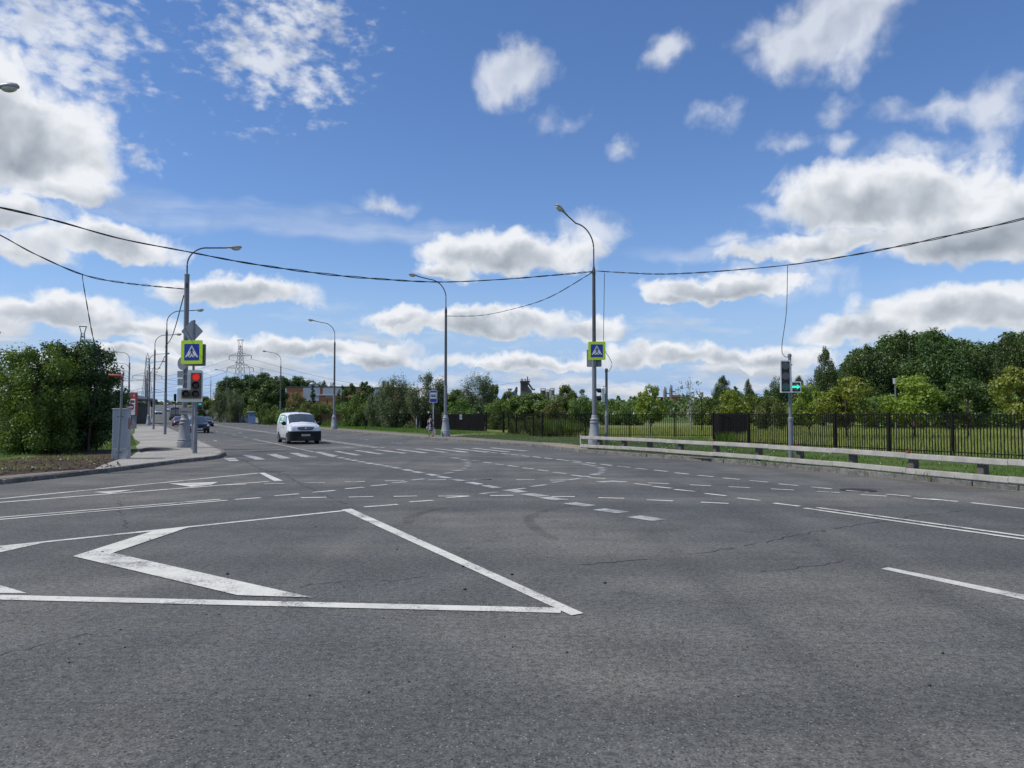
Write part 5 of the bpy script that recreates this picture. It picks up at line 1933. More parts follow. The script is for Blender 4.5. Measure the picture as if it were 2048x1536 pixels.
def make_van():
    """x: 0 at the nose, rearwards positive"""
    t = thing('delivery_van', 'white delivery van with black bumper and green panel on its side, driving towards the crossing', 'van')
    def ring(wl, wm, wb, wr, zb, zm, zs, ztop, crown=.04):
        return [(0, zb), (wl, zb), (wl + .04, zb + .12), (wm, zm), (wb, zs), (wb - (wb - wr) * .42, zs + (ztop - zs) * .45), (wr, ztop - .09), (wr - .12, ztop - .012), (0, ztop + crown)]
    stn = [(0.00, ring(.66, .78, .76, .62, .26, .66, .90, 1.06, .02)),
           (0.05, ring(.78, .87, .85, .72, .24, .66, .99, 1.14, .03)),
           (0.20, ring(.84, .93, .91, .78, .24, .66, 1.05, 1.20, .035)),
           (0.55, ring(.87, .955, .945, .80, .24, .62, 1.09, 1.245, .045)),
           (1.02, ring(.88, .96, .955, .80, .24, .62, 1.17, 1.335, .045)),
           (1.35, ring(.88, .96, .955, .79, .24, .62, 1.19, 1.58, .04)),
           (1.78, ring(.88, .96, .955, .76, .24, .62, 1.20, 1.85, .035)),
           (2.15, ring(.88, .96, .955, .755, .24, .62, 1.20, 1.925, .035)),
           (3.40, ring(.88, .96, .955, .755, .24, .62, 1.20, 1.945, .035)),
           (4.75, ring(.88, .955, .945, .745, .26, .62, 1.20, 1.925, .03)),
           (4.93, ring(.84, .91, .90, .70, .30, .62, 1.20, 1.87, .02))]
    L = Loft(stn)
    L.body(MB()).build('body', K['vanwhite'], t, 38)
    ws = MB()
    L.patch(ws, ((4.06, 5.95), (5.93, 5.95), (5.93, 8), (4.06, 8)), .006, 8, 8)
    ws.build('windscreen', K['glass_pale'], t, 60)
    fr = MB()
    L.patch(fr, ((3.93, 5.7), (4.06, 5.7), (4.06, 8), (3.93, 8)), .008, 2, 8)
    fr.build('wiper_cowl', K['black'], t, 60)
    w = MB()
    L.patch(w, ((4.6, 4.35), (5.35, 4.35), (5.75, 5.75), (5.45, 5.75)), .006, 5, 4)
    L.patch(w, ((5.5, 4.2), (7.15, 4.2), (7.15, 5.75), (5.88, 5.75)), .006, 6, 4)
    w.build('side_window', K['glass'], t, 60)
    g = MB()
    L.patch(g, ((7.28, 4.12), (8.62, 4.12), (8.62, 5.85), (7.28, 5.85)), .006, 6, 4)
    gp = g.build('green_panel', K['vangreen'], t, 60)
    g = MB()
    for (a, b, c, d) in ((7.42, 8.4, 5.25, 5.55), (7.42, 7.9, 4.85, 5.10), (7.42, 8.30, 4.38, 4.60)):
        L.patch(g, ((a, c), (b, c), (b, d), (a, d)), .010, 4, 2)
    g.build('panel_lettering', K['signwhite'], gp, 60)
    bm_ = MB()
    out = [(0.56, -.985), (.30, -.985), (.12, -.975), (.02, -.92), (-.05, -.78), (-.08, -.40), (-.085, 0), (-.08, .40), (-.05, .78), (.02, .92), (.12, .975), (.30, .985), (.56, .985), (.56, .80), (.2, .4), (.2, -.4), (.56, -.80)]
    bm_.plan(out, .20, .80)
    bm_.build('bumper', K['black'], t, 35)
    m = MB()
    outp = [(-.100, y) for y in (-.55, .55)] + [(0.0, .55), (0.0, -.55)]
    for z in (.31, .37, .43):
        m.plan([(-.095, -.5), (-.095, .5), (-.05, .5), (-.05, -.5)], z, z + .018)
    m.build('bumper_grille', K['steel_dark'], t)
    # grille between the lamps and the headlamps themselves
    m = MB()
    L.patch(m, ((.10, 5.0), (1.55, 4.4), (2.25, 5.1), (1.1, 7.0)), .014, 6, 6)
    m.build('headlight', K['headlight'], t, 60)
    m = MB()
    L.patch(m, ((.95, 4.8), (1.5, 4.6), (1.7, 5.0), (1.25, 5.4)), .020, 4, 4)
    m.build('indicator', K['amber'], t, 60)
    m = MB()
    M = Matrix.Translation((-.022, 0, .955)) @ Matrix.Rotation(R(-90), 4, 'Z') @ Matrix.Rotation(R(-12), 4, 'X')
    m.plate([(-.50, .075), (-.42, -.055), (-.34, -.085), (.34, -.085), (.42, -.055), (.50, .075), (.3, .095), (-.3, .095)], -.035, .12, M)
    gr = m.build('grille', K['black'], t)
    m = MB()
    for z in (-.045, .0, .045):
        m.plate([(-.40, z - .006), (.40, z - .006), (.40, z + .006), (-.40, z + .006)], -.040, -.035, M)
    m.plate([(-.045, -.03), (.045, -.03), (.055, .05), (0, .075), (-.055, .05)], -.052, -.035, M)
    m.build('grille_badge', K['rim'], gr)
    m = MB()
    m.plan([(-.108, -.26), (-.108, .26), (-.08, .26), (-.08, -.26)], .50, .612)
    pl = m.build('licence_plate', K['plate'], t)
    m = MB()
    rnd = random.Random(4)
    for k in range(9):
        y = -.215 + k * .05
        m.plan([(-.1115, y), (-.1115, y + .028), (-.108, y + .028), (-.108, y)], .53, .53 + rnd.choice((.045, .055)))
    m.build('plate_characters', K['signblack'], pl)
    for sd in (-1, 1):
        m = MB().ell((1.22, sd * 1.10, 1.27), (.09, .15, .13), 12, 8)
        m.tube([(1.25, sd * .93, 1.17), (1.24, sd * 1.05, 1.21)], .03, 6)
        m.build('mirror', K['black'], t, 60)
        for x in (.93, 4.0):
            arch(t, x, sd * .972, .385, sd, K['black'])
            wheel(t, x, sd * .87, .335, .22, sd, K['rim'])
        m = MB()
        m.box((2.45, sd * .965, .29), (2.3, .03, .12))
        m.build('sill', K['black'], t)
        m = MB()
        m.box((2.05, sd * .962, 1.03), (.14, .025, .03)).box((2.33, sd * .962, 1.03), (.14, .025, .03))
        m.build('door_handle', K['black'], t)
        m = MB()
        for x in (1.28, 2.18, 3.30):
            m.box((x, sd * .9555, .78), (.012, .012, .80))
        m.build('door_seam', K['steel_dark'], t)
        m = MB().ell((.02, sd * .72, .44), (.05, .07, .05), 10, 6)
        m.build('fog_lamp', K['headlight'], t, 180)
    MB().box((1.95, 0, 1.965), (.03, .03, .12)).build('aerial', K['black'], t)
    return t

ROADF = Vector((-DX, -DY, 0))                             # direction of traffic coming towards the viewer
def head_to(f):                                           # local -x is the nose direction
    return math.atan2(-f.y, -f.x)
van = make_van()
vp = G(611, 888.5)
van.location = (vp.x, vp.y, 0)
van.rotation_euler.z = head_to(ROADF)

def make_car(name, label, cat, paint_m, kind='hatch', rimm=None, group=None, stripe=None):
    t = thing(name, label, cat, group=group)
    suv = kind == 'suv'
    H = {'hatch': 1.47, 'suv': 1.64, 'sedan': 1.44}[kind]
    B = .98 if suv else .90                                # belt line
    W = .91 if suv else .88
    g0 = .24 if suv else .18
    def ring(w, zs, zt, wt, zb=g0):
        return [(0, zb), (w * .9, zb), (w * .96, zb + .12), (w, zb + .30), (w * .985, zs), (w * .985 - (w * .985 - wt) * .45, zs + (zt - zs) * .5), (wt, zt - .05), (wt * .82, zt - .008), (0, zt + .025)]
    z1 = .72 if suv else .66
    stn = [(0.0, ring(W * .66, z1 - .12, z1, W * .52, g0 + .06)), (.06, ring(W * .84, z1 - .03, z1 + .06, W * .68)), (.28, ring(W * .96, B - .22, B - .10, W * .78)), (.75, ring(W, B - .10, B + .0, W * .80)),
           (1.22, ring(W, B - .02, B + .075, W * .80)), (1.62, ring(W, B, B + .34, W * .72)), (2.02, ring(W, B + .01, H - .06, W * .66)), (2.5, ring(W, B + .02, H, W * .655))]
    if kind == 'sedan':
        stn += [(3.1, ring(W, B + .03, H - .03, W * .65)), (3.55, ring(W, B + .04, B + .30, W * .72)), (3.85, ring(W, B + .03, B + .14, W * .78)), (4.35, ring(W * .95, B - .05, B + .09, W * .78)), (4.5, ring(W * .85, B - .12, B - .02, W * .7))]
    else:
        stn += [(3.2, ring(W, B + .04, H - .01, W * .65)), (3.9, ring(W, B + .06, H - .07, W * .64)), (4.22, ring(W * .97, B + .05, B + .34, W * .70)), (4.38, ring(W * .93, B - .02, B + .16, W * .72)), (4.45, ring(W * .84, B - .12, B + .02, W * .68))]
    L = Loft(stn)
    L.body(MB()).build('body', paint_m, t, 38)
    m = MB()
    L.patch(m, ((4.06, 5.9), (5.92, 5.9), (5.92, 8), (4.06, 8)), .006, 6, 8)
    m.build('windscreen', K['glass_pale'] if kind != 'suv' else K['glass'], t, 60)
    m = MB()
    e = len(stn) - 1
    L.patch(m, ((4.65, 4.3), (6.95, 4.3), (6.95, 5.85), (5.75, 5.85)), .006, 8, 4)
    L.patch(m, ((7.08, 4.3), (8.6, 4.3), (8.35, 5.85), (7.08, 5.85)), .006, 5, 4)
    m.build('side_window', K['glass'], t, 60)
    m = MB()
    L.patch(m, ((8.1 if kind == 'sedan' else 9.05, 5.9), (9.0 if kind == 'sedan' else 9.95, 5.9), (9.0 if kind == 'sedan' else 9.95, 8), (8.1 if kind == 'sedan' else 9.05, 8)), .006, 4, 6)
    m.build('rear_window', K['glass'], t, 60)
    m = MB()
    L.patch(m, ((.55, 4.0), (1.75, 4.1), (2.3, 4.9), (1.2, 6.2)), .012, 5, 5)
    m.build('headlight', K['headlight'], t, 60)
    m = MB()
    L.patch(m, ((e - 1.2, 3.6), (e - .25, 3.6), (e - .35, 4.6), (e - 1.2, 4.6)), .010, 3, 3)
    m.build('tail_light', K['red'], t, 60)
    m = MB()
    zb = .34 if suv else .28
    m.plan([(.50, -W * 1.0), (.14, -W * .93), (-.03, -W * .62), (-.045, 0), (-.03, W * .62), (.14, W * .93), (.50, W * 1.0), (.3, .3), (.3, -.3)], g0, zb + .12)
    m.build('bumper', K['black'], t, 35)
    m = MB()
    M = Matrix.Translation((-.002, 0, z1 - .06)) @ Matrix.Rotation(R(-90), 4, 'Z')
    m.plate([(-.40, .05), (-.33, -.055), (.33, -.055), (.40, .05)], -.02, .1, M)
    m.build('grille', K['black'], t)
    MB().plan([(-.062, -.26), (-.062, .26), (-.03, .26), (-.03, -.26)], zb + .02, zb + .13).build('licence_plate', K['plate'], t)
    for sd in (-1, 1):
        m = MB().ell((1.45, sd * (W + .11), B + .06), (.07, .12, .085), 10, 7)
        m.tube([(1.5, sd * W * .92, B + .02), (1.47, sd * (W + .06), B + .04)], .022, 6)
        m.build('mirror', K['black'] if suv else paint_m, t, 60)
        r = .345 if suv else .315
        for x in (.85, 3.55):
            arch(t, x, sd * (W + .006), r * 1.16, sd, K['black'])
            wheel(t, x, sd * (W - .09), r, .20, sd, rimm or K['rim'])
        m = MB()
        m.box((2.2, sd * (W - .005), g0 + .07), (1.9, .03, .10))
        m.build('sill', K['black'], t)
        if stripe:
            m = MB()
            L.patch(m, ((3.0, 3.35), (9.3, 3.35), (9.3, 4.15), (3.0, 4.15)), .009, 16, 2, sides=(sd,))
            m.build('side_stripe', stripe, t, 60)
    return t

def on_road(o, s, t_, f=1):
    p = st(s, t_ + bend(s))
    e = 4.0
    slope = (T(*st(s + e, 0).xy) - T(*st(s - e, 0).xy)) / (2 * e)
    o.location = (p.x, p.y, T(p.x, p.y))
    fw = ROADF if f > 0 else -ROADF
    o.rotation_euler = (0, math.atan(slope) * (1 if f > 0 else -1), head_to(fw))

cpaint = lambda n, c, coat=.8: mat(n, c, .25, .1, .05, 2.0, coat=coat)
KP = {'navy': cpaint('dark_navy_car_paint', (.014, .015, .022), .35), 'char': cpaint('charcoal_car_paint', (.035, .042, .045), .4), 'maroon': cpaint('maroon_car_paint', (.12, .012, .022)),
      'silver': cpaint('silver_car_paint', (.45, .46, .47)), 'white': cpaint('plain_white_car_paint', (.74, .74, .74))}
c = make_car('parked_car', 'dark navy hatchback with headlights on, waiting behind the red traffic light post', 'car', KP['navy'], 'suv')
c.name = 'car'
p = G(400, 866.5)
c.location = (p.x, p.y, 0)
c.rotation_euler.z = head_to(ROADF) + R(2)
c2 = make_car('car', 'charcoal sedan with pale headlights approaching in the second lane', 'car', KP['char'], 'sedan')
on_road(c2, 122.0, 9.6)
c3 = make_car('car', 'maroon hatchback seen between two lamp poles of the left pavement', 'car', KP['maroon'], 'hatch')
on_road(c3, 126.0, 6.0)
c4 = make_car('car', 'small white car on the hill, rightmost of the far ones', 'car', KP['white'], 'hatch')
on_road(c4, 372.0, 8.6)
c5 = make_car('car', 'pale silver car beside the kerb just behind the dark bus', 'car', KP['silver'], 'sedan')
on_road(c5, 232.0, 5.2)
c6 = copy_tree(c4)
c6['label'] = 'white car half hidden behind the top of the dark bus'
on_road(c6, 262.0, 8.2)
c7 = copy_tree(c5)
c7['label'] = 'silver car parked at the far end of the left pavement'
p = st(150, -1.5)
c7.location = (p.x, p.y, ground_z(p.x, p.y))
c7.rotation_euler = (0, 0, head_to(ROADF) + .3)
# dark bus
def make_bus():
    t = thing('minibus', 'dark blue-grey bus coming down the hill behind the charcoal sedan', 'bus')
    bp = cpaint('dark_bus_paint', (.020, .028, .036))
    def ring(w, zb, zs, zt):
        return [(0, zb), (w * .96, zb), (w, zb + .2), (w, .9), (w * .99, zs), (w * .97, zt - .35), (w * .90, zt - .08), (w * .8, zt), (0, zt + .04)]
    L = Loft([(0, ring(.92, .4, 1.2, 2.5)), (.10, ring(1.02, .34, 1.2, 2.68)), (.5, ring(1.08, .32, 1.25, 2.78)), (6.2, ring(1.08, .32, 1.25, 2.78)), (6.4, ring(1.0, .4, 1.25, 2.7))])
    L.body(MB()).build('body', bp, t, 38)
    m = MB()
    M = Matrix.Translation((-.012, 0, 0)) @ Matrix.Rotation(R(-90), 4, 'Z')
    m.plate([(-.86, 1.25), (.86, 1.25), (.82, 2.2), (-.82, 2.2)], -.02, .03, M)
    m.build('windscreen', K['glass'], t)
    m = MB()
    L.patch(m, ((1.3, 4.1), (2.85, 4.1), (2.85, 5.2), (1.3, 5.2)), .008, 8, 3)
    m.build('side_window', K['glass'], t, 60)
    m = MB()
    for sd in (-1, 1):
        m.ell((-.02, sd * .72, .78), (.05, .17, .10), 10, 6)
    m.build('headlight', K['lens_grey'], t, 180)
    MB().plan([(-.09, -1.0), (-.09, 1.0), (.2, 1.05), (.2, -1.05)], .34, .62).build('bumper', K['black'], t)
    for sd in (-1, 1):
        for x in (1.2, 4.9):
            arch(t, x, sd * 1.088, .46, sd, K['black'])
            wheel(t, x, sd * .96, .40, .26, sd, K['steel_dark'])
        m = MB().ell((.1, sd * 1.25, 1.9), (.06, .10, .20), 10, 6)
        m.tube([(.25, sd * 1.0, 2.15), (.1, sd * 1.25, 2.08)], .02, 6)
        m.build('mirror', K['black'], t, 60)
    return t
bus = make_bus()
on_road(bus, 178.0, 7.6)
tx = make_car('taxi', 'white car with a yellow-orange side band, seen side-on between bush and cabinet', 'car', KP['white'], 'hatch', stripe=mat('orange_yellow_film', (.62, .30, .03), .4))
p = Q(170, 850, 88)
tx.location = (p.x, 88, .13)
tx.rotation_euler.z = R(2)

# ------------------------------------------------------------------ filling station
p = Q(268, 830, 92)
t = thing('price_board', 'red and white fuel price board on a pole beside the left lamps', 'sign', (p.x, 92, ground_z(p.x, 92)), R(-8))
hz92 = lambda v: Q(268, v, 92).z - t.location.z
sx = lambda px_: px_ / F * 92
m = MB().bbox((sx(-.8), 0, (hz92(785) + hz92(831)) / 2), (sx(13.5), .30, hz92(785) - hz92(831)), .03)
m.build('frame', K['redpaint'], t)
MB().box((0, .05, hz92(831) / 2), (.5, .2, hz92(831))).build('leg', K['pole'], t)
pw = sx(11.2)
m = MB().plate([(x - sx(1.6), z + (hz92(798) + hz92(829.5)) / 2) for x, z in rrect(pw, hz92(798) - hz92(829.5), .08)], -.22, -.15)
pan = m.build('price_panel', K['signwhite'], t)
m = MB()
rnd = random.Random(5)
m.mi = 0
zt_ = hz92(799)
zbm = hz92(829)
hh = (zt_ - zbm)
m.plate([(x - sx(1.6), z + zt_ - hh * .14) for x, z in rrect(pw * .84, hh * .18, .03)], -.226, -.22)
m.plate([(x - sx(1.6), z + zt_ - hh * .33) for x, z in rrect(pw * .84, hh * .04, .01)], -.226, -.22)
for k in range(6):
    z = zt_ - hh * (.43 + .095 * k)
    for q in range(4):
        m.box((-sx(1.6) + (q - 1.2) * pw * .17 + .05, -.223, z), (pw * .09, .006, hh * rnd.uniform(.035, .055)))
m.mi = 1
for k in range(3):
    m.box((-sx(1.6) + (k - 1) * pw * .25, -.229, zt_ - hh * .14), (pw * .13, .006, hh * .11))
for k in range(6):
    m.box((-sx(1.6) - pw * .36, -.223, zt_ - hh * (.43 + .095 * k)), (pw * .13, .006, hh * .05))
m.build('price_figures', [K['signblack'], K['redpaint']], pan)
m = MB().plate([(.00, hz92(791)), (.10, hz92(789)), (.16, hz92(787)), (.10, hz92(793)), (.02, hz92(794))], -.17, -.15)
m.build('emblem', K['palewall'], t)

p = Q(224, 800, 128)
t = thing('filling_station_canopy', 'dark low-pitched filling station roof behind the bush, with dim front under it', 'building', (p.x, 128, ground_z(p.x, 128)), R(8))
zr = lambda v: Q(224, v, 128).z - t.location.z
m = MB()
m.plate([(-9, zr(800)), (-9, zr(792)), (-2.6, zr(780)), (3.0, zr(796)), (3.0, zr(800))], 0, 14)
m.build('roof', K['roofdark'], t)
MB().box((-3.0, .6, zr(804)), (11.6, .8, .55)).build('fascia', K['palewall'], t)
MB().box((-3.4, 9, zr(804) / 2), (10, 8, zr(806))).build('wall', K['steel_dark'], t)
for x in (-6.5, -1.2, 2.2):
    MB().box((x, 1.5, zr(804) / 2), (.4, .4, zr(804))).build('pillar', K['palewall'], t)
MB().box((-1.9, 4.9, 1.5), (2.6, .1, 2.2)).build('shop_window', K['glass'], t)
p = Q(203, 830, 104)
t = thing('fuel_totem', 'green and white pillar of the filling station beyond the taxi', 'pillar', (p.x, 104, ground_z(p.x, 104)))
MB().bbox((0, 0, 1.2), (1.3, .5, 2.4), .05).build('base', K['palewall'], t)
MB().bbox((.25, -.02, 3.05), (1.35, .55, 2.2), .08).build('green_panel', mat('bright_green_panel', (.02, .22, .07), .4), t)
MB().box((-.2, 0, 4.25), (2.3, .7, .18)).build('top', K['palewall'], t)
for k, (u, d) in enumerate(((176, 112), (219, 122))):
    p = Q(u, 820, d)
    t = thing('fuel_pump_island', ['pale fuel pump under the station roof, left of the green pillar', 'pale fuel pump under the station roof, right of the green pillar'][k], 'fuel pump', (p.x, d, ground_z(p.x, d)))
    MB().bbox((0, 0, .1), (2.6, .9, .2), .03).build('plinth', K['kerb'], t)
    MB().bbox((0, 0, 1.1), (1.0, .5, 1.8), .06).build('cabinet', K['palewall'], t)
    MB().box((0, -.255, 1.4), (.7, .02, .5)).build('display', K['black'], t)

# ------------------------------------------------------------------ buildings and works beyond the fence
def xat(u, d):
    return (u - 1024) / F * d
dB1 = 150.0
p0 = Vector((xat(573, dB1), dB1, 0))
t = thing('brick_building', 'orange brick and grey panel building behind the white van', 'building', (p0.x, p0.y, 0.1), R(-3))
zr = lambda v: Q(600, v, dB1).z - .1
bx = lambda u: xat(u, dB1) - p0.x
H_ = zr(774.5)
Wd = bx(706)
MB().box((Wd / 2, 9, H_ / 2), (Wd, 18, H_)).build('brick_wall', K['brick'], t)
m = MB()
m.box(((bx(607) + bx(639)) / 2, -.06, (zr(775) + zr(802)) / 2), (bx(639) - bx(607), .12, zr(775) - zr(802)))
m.box(((bx(630) + bx(641)) / 2, -.06, (zr(775) + zr(791)) / 2), (1.1, .14, zr(775) - zr(791)))
m.box(((bx(647) + bx(690)) / 2, -.06, (zr(775) + zr(790)) / 2), (bx(690) - bx(647), .12, zr(775) - zr(790)))
m.build('wall_panel', K['panel'], t)
m = MB()
m.box(((bx(630) + bx(690)) / 2, -.10, zr(790)), (bx(690) - bx(630), .20, .14))
m.build('drip_course', K['palewall'], t)
for i, (a, b) in enumerate(((634, 640.5), (647.5, 652), (652.6, 657), (657.6, 662), (662.6, 667), (668, 673))):
    f = MB().box(((bx(a) + bx(b)) / 2, -.02, zr(792.7)), (bx(b) - bx(a), .06, .42)).build('window', K['palewall'], t)
    MB().box(((bx(a) + bx(b)) / 2, -.055, zr(792.7)), (bx(b) - bx(a) - .08, .012, .32)).build('pane', K['glass'], f)
MB().box((Wd / 2, 9, H_ + .08), (Wd + .3, 18.3, .16)).build('roof', K['roofdark'], t)
MB().box((-.12, 9, H_ / 2 - .1), (.22, 18.1, H_ - .2)).build('end_wall', K['palewall'], t)
m = MB()
m.box((bx(618), 3, H_ + .35), (1.6, 1.2, .5)).ell((bx(617), 2.6, H_ + .7), (.6, .5, .35))
m.build('roof_unit', K['galv'], t)
d2 = 185.0
p0 = Vector((xat(748, d2), d2, 0))
t = thing('brick_building', 'low brick building with grey corner, under two red and white chimneys', 'building', (p0.x, p0.y, 0.1))
H2 = Q(770, 777, d2).z - .1
wB = xat(802, d2) - p0.x
MB().box((wB / 2 + .6, 8, H2 / 2), (wB - 1.2, 16, H2)).build('brick_wall', K['brick'], t)
MB().box((.4, 7.9, H2 / 2 + .05), (2.2, 16.1, H2 + .1)).build('wall_panel', K['panel'], t)
MB().box((wB / 2, 8, H2 + .2), (wB + .2, 16.4, .18)).build('roof', K['roofdark'], t)
for k, (u, vt, w, mm) in enumerate(((767, 762, 4.3, 0), (776, 764, 4.1, 0), (786.5, 763, 3.6, 1))):
    px_, dd = xat(u, d2 + 6), d2 + 6
    t = thing('chimney', ['tall red and white chimney above the low brick building, left of the pair', 'slightly lower red and white chimney above the low brick building, right of the pair', 'brownish chimney half hidden by the willow tops'][k], 'chimney', (px_, dd, .1))
    zt_ = Q(u, vt, dd).z - .1
    r = w / F * dd / 2
    MB().lathe([(r * .9, 0), (r * .9, zt_ - 1.75)], 18).build('shaft', K['white'] if not mm else K['concrete'], t, 40)
    MB().lathe([(r, zt_ - 1.75), (r, zt_)], 18).build('top_band', mat('faded_red_band', (.27, .03, .07), .5) if not mm else K['steel_dark'], t, 40)

# concrete works, far off
d3 = 520.0
def far_thing(name, label, cat, u, d=d3):
    return thing(name, label, cat, (xat(u, d), d, -.05))
fz = lambda v, d=d3: Q(1050, v, d).z + .05
fx = lambda px_, d=d3: px_ / F * d
t = far_thing('concrete_plant', 'far concrete plant tower with platform and short stack above the trees', 'industrial plant', 1052)
m = MB()
m.plate([(-fx(11), 0), (-fx(11), fz(764)), (fx(4), fz(764)), (fx(4), fz(772)), (fx(12), fz(782)), (fx(12), 0)], 0, 9)
m.build('tower', K['concrete'], t)
m = MB()
m.box((-fx(2), 4, fz(763)), (fx(20), 11, .7)).box((-fx(2), 4, fz(757)), (fx(1), 1, .1))
for k in range(9):
    m.box((-fx(11.5) + k * fx(19) / 8, -1.2, fz(761)), (.18, .18, 1.3))
m.box((-fx(2), -1.2, fz(759.3)), (fx(19.5), .15, .15))
m.build('platform', K['steel_dark'], t)
for px_, v, r in ((3.2, 754, 1.15), (-1.5, 758.5, .8), (-8, 758, 1.1)):
    MB().lathe([(fx(r), fz(764)), (fx(r), fz(v)), (fx(r) * 1.1, fz(v)), (fx(r) * 1.1, fz(v) + .4)], 14, (fx(px_), 2, 0)).build('stack', K['concrete'], t, 40)
m = MB()
for px_ in (-9, -6, -3, 1):
    m.box((fx(px_), -.3, fz(774)), (fx(.8), .8, fz(766) - fz(782)))
m.box((-fx(3.5), -.2, fz(769)), (fx(11), .5, .5))
m.tube([(fx(4), -1, fz(766)), (fx(13), -1, fz(779)), (fx(18), -1, fz(779))], .7, 6)
m.build('ducting', K['steel_dark'], t)
t = far_thing('hopper_tower', 'blue hopper with dark cross-topped frame left of the concrete plant', 'industrial plant', 1030)
MB().plate([(-fx(6), 0), (-fx(6), fz(784)), (-fx(2), fz(782)), (fx(1), fz(775)), (fx(4.5), fz(775)), (fx(5), 0)], 0, 7).build('hopper', K['steel_blue'], t)
m = MB()
m.lathe([(fx(2.3), fz(784)), (fx(2.3), fz(776)), (fx(1.2), fz(773.5))], 12, (fx(3), 0, 0))
m.build('drum', K['steel_dark'], t, 40)
m = MB()
for px_ in (-13, -10, -7.5):
    m.box((fx(px_), 1, fz(790) / 1.0), (.35, .35, fz(778) - fz(800)))
m.box((-fx(10), 1, fz(778)), (fx(10), .5, .6)).tube([(-fx(13), 1, fz(788)), (-fx(8), 1, fz(778))], .2, 5).tube([(-fx(8), 1, fz(788)), (-fx(13), 1, fz(778))], .2, 5)
m.box((-fx(10), 1, fz(800) / 2), (fx(5), 1.2, fz(800)))
m.build('frame', K['steel_dark'], t)
for k, (u, v, r, lb) in enumerate(((1086, 781, 5.2, 'wide dark silo of the far pair right of the concrete plant'), (1104.5, 780.5, 4.6, 'narrower banded silo of the far pair, beside the wide dark one'), (1095, 783, 4.5, 'low dark silo wedged between its two neighbours'))):
    t = far_thing('silo', lb, 'silo', u, d3 + (0 if k != 2 else 8))
    rr = fx(r)
    prof = [(rr, 0)]
    n = 7
    zt_ = fz(v)
    for i in range(1, n + 1):
        z = zt_ * i / n
        prof += [(rr, z - .2), (rr * 1.04, z - .2), (rr * 1.04, z), (rr, z)]
    MB().lathe(prof, 20).build('shell', K['concrete'] if k else K['steel_dark'], t, 40)
    m = MB()
    for i in range(12):
        q = 2 * math.pi * i / 12
        m.box((rr * math.cos(q), rr * math.sin(q), zt_ + .7), (.15, .15, 1.4))
    m.lathe([(rr * 1.0, zt_ + 1.3), (rr * 1.02, zt_ + 1.3), (rr * 1.02, zt_ + 1.45), (rr, zt_ + 1.45)], 20)
    m.build('railing', K['steel_dark'], t)
d4 = 640.0
for k, (u, v, r, lb) in enumerate(((1330, 781, 3.6, 'brownish far silo right of the side-on pedestrian signal'), (1342, 777, 3.4, 'slightly taller pale far silo right of the brownish one'))):
    t = far_thing('silo', lb, 'silo', u, d4)
    rr = fx(r, d4)
    zt_ = Q(1340, v, d4).z
    MB().lathe([(rr, 0), (rr, zt_ - .5), (rr * .6, zt_), (rr * .55, zt_ + .6)], 20).build('shell', K['concrete'], t, 40)
    m = MB()
    m.box((0, 0, zt_ + 1.5), (rr * .5, rr * .5, 3.2)).box((rr * .7, 0, zt_ + .9), (.5, .5, 2.6)).box((-rr * .6, -.5, zt_ + .5), (rr * 1.4, .4, .3))
    m.box((rr * 1.7, 0, zt_ - 2.4), (rr * 1.8, 1.2, .7))
    m.build('top_gear', K['steel_dark'], t)
t = far_thing('factory_hall', 'long low brick hall with flat roof on the far horizon', 'building', 1350, 900)
h9 = Q(1350, 795.5, 900).z
MB().box((0, 10, h9 / 2), (fx(46, 900), 20, h9)).build('wall', K['brick'], t)
MB().box((-fx(14, 900), 10, h9 + .5), (fx(76, 900), 21, 1.0)).build('roof', K['roofdark'], t)
MB().box((fx(4, 900), 10, h9 + 2.0), (fx(17, 900), 12, 3)).build('roof_box', K['brick'], t)
t = thing('kiosk', 'blue and white kiosk at the foot of the trees behind the right pavement', 'kiosk', (xat(487, 150), 150, .3), R(-10))
MB().box((0, 0, 1.15), (3.6, 2.2, 2.3)).build('wall', K['panel'], t)
m = MB()
for x in (-1.75, -.6, .6, 1.75):
    m.box((x, -1.11, 1.15), (.35, .05, 2.2))
m.build('blue_trim', K['steel_blue'], t)
MB().box((0, 0, 2.38), (3.9, 2.5, .16)).build('roof', K['palewall'], t)
t = thing('kiosk', 'small blue shed right of the cast base of the third right-hand lamp', 'kiosk', (xat(511, 140), 140, .2), R(-8))
MB().box((0, 0, 1.0), (2.0, 1.6, 2.0)).build('wall', K['steel_blue'], t)
MB().box((0, 0, 2.05), (2.3, 1.9, .12)).build('roof', K['palewall'], t)
MB().box((.75, -.82, .95), (.5, .05, 1.7)).build('door', K['palewall'], t)
for k, (u, v, d, lb) in enumerate(((1403, 784, 75, 'slim dark park lamp standing in the meadow, right of the far silos'), (1791, 757, 62, 'grey top of a slim park lamp among the maple trees'))):
    t = thing('park_lamp', lb, 'lamp', (xat(u, d), d, .12))
    z = Q(u, v, d).z - .12
    MB().lathe([(.07, 0), (.06, z * .55), (.05, z - .5)], 10).build('post', K['black'] if not k else K['pole'], t, 40)
    MB().lathe([(.06, z - .5), (.16, z - .42), (.17, z - .08), (.2, z - .05), (.18, z)], 12).build('lantern', K['lamp_shell'], t, 40)

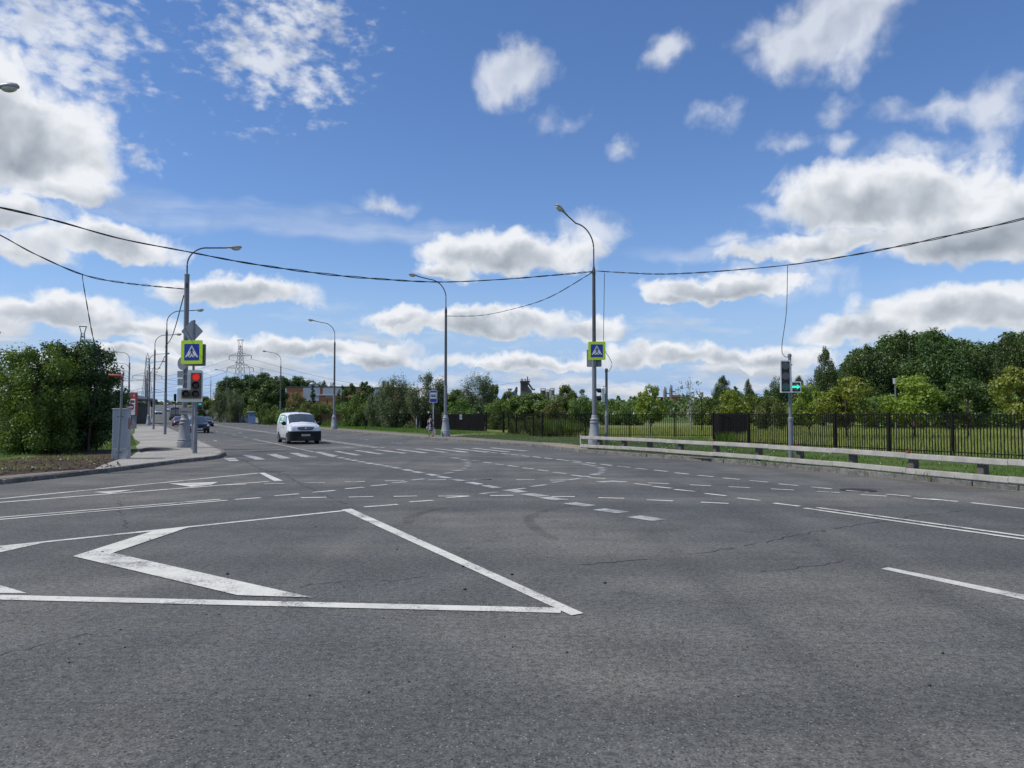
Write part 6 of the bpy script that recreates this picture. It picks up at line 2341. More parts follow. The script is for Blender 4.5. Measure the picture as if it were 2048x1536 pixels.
# ------------------------------------------------------------------ pylons and their wires
def make_pylon(name, label, H, arms, base, top, spire=False):
    t = thing(name, label, 'pylon')
    mb = MB()
    def half(z):
        f = z / H
        return base * (1 - f) ** 1.35 + top * (1.15 - .5 * f)
    r = .09
    lv = [0]
    while lv[-1] < H * .93:
        lv.append(lv[-1] + max(1.6, half(lv[-1]) * 1.7))
    lv[-1] = H * .93
    cor = lambda z, k: Vector((half(z) * (1 if k in (0, 1) else -1), half(z) * (1 if k in (1, 2) else -1), z))
    for a, b in zip(lv[:-1], lv[1:]):
        for k in range(4):
            mb.tube([cor(a, k), cor(b, k)], r, 4, False)
            j = (k + 1) % 4
            mb.tube([cor(a, k), cor(b, j)], r * .6, 4, False)
            mb.tube([cor(a, j), cor(b, k)], r * .6, 4, False)
    if spire:
        for k in range(4):
            mb.tube([cor(lv[-1], k), (0, 0, H)], r * .8, 4, False)
    else:
        for k in range(4):
            j = (k + 1) % 4
            mb.tube([cor(lv[-1], k), Vector((half(H) * 2.6 * (1 if k in (0, 1) else -1), half(H) * (1 if k in (1, 2) else -1), H))], r, 4, False)
        mb.box((0, 0, H), (half(H) * 6, half(H) * 2, .25))
    mb.build('lattice', K['pylon'], t)
    tips = []
    for z, w in arms:
        hw = half(z)
        for sd in (-1, 1):
            m = MB()
            tip = Vector((sd * w, 0, z))
            for y in (-1, 1):
                m.tube([(sd * hw, y * hw, z), tip], r * .8, 4, False)
                m.tube([(sd * hw, y * hw, z + w * .22), tip], r * .6, 4, False)
            for f in (.35, .7):
                m.tube([Vector((sd * hw, 0, z)).lerp(tip, f), Vector((sd * hw, 0, z + w * .22)).lerp(tip, f)], r * .5, 4, False)
            m.build('cross_arm', K['pylon'], t)
            tips.append(tip)
    for p in tips:
        m = MB()
        m.lathe([(.12, 0), (.16, .3), (.10, .5), (.16, .8), (.10, 1.0), (.16, 1.3), (.08, 1.6)], 8, (p.x, p.y, p.z - 1.6))
        m.build('insulator', K['steel_dark'], t, 40)
    return t, tips
def place_pylon(t, u, vtop, d, yaw, H):
    p = Q(u, vtop, d)
    t.location = (p.x, d, p.z - H)
    t.rotation_euler.z = R(yaw)
pA, tipsA = make_pylon('pylon', 'lattice pylon standing above the dark wood left of the building', 36, ((29, 5.6), (23.5, 6.6), (17.5, 5.4)), 2.9, .7)
place_pylon(pA, 481, 680, 345, -14, 36)
pB = copy_tree(pA)
pB['label'] = 'lattice pylon rising behind the big bush'
place_pylon(pB, 166, 653, 300, 20, 36)
pC = copy_tree(pA)
pC['label'] = 'lattice pylon cut by the left edge of the picture'
place_pylon(pC, -8, 664, 270, 20, 36)
pD, tipsD = make_pylon('pylon', 'slender spire-topped pylon behind the receding lamps of the left pavement', 40, ((27, 7.5), (18, 10.0)), 2.8, .9, True)
place_pylon(pD, 295.5, 705, 430, 12, 40)
pE = copy_tree(pA)
pE['label'] = 'tiny far pylon just above the trees left of the building'
place_pylon(pE, 523, 738, 640, -14, 36)
for o in (pA, pB, pC, pD, pE):
    o['group'] = 'power line pylons'
pF = copy_tree(pA)
pF['label'] = 'tiny far pylon head above the trees between bus stop and concrete plant'
place_pylon(pF, 1020, 779, 800, 0, 36)
pF['group'] = 'power line pylons'
def catenary(a, b, sag, n=14):
    return [a.lerp(b, i / n) + Vector((0, 0, -4 * sag * (i / n) * (1 - i / n))) for i in range(n + 1)]
bpy.context.view_layer.update()
def wires(pa, ta, b_fn, label, sag, r=.045):
    mb = MB()
    for tp in ta:
        a = pa.matrix_world @ (tp + Vector((0, 0, -1.6)))
        mb.tube(catenary(a, b_fn(tp, a), sag), r, 4)
    return tag(mb.build('power_lines', K['pylon']), label, 'power lines')
wires(pA, tipsA, lambda tp, a: pB.matrix_world @ (tp + Vector((0, 0, -1.6))) + Vector((-40, 40, -6)), 'faint power lines from the middle pylon leftwards across the road', 7, .055)
wires(pA, tipsA, lambda tp, a: a + Vector((95, 260, -3)), 'faint power lines running away to the right of the middle pylon', 8, .055)
wires(pD, tipsD, lambda tp, a: a + Vector((-240, -60, 4)), 'faint power lines running left from the spire-topped pylon', 7, .06)
wires(pD, tipsD, lambda tp, a: a + Vector((200, 90, 2)), 'faint power lines running right from the spire-topped pylon', 9, .06)
# ------------------------------------------------------------------ people
def person(label, loc, yaw, H, cloth_fn, hairm, pose):
    """one continuous skinned body; joints in metres for a 1.65 m figure, x right, y forward"""
    t = thing('person', label, 'person', loc, yaw)
    k = H / 1.65
    J = pose['joints']
    names = list(J.keys())
    idx = {n: i for i, n in enumerate(names)}
    V = [tuple(c * k for c in J[n][0]) for n in names]
    E = []
    for n in names:
        par = J[n][2]
        if par:
            E.append((idx[par], idx[n]))
    me = bpy.data.meshes.new('body')
    me.from_pydata(V, E, [])
    me.materials.append(K['skin'])
    o = bpy.data.objects.new('body', me)
    C.objects.link(o)
    o.parent = t
    sk = o.modifiers.new('skin', 'SKIN')
    sk.use_smooth_shade = True
    for i, n in enumerate(names):
        sv = me.skin_vertices[0].data[i]
        rr = J[n][1]
        sv.radius = (rr[0] * k, rr[1] * k) if isinstance(rr, tuple) else (rr * k, rr * k)
        sv.use_root = (n == 'pelvis')
    sb = o.modifiers.new('sub', 'SUBSURF')
    sb.levels = 1
    sb.render_levels = 2
    cloth_fn(t, k, J)
    hd = Vector(J['head'][0]) * k
    m = MB()
    M = Matrix.Rotation(pose.get('head_tilt', 0), 4, 'X')
    m.ell(hd + Vector((0, -.018 * k, .035 * k)), (.088 * k, .105 * k, .105 * k), 14, 10)
    m.ell(hd + Vector((0, -.05 * k, -.04 * k)), (.075 * k, .065 * k, .10 * k), 12, 8)
    m.build('hair', hairm, t, 180)
    m = MB()
    for sx_ in (-1, 1):
        m.ell(hd + Vector((sx_ * .034 * k, .086 * k, .012 * k)), (.011 * k, .006 * k, .007 * k), 8, 5)
    m.ell(hd + Vector((0, .084 * k, -.058 * k)), (.024 * k, .006 * k, .006 * k), 8, 5)
    m.build('eyes_and_mouth', K['hair'], t, 180)
    m = MB()
    m.ell(hd + Vector((0, .100 * k, -.018 * k)), (.013 * k, .018 * k, .024 * k), 8, 6)
    for sx_ in (-1, 1):
        m.ell(hd + Vector((sx_ * .082 * k, 0, -.005 * k)), (.012 * k, .020 * k, .032 * k), 8, 6)
    m.build('nose_and_ears', K['skin'], t, 180)
    return t

def limbs(stride, armL, armR, lean=.0):
    """joint table: position, radius, parent"""
    J = {'pelvis': ((0, 0, .90), (.135, .105), None), 'waist': ((0, .01 + lean * .2, 1.05), (.115, .088), 'pelvis'), 'chest': ((0, .015 + lean * .7, 1.24), (.135, .10), 'waist'),
         'collar': ((0, .01 + lean, 1.365), (.095, .075), 'chest'), 'neck': ((0, .02 + lean * 1.2, 1.43), .046, 'collar'), 'head': ((0, .035 + lean * 1.4, 1.545), (.078, .092), 'neck'), 'crown': ((0, .03 + lean * 1.4, 1.60), (.06, .07), 'head')}
    for sd, nm, f in ((-1, 'L', stride), (1, 'R', -stride)):
        J['hip' + nm] = ((sd * .085, 0, .84), .085, 'pelvis')
        J['knee' + nm] = ((sd * .09, f * .16, .47), .055, 'hip' + nm)
        J['calf' + nm] = ((sd * .09, f * .13 - .02, .33), .052, 'knee' + nm)
        J['ankle' + nm] = ((sd * .09, f * .22 - (.05 if f < 0 else 0), .085 + (.03 if f < 0 else 0)), .032, 'calf' + nm)
        J['ball' + nm] = ((sd * .10, f * .22 + .12, .035 + (.012 if f < 0 else 0)), (.036, .026), 'ankle' + nm)
        J['toe' + nm] = ((sd * .10, f * .22 + .17, .028), (.028, .018), 'ball' + nm)
        a = armL if sd < 0 else armR
        J['shoulder' + nm] = ((sd * .165, lean * .9, 1.345), .052, 'collar')
        el, wr = a
        J['elbow' + nm] = (el, .038, 'shoulder' + nm)
        J['wrist' + nm] = (wr, .024, 'elbow' + nm)
        d = (Vector(wr) - Vector(el)).normalized()
        palm = Vector(wr) + d * .055
        J['palm' + nm] = (tuple(palm), (.036, .016), 'wrist' + nm)
        side = Vector((0, 1, 0)) if abs(d.y) < .8 else Vector((0, 0, 1))
        side = (side - d * side.dot(d)).normalized()
        curl = Vector((-sd, 0, 0))
        for q, ln in enumerate((.070, .078, .074, .058)):
            b = palm + side * (.026 - .0175 * q) + d * .03
            J['finger%d_a%s' % (q, nm)] = (tuple(b + d * ln * .35), .0085, 'palm' + nm)
            J['finger%d_b%s' % (q, nm)] = (tuple(b + d * ln * .75 + curl * .020), .0080, 'finger%d_a%s' % (q, nm))
            J['finger%d_c%s' % (q, nm)] = (tuple(b + d * ln * .85 + curl * .048), .0072, 'finger%d_b%s' % (q, nm))
        J['thumb_a' + nm] = (tuple(palm + side * .045 + d * .0 + curl * .012), .0105, 'palm' + nm)
        J['thumb_b' + nm] = (tuple(palm + side * .058 + d * .035 + curl * .03), .0085, 'thumb_a' + nm)
    return J

def shell(rings, n=18):
    """garment from horizontal rings (cx, cy, z, rx, ry)"""
    V, Fc = [], []
    for cx, cy, z, rx, ry in rings:
        for k in range(n):
            q = 2 * math.pi * k / n
            V.append((cx + rx * math.cos(q), cy + ry * math.sin(q), z))
    for i in range(len(rings) - 1):
        for k in range(n):
            j = (k + 1) % n
            Fc.append((i * n + k, i * n + j, i * n + n + j, i * n + n + k))
    return V, Fc

def floral():
    m, t, b = nodes_of('dark_floral_cloth')
    p = obj_pos(t)
    v = nn(t, 'ShaderNodeTexVoronoi')
    v.inputs['Scale'].default_value = 9.0
    t.links.new(p, v.inputs['Vector'])
    f = mrange(t, mth(t, 'MULTIPLY_ADD', noise(t, p, 22.0, 2.0), .35, v.outputs['Distance']), .52, .58)
    t.links.new(cmix(t, f, (.62, .55, .60), (.022, .020, .045)), b.inputs['Base Color'])
    b.inputs['Roughness'].default_value = .85
    return m
K['floral'] = floral()

def dress(t, k, J):
    lean = J['collar'][0][1]
    rg = [(0, .00, .47, .205, .165), (0, .00, .60, .200, .160), (0, 0, .80, .190, .150), (0, 0, .92, .178, .142), (0, .01, 1.04, .148, .118), (0, .02, 1.20, .168, .128), (0, lean * .9, 1.32, .160, .105), (0, lean, 1.385, .095, .075)]
    V, Fc = shell([(a * k, b * k, c * k, d * k, e * k) for a, b, c, d, e in rg], 22)
    V = [(x * (1 + .05 * math.sin(6 * math.atan2(y, x)) * max(0, 1 - z / (.95 * k))), y * (1 + .06 * math.sin(7 * math.atan2(y, x)) * max(0, 1 - z / (.95 * k))), z) for x, y, z in V]
    MB().add(V, Fc).build('dress', K['floral'], t, 180)
    m = MB()
    for nm in 'LR':
        a, b = Vector(J['shoulder' + nm][0]) * k, Vector(J['elbow' + nm][0]) * k
        m.tube([a + (a - b) * .12, a.lerp(b, .30)], [.062 * k, .060 * k], 12)
    m.build('sleeve', K['floral'], t, 60)
    m = MB()
    for nm in 'LR':
        a, b, c_ = (Vector(J[q + nm][0]) * k for q in ('ankle', 'ball', 'toe'))
        m.tube([a + Vector((0, -.05 * k, -.045 * k)), b + Vector((0, 0, -.006)), c_ + Vector((0, .02 * k, 0))], [.034 * k, .043 * k, .026 * k], 10)
    m.build('shoe', K['shoe'], t, 180)

wp = G(861.5, 873.4, VZ)
arms = (((-.235, -.03, 1.09), (-.21, .13, .98)), ((.225, -.05, 1.07), (.235, .02, .86)))
JW = limbs(.75, arms[0], arms[1], .05)
wyaw = math.atan2(-DX, DY) if False else R(20)
woman = person('woman in a dark floral dress walking away past the bus stop, bags in both hands', wp, R(16), 1.60, dress, K['hair'], {'joints': JW})
bpy.context.view_layer.update()
k_ = 1.60 / 1.65
def held(name, label, cat, J, side, m, w, h, d, drop):
    hand = woman.matrix_world @ (Vector(J['palm' + side][0]) * k_ + (Vector(J['wrist' + side][0]) - Vector(J['elbow' + side][0])).normalized() * .06)
    t = thing(name, label, cat, (hand.x, hand.y, hand.z - drop - h), woman.rotation_euler.z)
    V, Fc = shell([(0, 0, 0, w * .36, d * .36), (0, 0, .015, w * .46, d * .46), (.01, 0, h * .35, w * .52, d * .54), (0, 0, h * .7, w * .42, d * .40), (0, 0, h, w * .22, d * .16)], 16)
    V = [(x * (1 + .09 * math.sin(5 * math.atan2(y, x) + z * 20)), y * (1 + .10 * math.sin(4 * math.atan2(y, x) + z * 15)), z) for x, y, z in V]
    mb = MB().add(V, Fc)
    mb.f.append(tuple(range(15, -1, -1))); mb.m.append(0)
    mb.build('bag_body', m, t, 180)
    mb = MB()
    for y in (-.02, .02):
        mb.tube([(-w * .14, y, h * .92), (-.03, y * .4, h + drop * .8), (0, 0, h + drop), (.03, y * .4, h + drop * .8), (w * .14, y, h * .92)], .008, 6)
    mb.build('bag_handle', m, t, 60)
    return t
held('shopping_bag', 'full white plastic bag in the right hand of the woman in the floral dress', 'bag', JW, 'R', K['bagwhite'], .30, .50, .22, .12)
held('handbag', 'grey and black handbag on the left arm of the woman in the floral dress', 'bag', JW, 'L', K['leather'], .26, .26, .15, .10)

def darkset(t, k, J):
    lean = J['collar'][0][1]
    blk = mat('black_jacket_cloth', (.018, .018, .022), .9)
    V, Fc = shell([(a * k, b * k, c * k, d * k, e * k) for a, b, c, d, e in ((0, 0, .82, .175, .145), (0, 0, .95, .165, .135), (0, .01, 1.06, .158, .125), (0, .02, 1.2, .172, .135), (0, lean * .9, 1.33, .165, .11), (0, lean, 1.40, .085, .07))], 18)
    MB().add(V, Fc).build('jacket', blk, t, 180)
    m = MB()
    for nm in 'LR':
        a, b, w = (Vector(J[q + nm][0]) * k for q in ('shoulder', 'elbow', 'wrist'))
        m.tube([a + (a - b) * .1, b, b.lerp(w, .9)], [.062 * k, .050 * k, .036 * k], 10)
    m.build('sleeve', blk, t, 180)
    m = MB()
    for nm in 'LR':
        a, b, c_ = (Vector(J[q + nm][0]) * k for q in ('hip', 'knee', 'ankle'))
        m.tube([a + Vector((0, 0, .06 * k)), b, c_ + Vector((0, 0, .02 * k))], [.10 * k, .070 * k, .055 * k], 10)
    m.build('trousers', mat('dark_trouser_cloth', (.03, .028, .026), .9), t, 180)
    m = MB()
    for nm in 'LR':
        a, b, c_ = (Vector(J[q + nm][0]) * k for q in ('ankle', 'ball', 'toe'))
        m.tube([a + Vector((0, -.05 * k, -.045 * k)), b, c_ + Vector((0, .02 * k, 0))], [.036 * k, .045 * k, .028 * k], 10)
    m.build('shoe', K['shoe'], t, 180)
JM = limbs(.6, ((-.24, -.03, 1.09), (-.23, .10, .88)), ((.24, -.02, 1.09), (.23, .12, .89)), .03)
pp_ = st(126, 1.0)
pp_ = Vector((xat(277, 138), 138, 0))
person('far pedestrian in dark clothes and pale cap on the left pavement', (pp_.x, pp_.y, ground_z(pp_.x, pp_.y)), math.atan2(-ROADF.x, ROADF.y), 1.76, darkset, K['white'], {'joints': JM})
# ------------------------------------------------------------------ trees, bushes and grass
LM = {
    'maple': leaf_mat('maple_leaf', (0.125, 0.180, 0.022), (0.310, 0.370, 0.055), 0.38),
    'mapled': leaf_mat('deep_maple_leaf', (0.045, 0.085, 0.018), (0.115, 0.175, 0.040), 0.34),
    'birch': leaf_mat('birch_leaf', (0.038, 0.074, 0.020), (0.118, 0.180, 0.052), 0.28),
    'dark': leaf_mat('dark_leaf', (0.037, 0.074, 0.018), (0.118, 0.185, 0.048), 0.25),
    'willow': leaf_mat('willow_leaf', (0.070, 0.105, 0.045), (0.200, 0.250, 0.125), 0.28, (1.05, 1.1, .75)),
    'green': leaf_mat('green_leaf', (0.062, 0.112, 0.020), (0.185, 0.250, 0.056), 0.34),
    'olive': leaf_mat('olive_leaf', (0.075, 0.088, 0.022), (0.170, 0.185, 0.050), 0.3),
    'pine': leaf_mat('needle_green', (0.028, 0.055, 0.020), (0.085, 0.125, 0.042), 0.15),
    'hedgeL': leaf_mat('fresh_bush_leaf', (0.060, 0.108, 0.014), (0.180, 0.250, 0.040), 0.36),
    'hedgeR': leaf_mat('dark_bush_leaf', (0.030, 0.060, 0.015), (0.105, 0.155, 0.046), 0.30),
    'meadow': leaf_mat('meadow_blade', (0.170, 0.260, 0.042), (0.470, 0.480, 0.160), 0.35, (1.2, 1.15, .6)),
    'lawn': leaf_mat('lawn_blade', (0.070, 0.130, 0.018), (0.190, 0.265, 0.052), 0.35),
}

def leaf_quads(P, N, size, rng, aspect=0.55, axis=None):
    """kite-shaped leaf at every point P, facing roughly N"""
    n = len(P)
    N = N / np.maximum(1e-6, np.linalg.norm(N, axis=1))[:, None]
    a = rng.normal(size=(n, 3)) if axis is None else axis + rng.normal(size=(n, 3)) * 0.35
    a -= N * (a * N).sum(1)[:, None]
    a /= np.maximum(1e-6, np.linalg.norm(a, axis=1))[:, None]
    b = np.cross(N, a)
    L = (size * rng.uniform(.6, 1.35, n))[:, None]
    V = np.empty((n, 4, 3))
    V[:, 0] = P - a * L * .5
    V[:, 1] = P + b * L * aspect * .5 - a * L * .05 + N * L * .08
    V[:, 2] = P + a * L * .5 - N * L * .06
    V[:, 3] = P - b * L * aspect * .5 - a * L * .05 + N * L * .08
    return V.reshape(-1, 3), np.arange(n * 4).reshape(n, 4)

PROF = {
    'round': lambda h: np.sqrt(np.maximum(0, 1 - (2 * h - 1) ** 2)) ** .8,
    'wide': lambda h: np.where(h < .35, .55 + h * 1.25, np.sqrt(np.maximum(0, 1 - ((h - .35) / .65) ** 2))),
    'birch': lambda h: np.where(h < .35, .7 + h * .86, np.maximum(0, (1 - ((h - .35) / .65) ** 2.0)) ** .8),
    'cone': lambda h: np.maximum(.03, 1 - h) ** .85,
    'column': lambda h: np.where(h < .2, .7 + h * 1.5, np.maximum(0, 1 - ((h - .2) / .8) ** 2.2) ** .6),
    'bush': lambda h: np.where(h < .45, .82 + .4 * h, np.sqrt(np.maximum(0, 1 - ((h - .45) / .55) ** 2))),
}

def tree_proto(name, lm, bark, H, Rr, z0, prof, nblob, nleaf, leaf, seed, blob=.30, stretch=1.0, droop=0.0, aspect=.6, trunk_r=.12, stems=1, plume=0.0, ragged=.25, limb_n=14):
    """tree = trunk with limbs + crown of leaf-sized faces gathered in clumps"""
    rng = np.random.default_rng(seed)
    root = bpy.data.objects.new(name, None)
    C.objects.link(root)
    h = rng.uniform(0.02, 1.0, nblob * 3)
    w = PROF[prof](h)
    keep = rng.uniform(size=len(h)) < (0.25 + .75 * w / max(w))
    h, w = h[keep][:nblob], w[keep][:nblob]
    nb = len(h)
    ang = rng.uniform(0, 2 * np.pi, nb)
    rad = Rr * w * np.sqrt(rng.uniform(.18, 1.0, nb)) * rng.uniform(1 - ragged, 1 + ragged * .6, nb) * (1 - blob * .55)
    cz = z0 + (H - z0) * (h * (1 - blob * .25))
    Cn = np.stack([rad * np.cos(ang), rad * np.sin(ang), cz], 1)
    br = Rr * blob * rng.uniform(.55, 1.25, nb) * (0.55 + .45 * w)
    wt = br ** 2
    pick = rng.choice(nb, nleaf, p=wt / wt.sum())
    d = rng.normal(size=(nleaf, 3))
    d /= np.linalg.norm(d, axis=1)[:, None]
    rr = rng.uniform(.15, 1.0, nleaf) ** .42 * (1 + .22 * rng.normal(size=nleaf) * (rng.uniform(size=nleaf) < .3))
    P = Cn[pick] + d * (rr * br[pick])[:, None] * np.array([1, 1, stretch])
    if droop:
        P[:, 2] -= droop * rng.uniform(0, 1, nleaf) ** 2 * br[pick] * 2.0
    if plume:
        up = Cn[pick] - np.array([0, 0, z0])
        P += (up / np.maximum(.3, np.linalg.norm(up, axis=1))[:, None]) * (plume * rng.uniform(0, 1, nleaf) ** 2 * br[pick])[:, None] + np.array([0, 0, 1.0]) * (plume * rng.uniform(0, 1, nleaf) ** 3 * br[pick])[:, None]
    P[:, 2] = np.maximum(P[:, 2], z0 * .6 + .03 + rng.uniform(0, .3, nleaf) * 1.0)
    N = d + rng.normal(size=(nleaf, 3)) * .55 + np.array([0, 0, .35])
    ax = np.tile(np.array([0, 0, -1.0]), (nleaf, 1)) if droop else None
    V, Fq = leaf_quads(P, N, leaf, rng, aspect, ax)
    npmesh('crown', V, Fq, lm, root)
    mb = MB()
    rnd = random.Random(seed)
    for sidx in range(stems):
        off = Vector((0, 0, 0)) if stems == 1 else Vector((rnd.uniform(-.35, .35) * Rr, rnd.uniform(-.35, .35) * Rr, 0))
        topz = z0 + (H - z0) * (.82 if stems == 1 else rnd.uniform(.55, .85))
        lean = Vector((rnd.uniform(-.05, .05) * H, rnd.uniform(-.05, .05) * H, 0)) if stems == 1 else off * rnd.uniform(.6, 1.3)
        pts = [off + lean * (f ** 1.4) + Vector((math.sin(f * 5 + seed) * .02 * H * f, math.cos(f * 4 + seed) * .02 * H * f, topz * f)) for f in [i / 8 for i in range(9)]]
        mb.tube(pts, [trunk_r * (1.25 if i == 0 else 1 - .88 * i / 8) for i in range(9)], 8)
    order = list(range(nb))
    rnd.shuffle(order)
    for i in order[:limb_n]:
        c_ = Vector(Cn[i])
        zb = max(z0 * .55 + .1, c_.z - (abs(c_.x) + abs(c_.y)) * rnd.uniform(.5, 1.0))
        f = min(.95, zb / max(.1, z0 + (H - z0) * .82))
        b0 = Vector((math.sin(f * 5 + seed) * .02 * H * f, math.cos(f * 4 + seed) * .02 * H * f, zb)) if stems == 1 else Vector((c_.x * .35, c_.y * .35, zb * .6))
        mid = b0.lerp(c_, .5) + Vector((0, 0, .06 * H))
        r0 = trunk_r * (1 - .85 * f) * .55
        mb.tube([b0, b0.lerp(mid, .6), mid, mid.lerp(c_, .6), c_], [r0, r0 * .8, r0 * .62, r0 * .42, r0 * .2], 6)
    mb.build('trunk', bark, root, 60)
    root['H'] = H
    root['R'] = Rr
    return root

PR = {}
PR['maple'] = [tree_proto('maple_tree', LM['maple'], K['bark'], 4.6, 2.3, 1.15, 'wide', 34, 5200, .20, 11 + i, .30, .8, .0, .75, .085, limb_n=18) for i in range(2)]
PR['mapled'] = [tree_proto('maple_tree', LM['mapled'], K['bark'], 5.2, 2.3, 1.2, 'wide', 34, 5600, .22, 21, .30, .85, .0, .7, .09, limb_n=18)]
PR['birch'] = [tree_proto('birch_tree', LM['birch'], K['birchbark'], 13.0, 3.6, 1.6, 'birch', 95, 21000, .28, 31 + i, .25, 1.3, .9, .45, .17, limb_n=24) for i in range(3)]
PR['dark'] = [tree_proto('broadleaf_tree', LM['dark'], K['bark'], 11.0, 3.8, 1.0, 'round', 75, 15000, .36, 41 + i, .28, 1.0, .0, .65, .19) for i in range(2)]
PR['willow'] = [tree_proto('willow_tree', LM['willow'], K['bark'], 7.5, 3.2, .25, 'bush', 60, 14000, .29, 51 + i, .27, 1.35, .0, .28, .12, 3, .9) for i in range(2)]
PR['green'] = [tree_proto('young_tree', LM['green'], K['bark'], 6.0, 2.4, .35, 'round', 48, 10500, .25, 61 + i, .29, 1.1, .0, .6, .09, limb_n=12) for i in range(2)]
PR['olive'] = [tree_proto('shrub', LM['olive'], K['bark'], 4.0, 2.4, .15, 'bush', 40, 6500, .22, 71, .28, 1.1, .0, .5, .06, 4)]
PR['shrub'] = [tree_proto('shrub', LM['green'], K['bark'], 3.2, 2.4, .12, 'bush', 40, 6500, .20, 75 + i, .28, 1.0, .0, .55, .05, 4) for i in range(2)]
PR['pine'] = [tree_proto('spruce_tree', LM['pine'], K['bark'], 8.5, 2.0, .4, 'cone', 80, 13000, .27, 81, .22, .75, .5, .3, .12, limb_n=30)]
PR['column'] = [tree_proto('poplar_tree', LM['dark'], K['bark'], 9.0, 1.9, .8, 'column', 50, 8500, .27, 85 + i, .30, 1.3, .0, .6, .13) for i in range(2)]
PR['sapling'] = [tree_proto('sapling', LM['mapled'], K['bark'], 5.0, 1.1, 1.2, 'column', 20, 900, .20, 91, .32, 1.2, .0, .6, .05, ragged=.5, limb_n=16)]
PR['bare'] = [tree_proto('thin_birch', LM['dark'], K['birchbark'], 7.0, 1.9, 2.1, 'birch', 34, 620, .20, 95, .24, .8, .3, .5, .07, ragged=.6, limb_n=32)]

used_p = {k: [False] * len(v) for k, v in PR.items()}
cnt = {k: 0 for k in PR}
GROUPS = {'birch': 'birches of the wood on the right', 'maple': 'young maples in the meadow', 'mapled': 'young maples in the meadow', 'dark': 'trees of the dark wood', 'willow': 'willows along the fence',
          'green': 'young trees beyond the fence', 'olive': 'shrubs beyond the fence', 'shrub': 'shrubs beyond the fence', 'pine': 'conifers beyond the fence', 'column': 'poplars by the brick building', 'sapling': 'thin saplings', 'bare': 'thin saplings'}
CATS = {'olive': 'shrub', 'shrub': 'shrub', 'sapling': 'tree'}

def plant(kind, u, d, vtop, wpx, label, turn=None, zb=None):
    k = cnt[kind]
    cnt[kind] += 1
    i = k % len(PR[kind])
    if used_p[kind][i]:
        o = copy_tree(PR[kind][i])
    else:
        o = PR[kind][i]
        used_p[kind][i] = True
    x = xat(u, d)
    z = ground_z(x, d) if zb is None else zb
    if not (d < 118):
        z = T(x, d) - .05 if zb is None else zb
    h = Q(u, vtop, d).z - z
    w = wpx / F * d
    H0, R0 = PR[kind][i]['H'], PR[kind][i]['R']
    o.location = (x, d, z - .02)
    sw = w / (2 * R0)
    o.scale = (sw, sw, h / H0)
    o.rotation_euler = (0, 0, (k * 2.399 if turn is None else turn))
    tag(o, label, CATS.get(kind, 'tree'), GROUPS[kind])
    return o

# right-hand birch wood
for a in (('birch', 1652, 92, 688, 66, 'lone slim birch at the left end of the dark wood on the right'), ('birch', 1698, 104, 706, 60, 'birch just right of the lone slim one, with a lower top'),
          ('dark', 1852, 106, 660, 150, 'dark round tree between the two tallest birches, behind them'), ('dark', 1730, 108, 690, 120, 'dark round tree behind the left shoulder of the wood'), ('birch', 1745, 96, 672, 125, 'broad drooping birch forming the left shoulder of the dark wood'), ('birch', 1808, 98, 654, 150, 'tall drooping birch in the middle of the dark wood, left of the pale trunk'),
          ('birch', 1868, 94, 649, 150, 'tallest birch of the dark wood, with its pale trunk showing'), ('birch', 1930, 100, 664, 120, 'narrow-topped birch right of the tallest one'),
          ('birch', 1975, 104, 690, 92, 'lower birch in the dip of the wood skyline on the right'), ('birch', 2015, 98, 662, 84, 'birch with a pointed top near the right edge'),
          ('birch', 2062, 96, 640, 110, 'birch cut by the right edge of the picture'), ('dark', 1790, 108, 668, 180, 'dark broad tree filling the wood behind the tall birches'),
          ('dark', 1910, 110, 668, 170, 'dark broad tree behind the narrow-topped birch'), ('dark', 2040, 112, 660, 190, 'dark broad tree behind the right edge of the wood'),
          ('dark', 1690, 118, 735, 120, 'dark low tree behind the lone slim birch'), ('shrub', 1765, 84, 790, 130, 'dark undergrowth shrub below the left shoulder of the wood'), ('shrub', 1890, 84, 786, 150, 'undergrowth shrub below the tallest birch'),
          ('shrub', 2005, 84, 786, 140, 'undergrowth shrub at the foot of the wood near the right edge')):
    plant(*a)
# maples in the meadow
for a in (('maple', 1619, 56, 766, 90, 'yellow-green maple right of the arrow signal'), ('maple', 1692, 51, 752, 128, 'yellow-green maple with thin upright twig top, second right of the arrow signal'),
          ('maple', 1828, 50, 746, 140, 'dense round yellow-green maple in front of the tallest birch'), ('mapled', 1935, 51, 738, 118, 'darker green maple between the dense maple and the right edge'),
          ('maple', 2042, 46, 730, 124, 'bright maple cut by the right edge'), ('maple', 1300, 64, 768, 72, 'yellow-green maple standing alone in the meadow beyond the guard rail end'),
          ('maple', 1466, 74, 778, 76, 'yellowish maple above the dense edge-on fence'), ('sapling', 1752, 56, 770, 50, 'thin sapling between two maples right of the arrow signal'),
          ('bare', 1380, 70, 742, 66, 'nearly bare thin birch with pale trunk in the meadow'), ('olive', 1540, 80, 792, 70, 'olive shrub behind the arrow signal')):
    plant(*a)
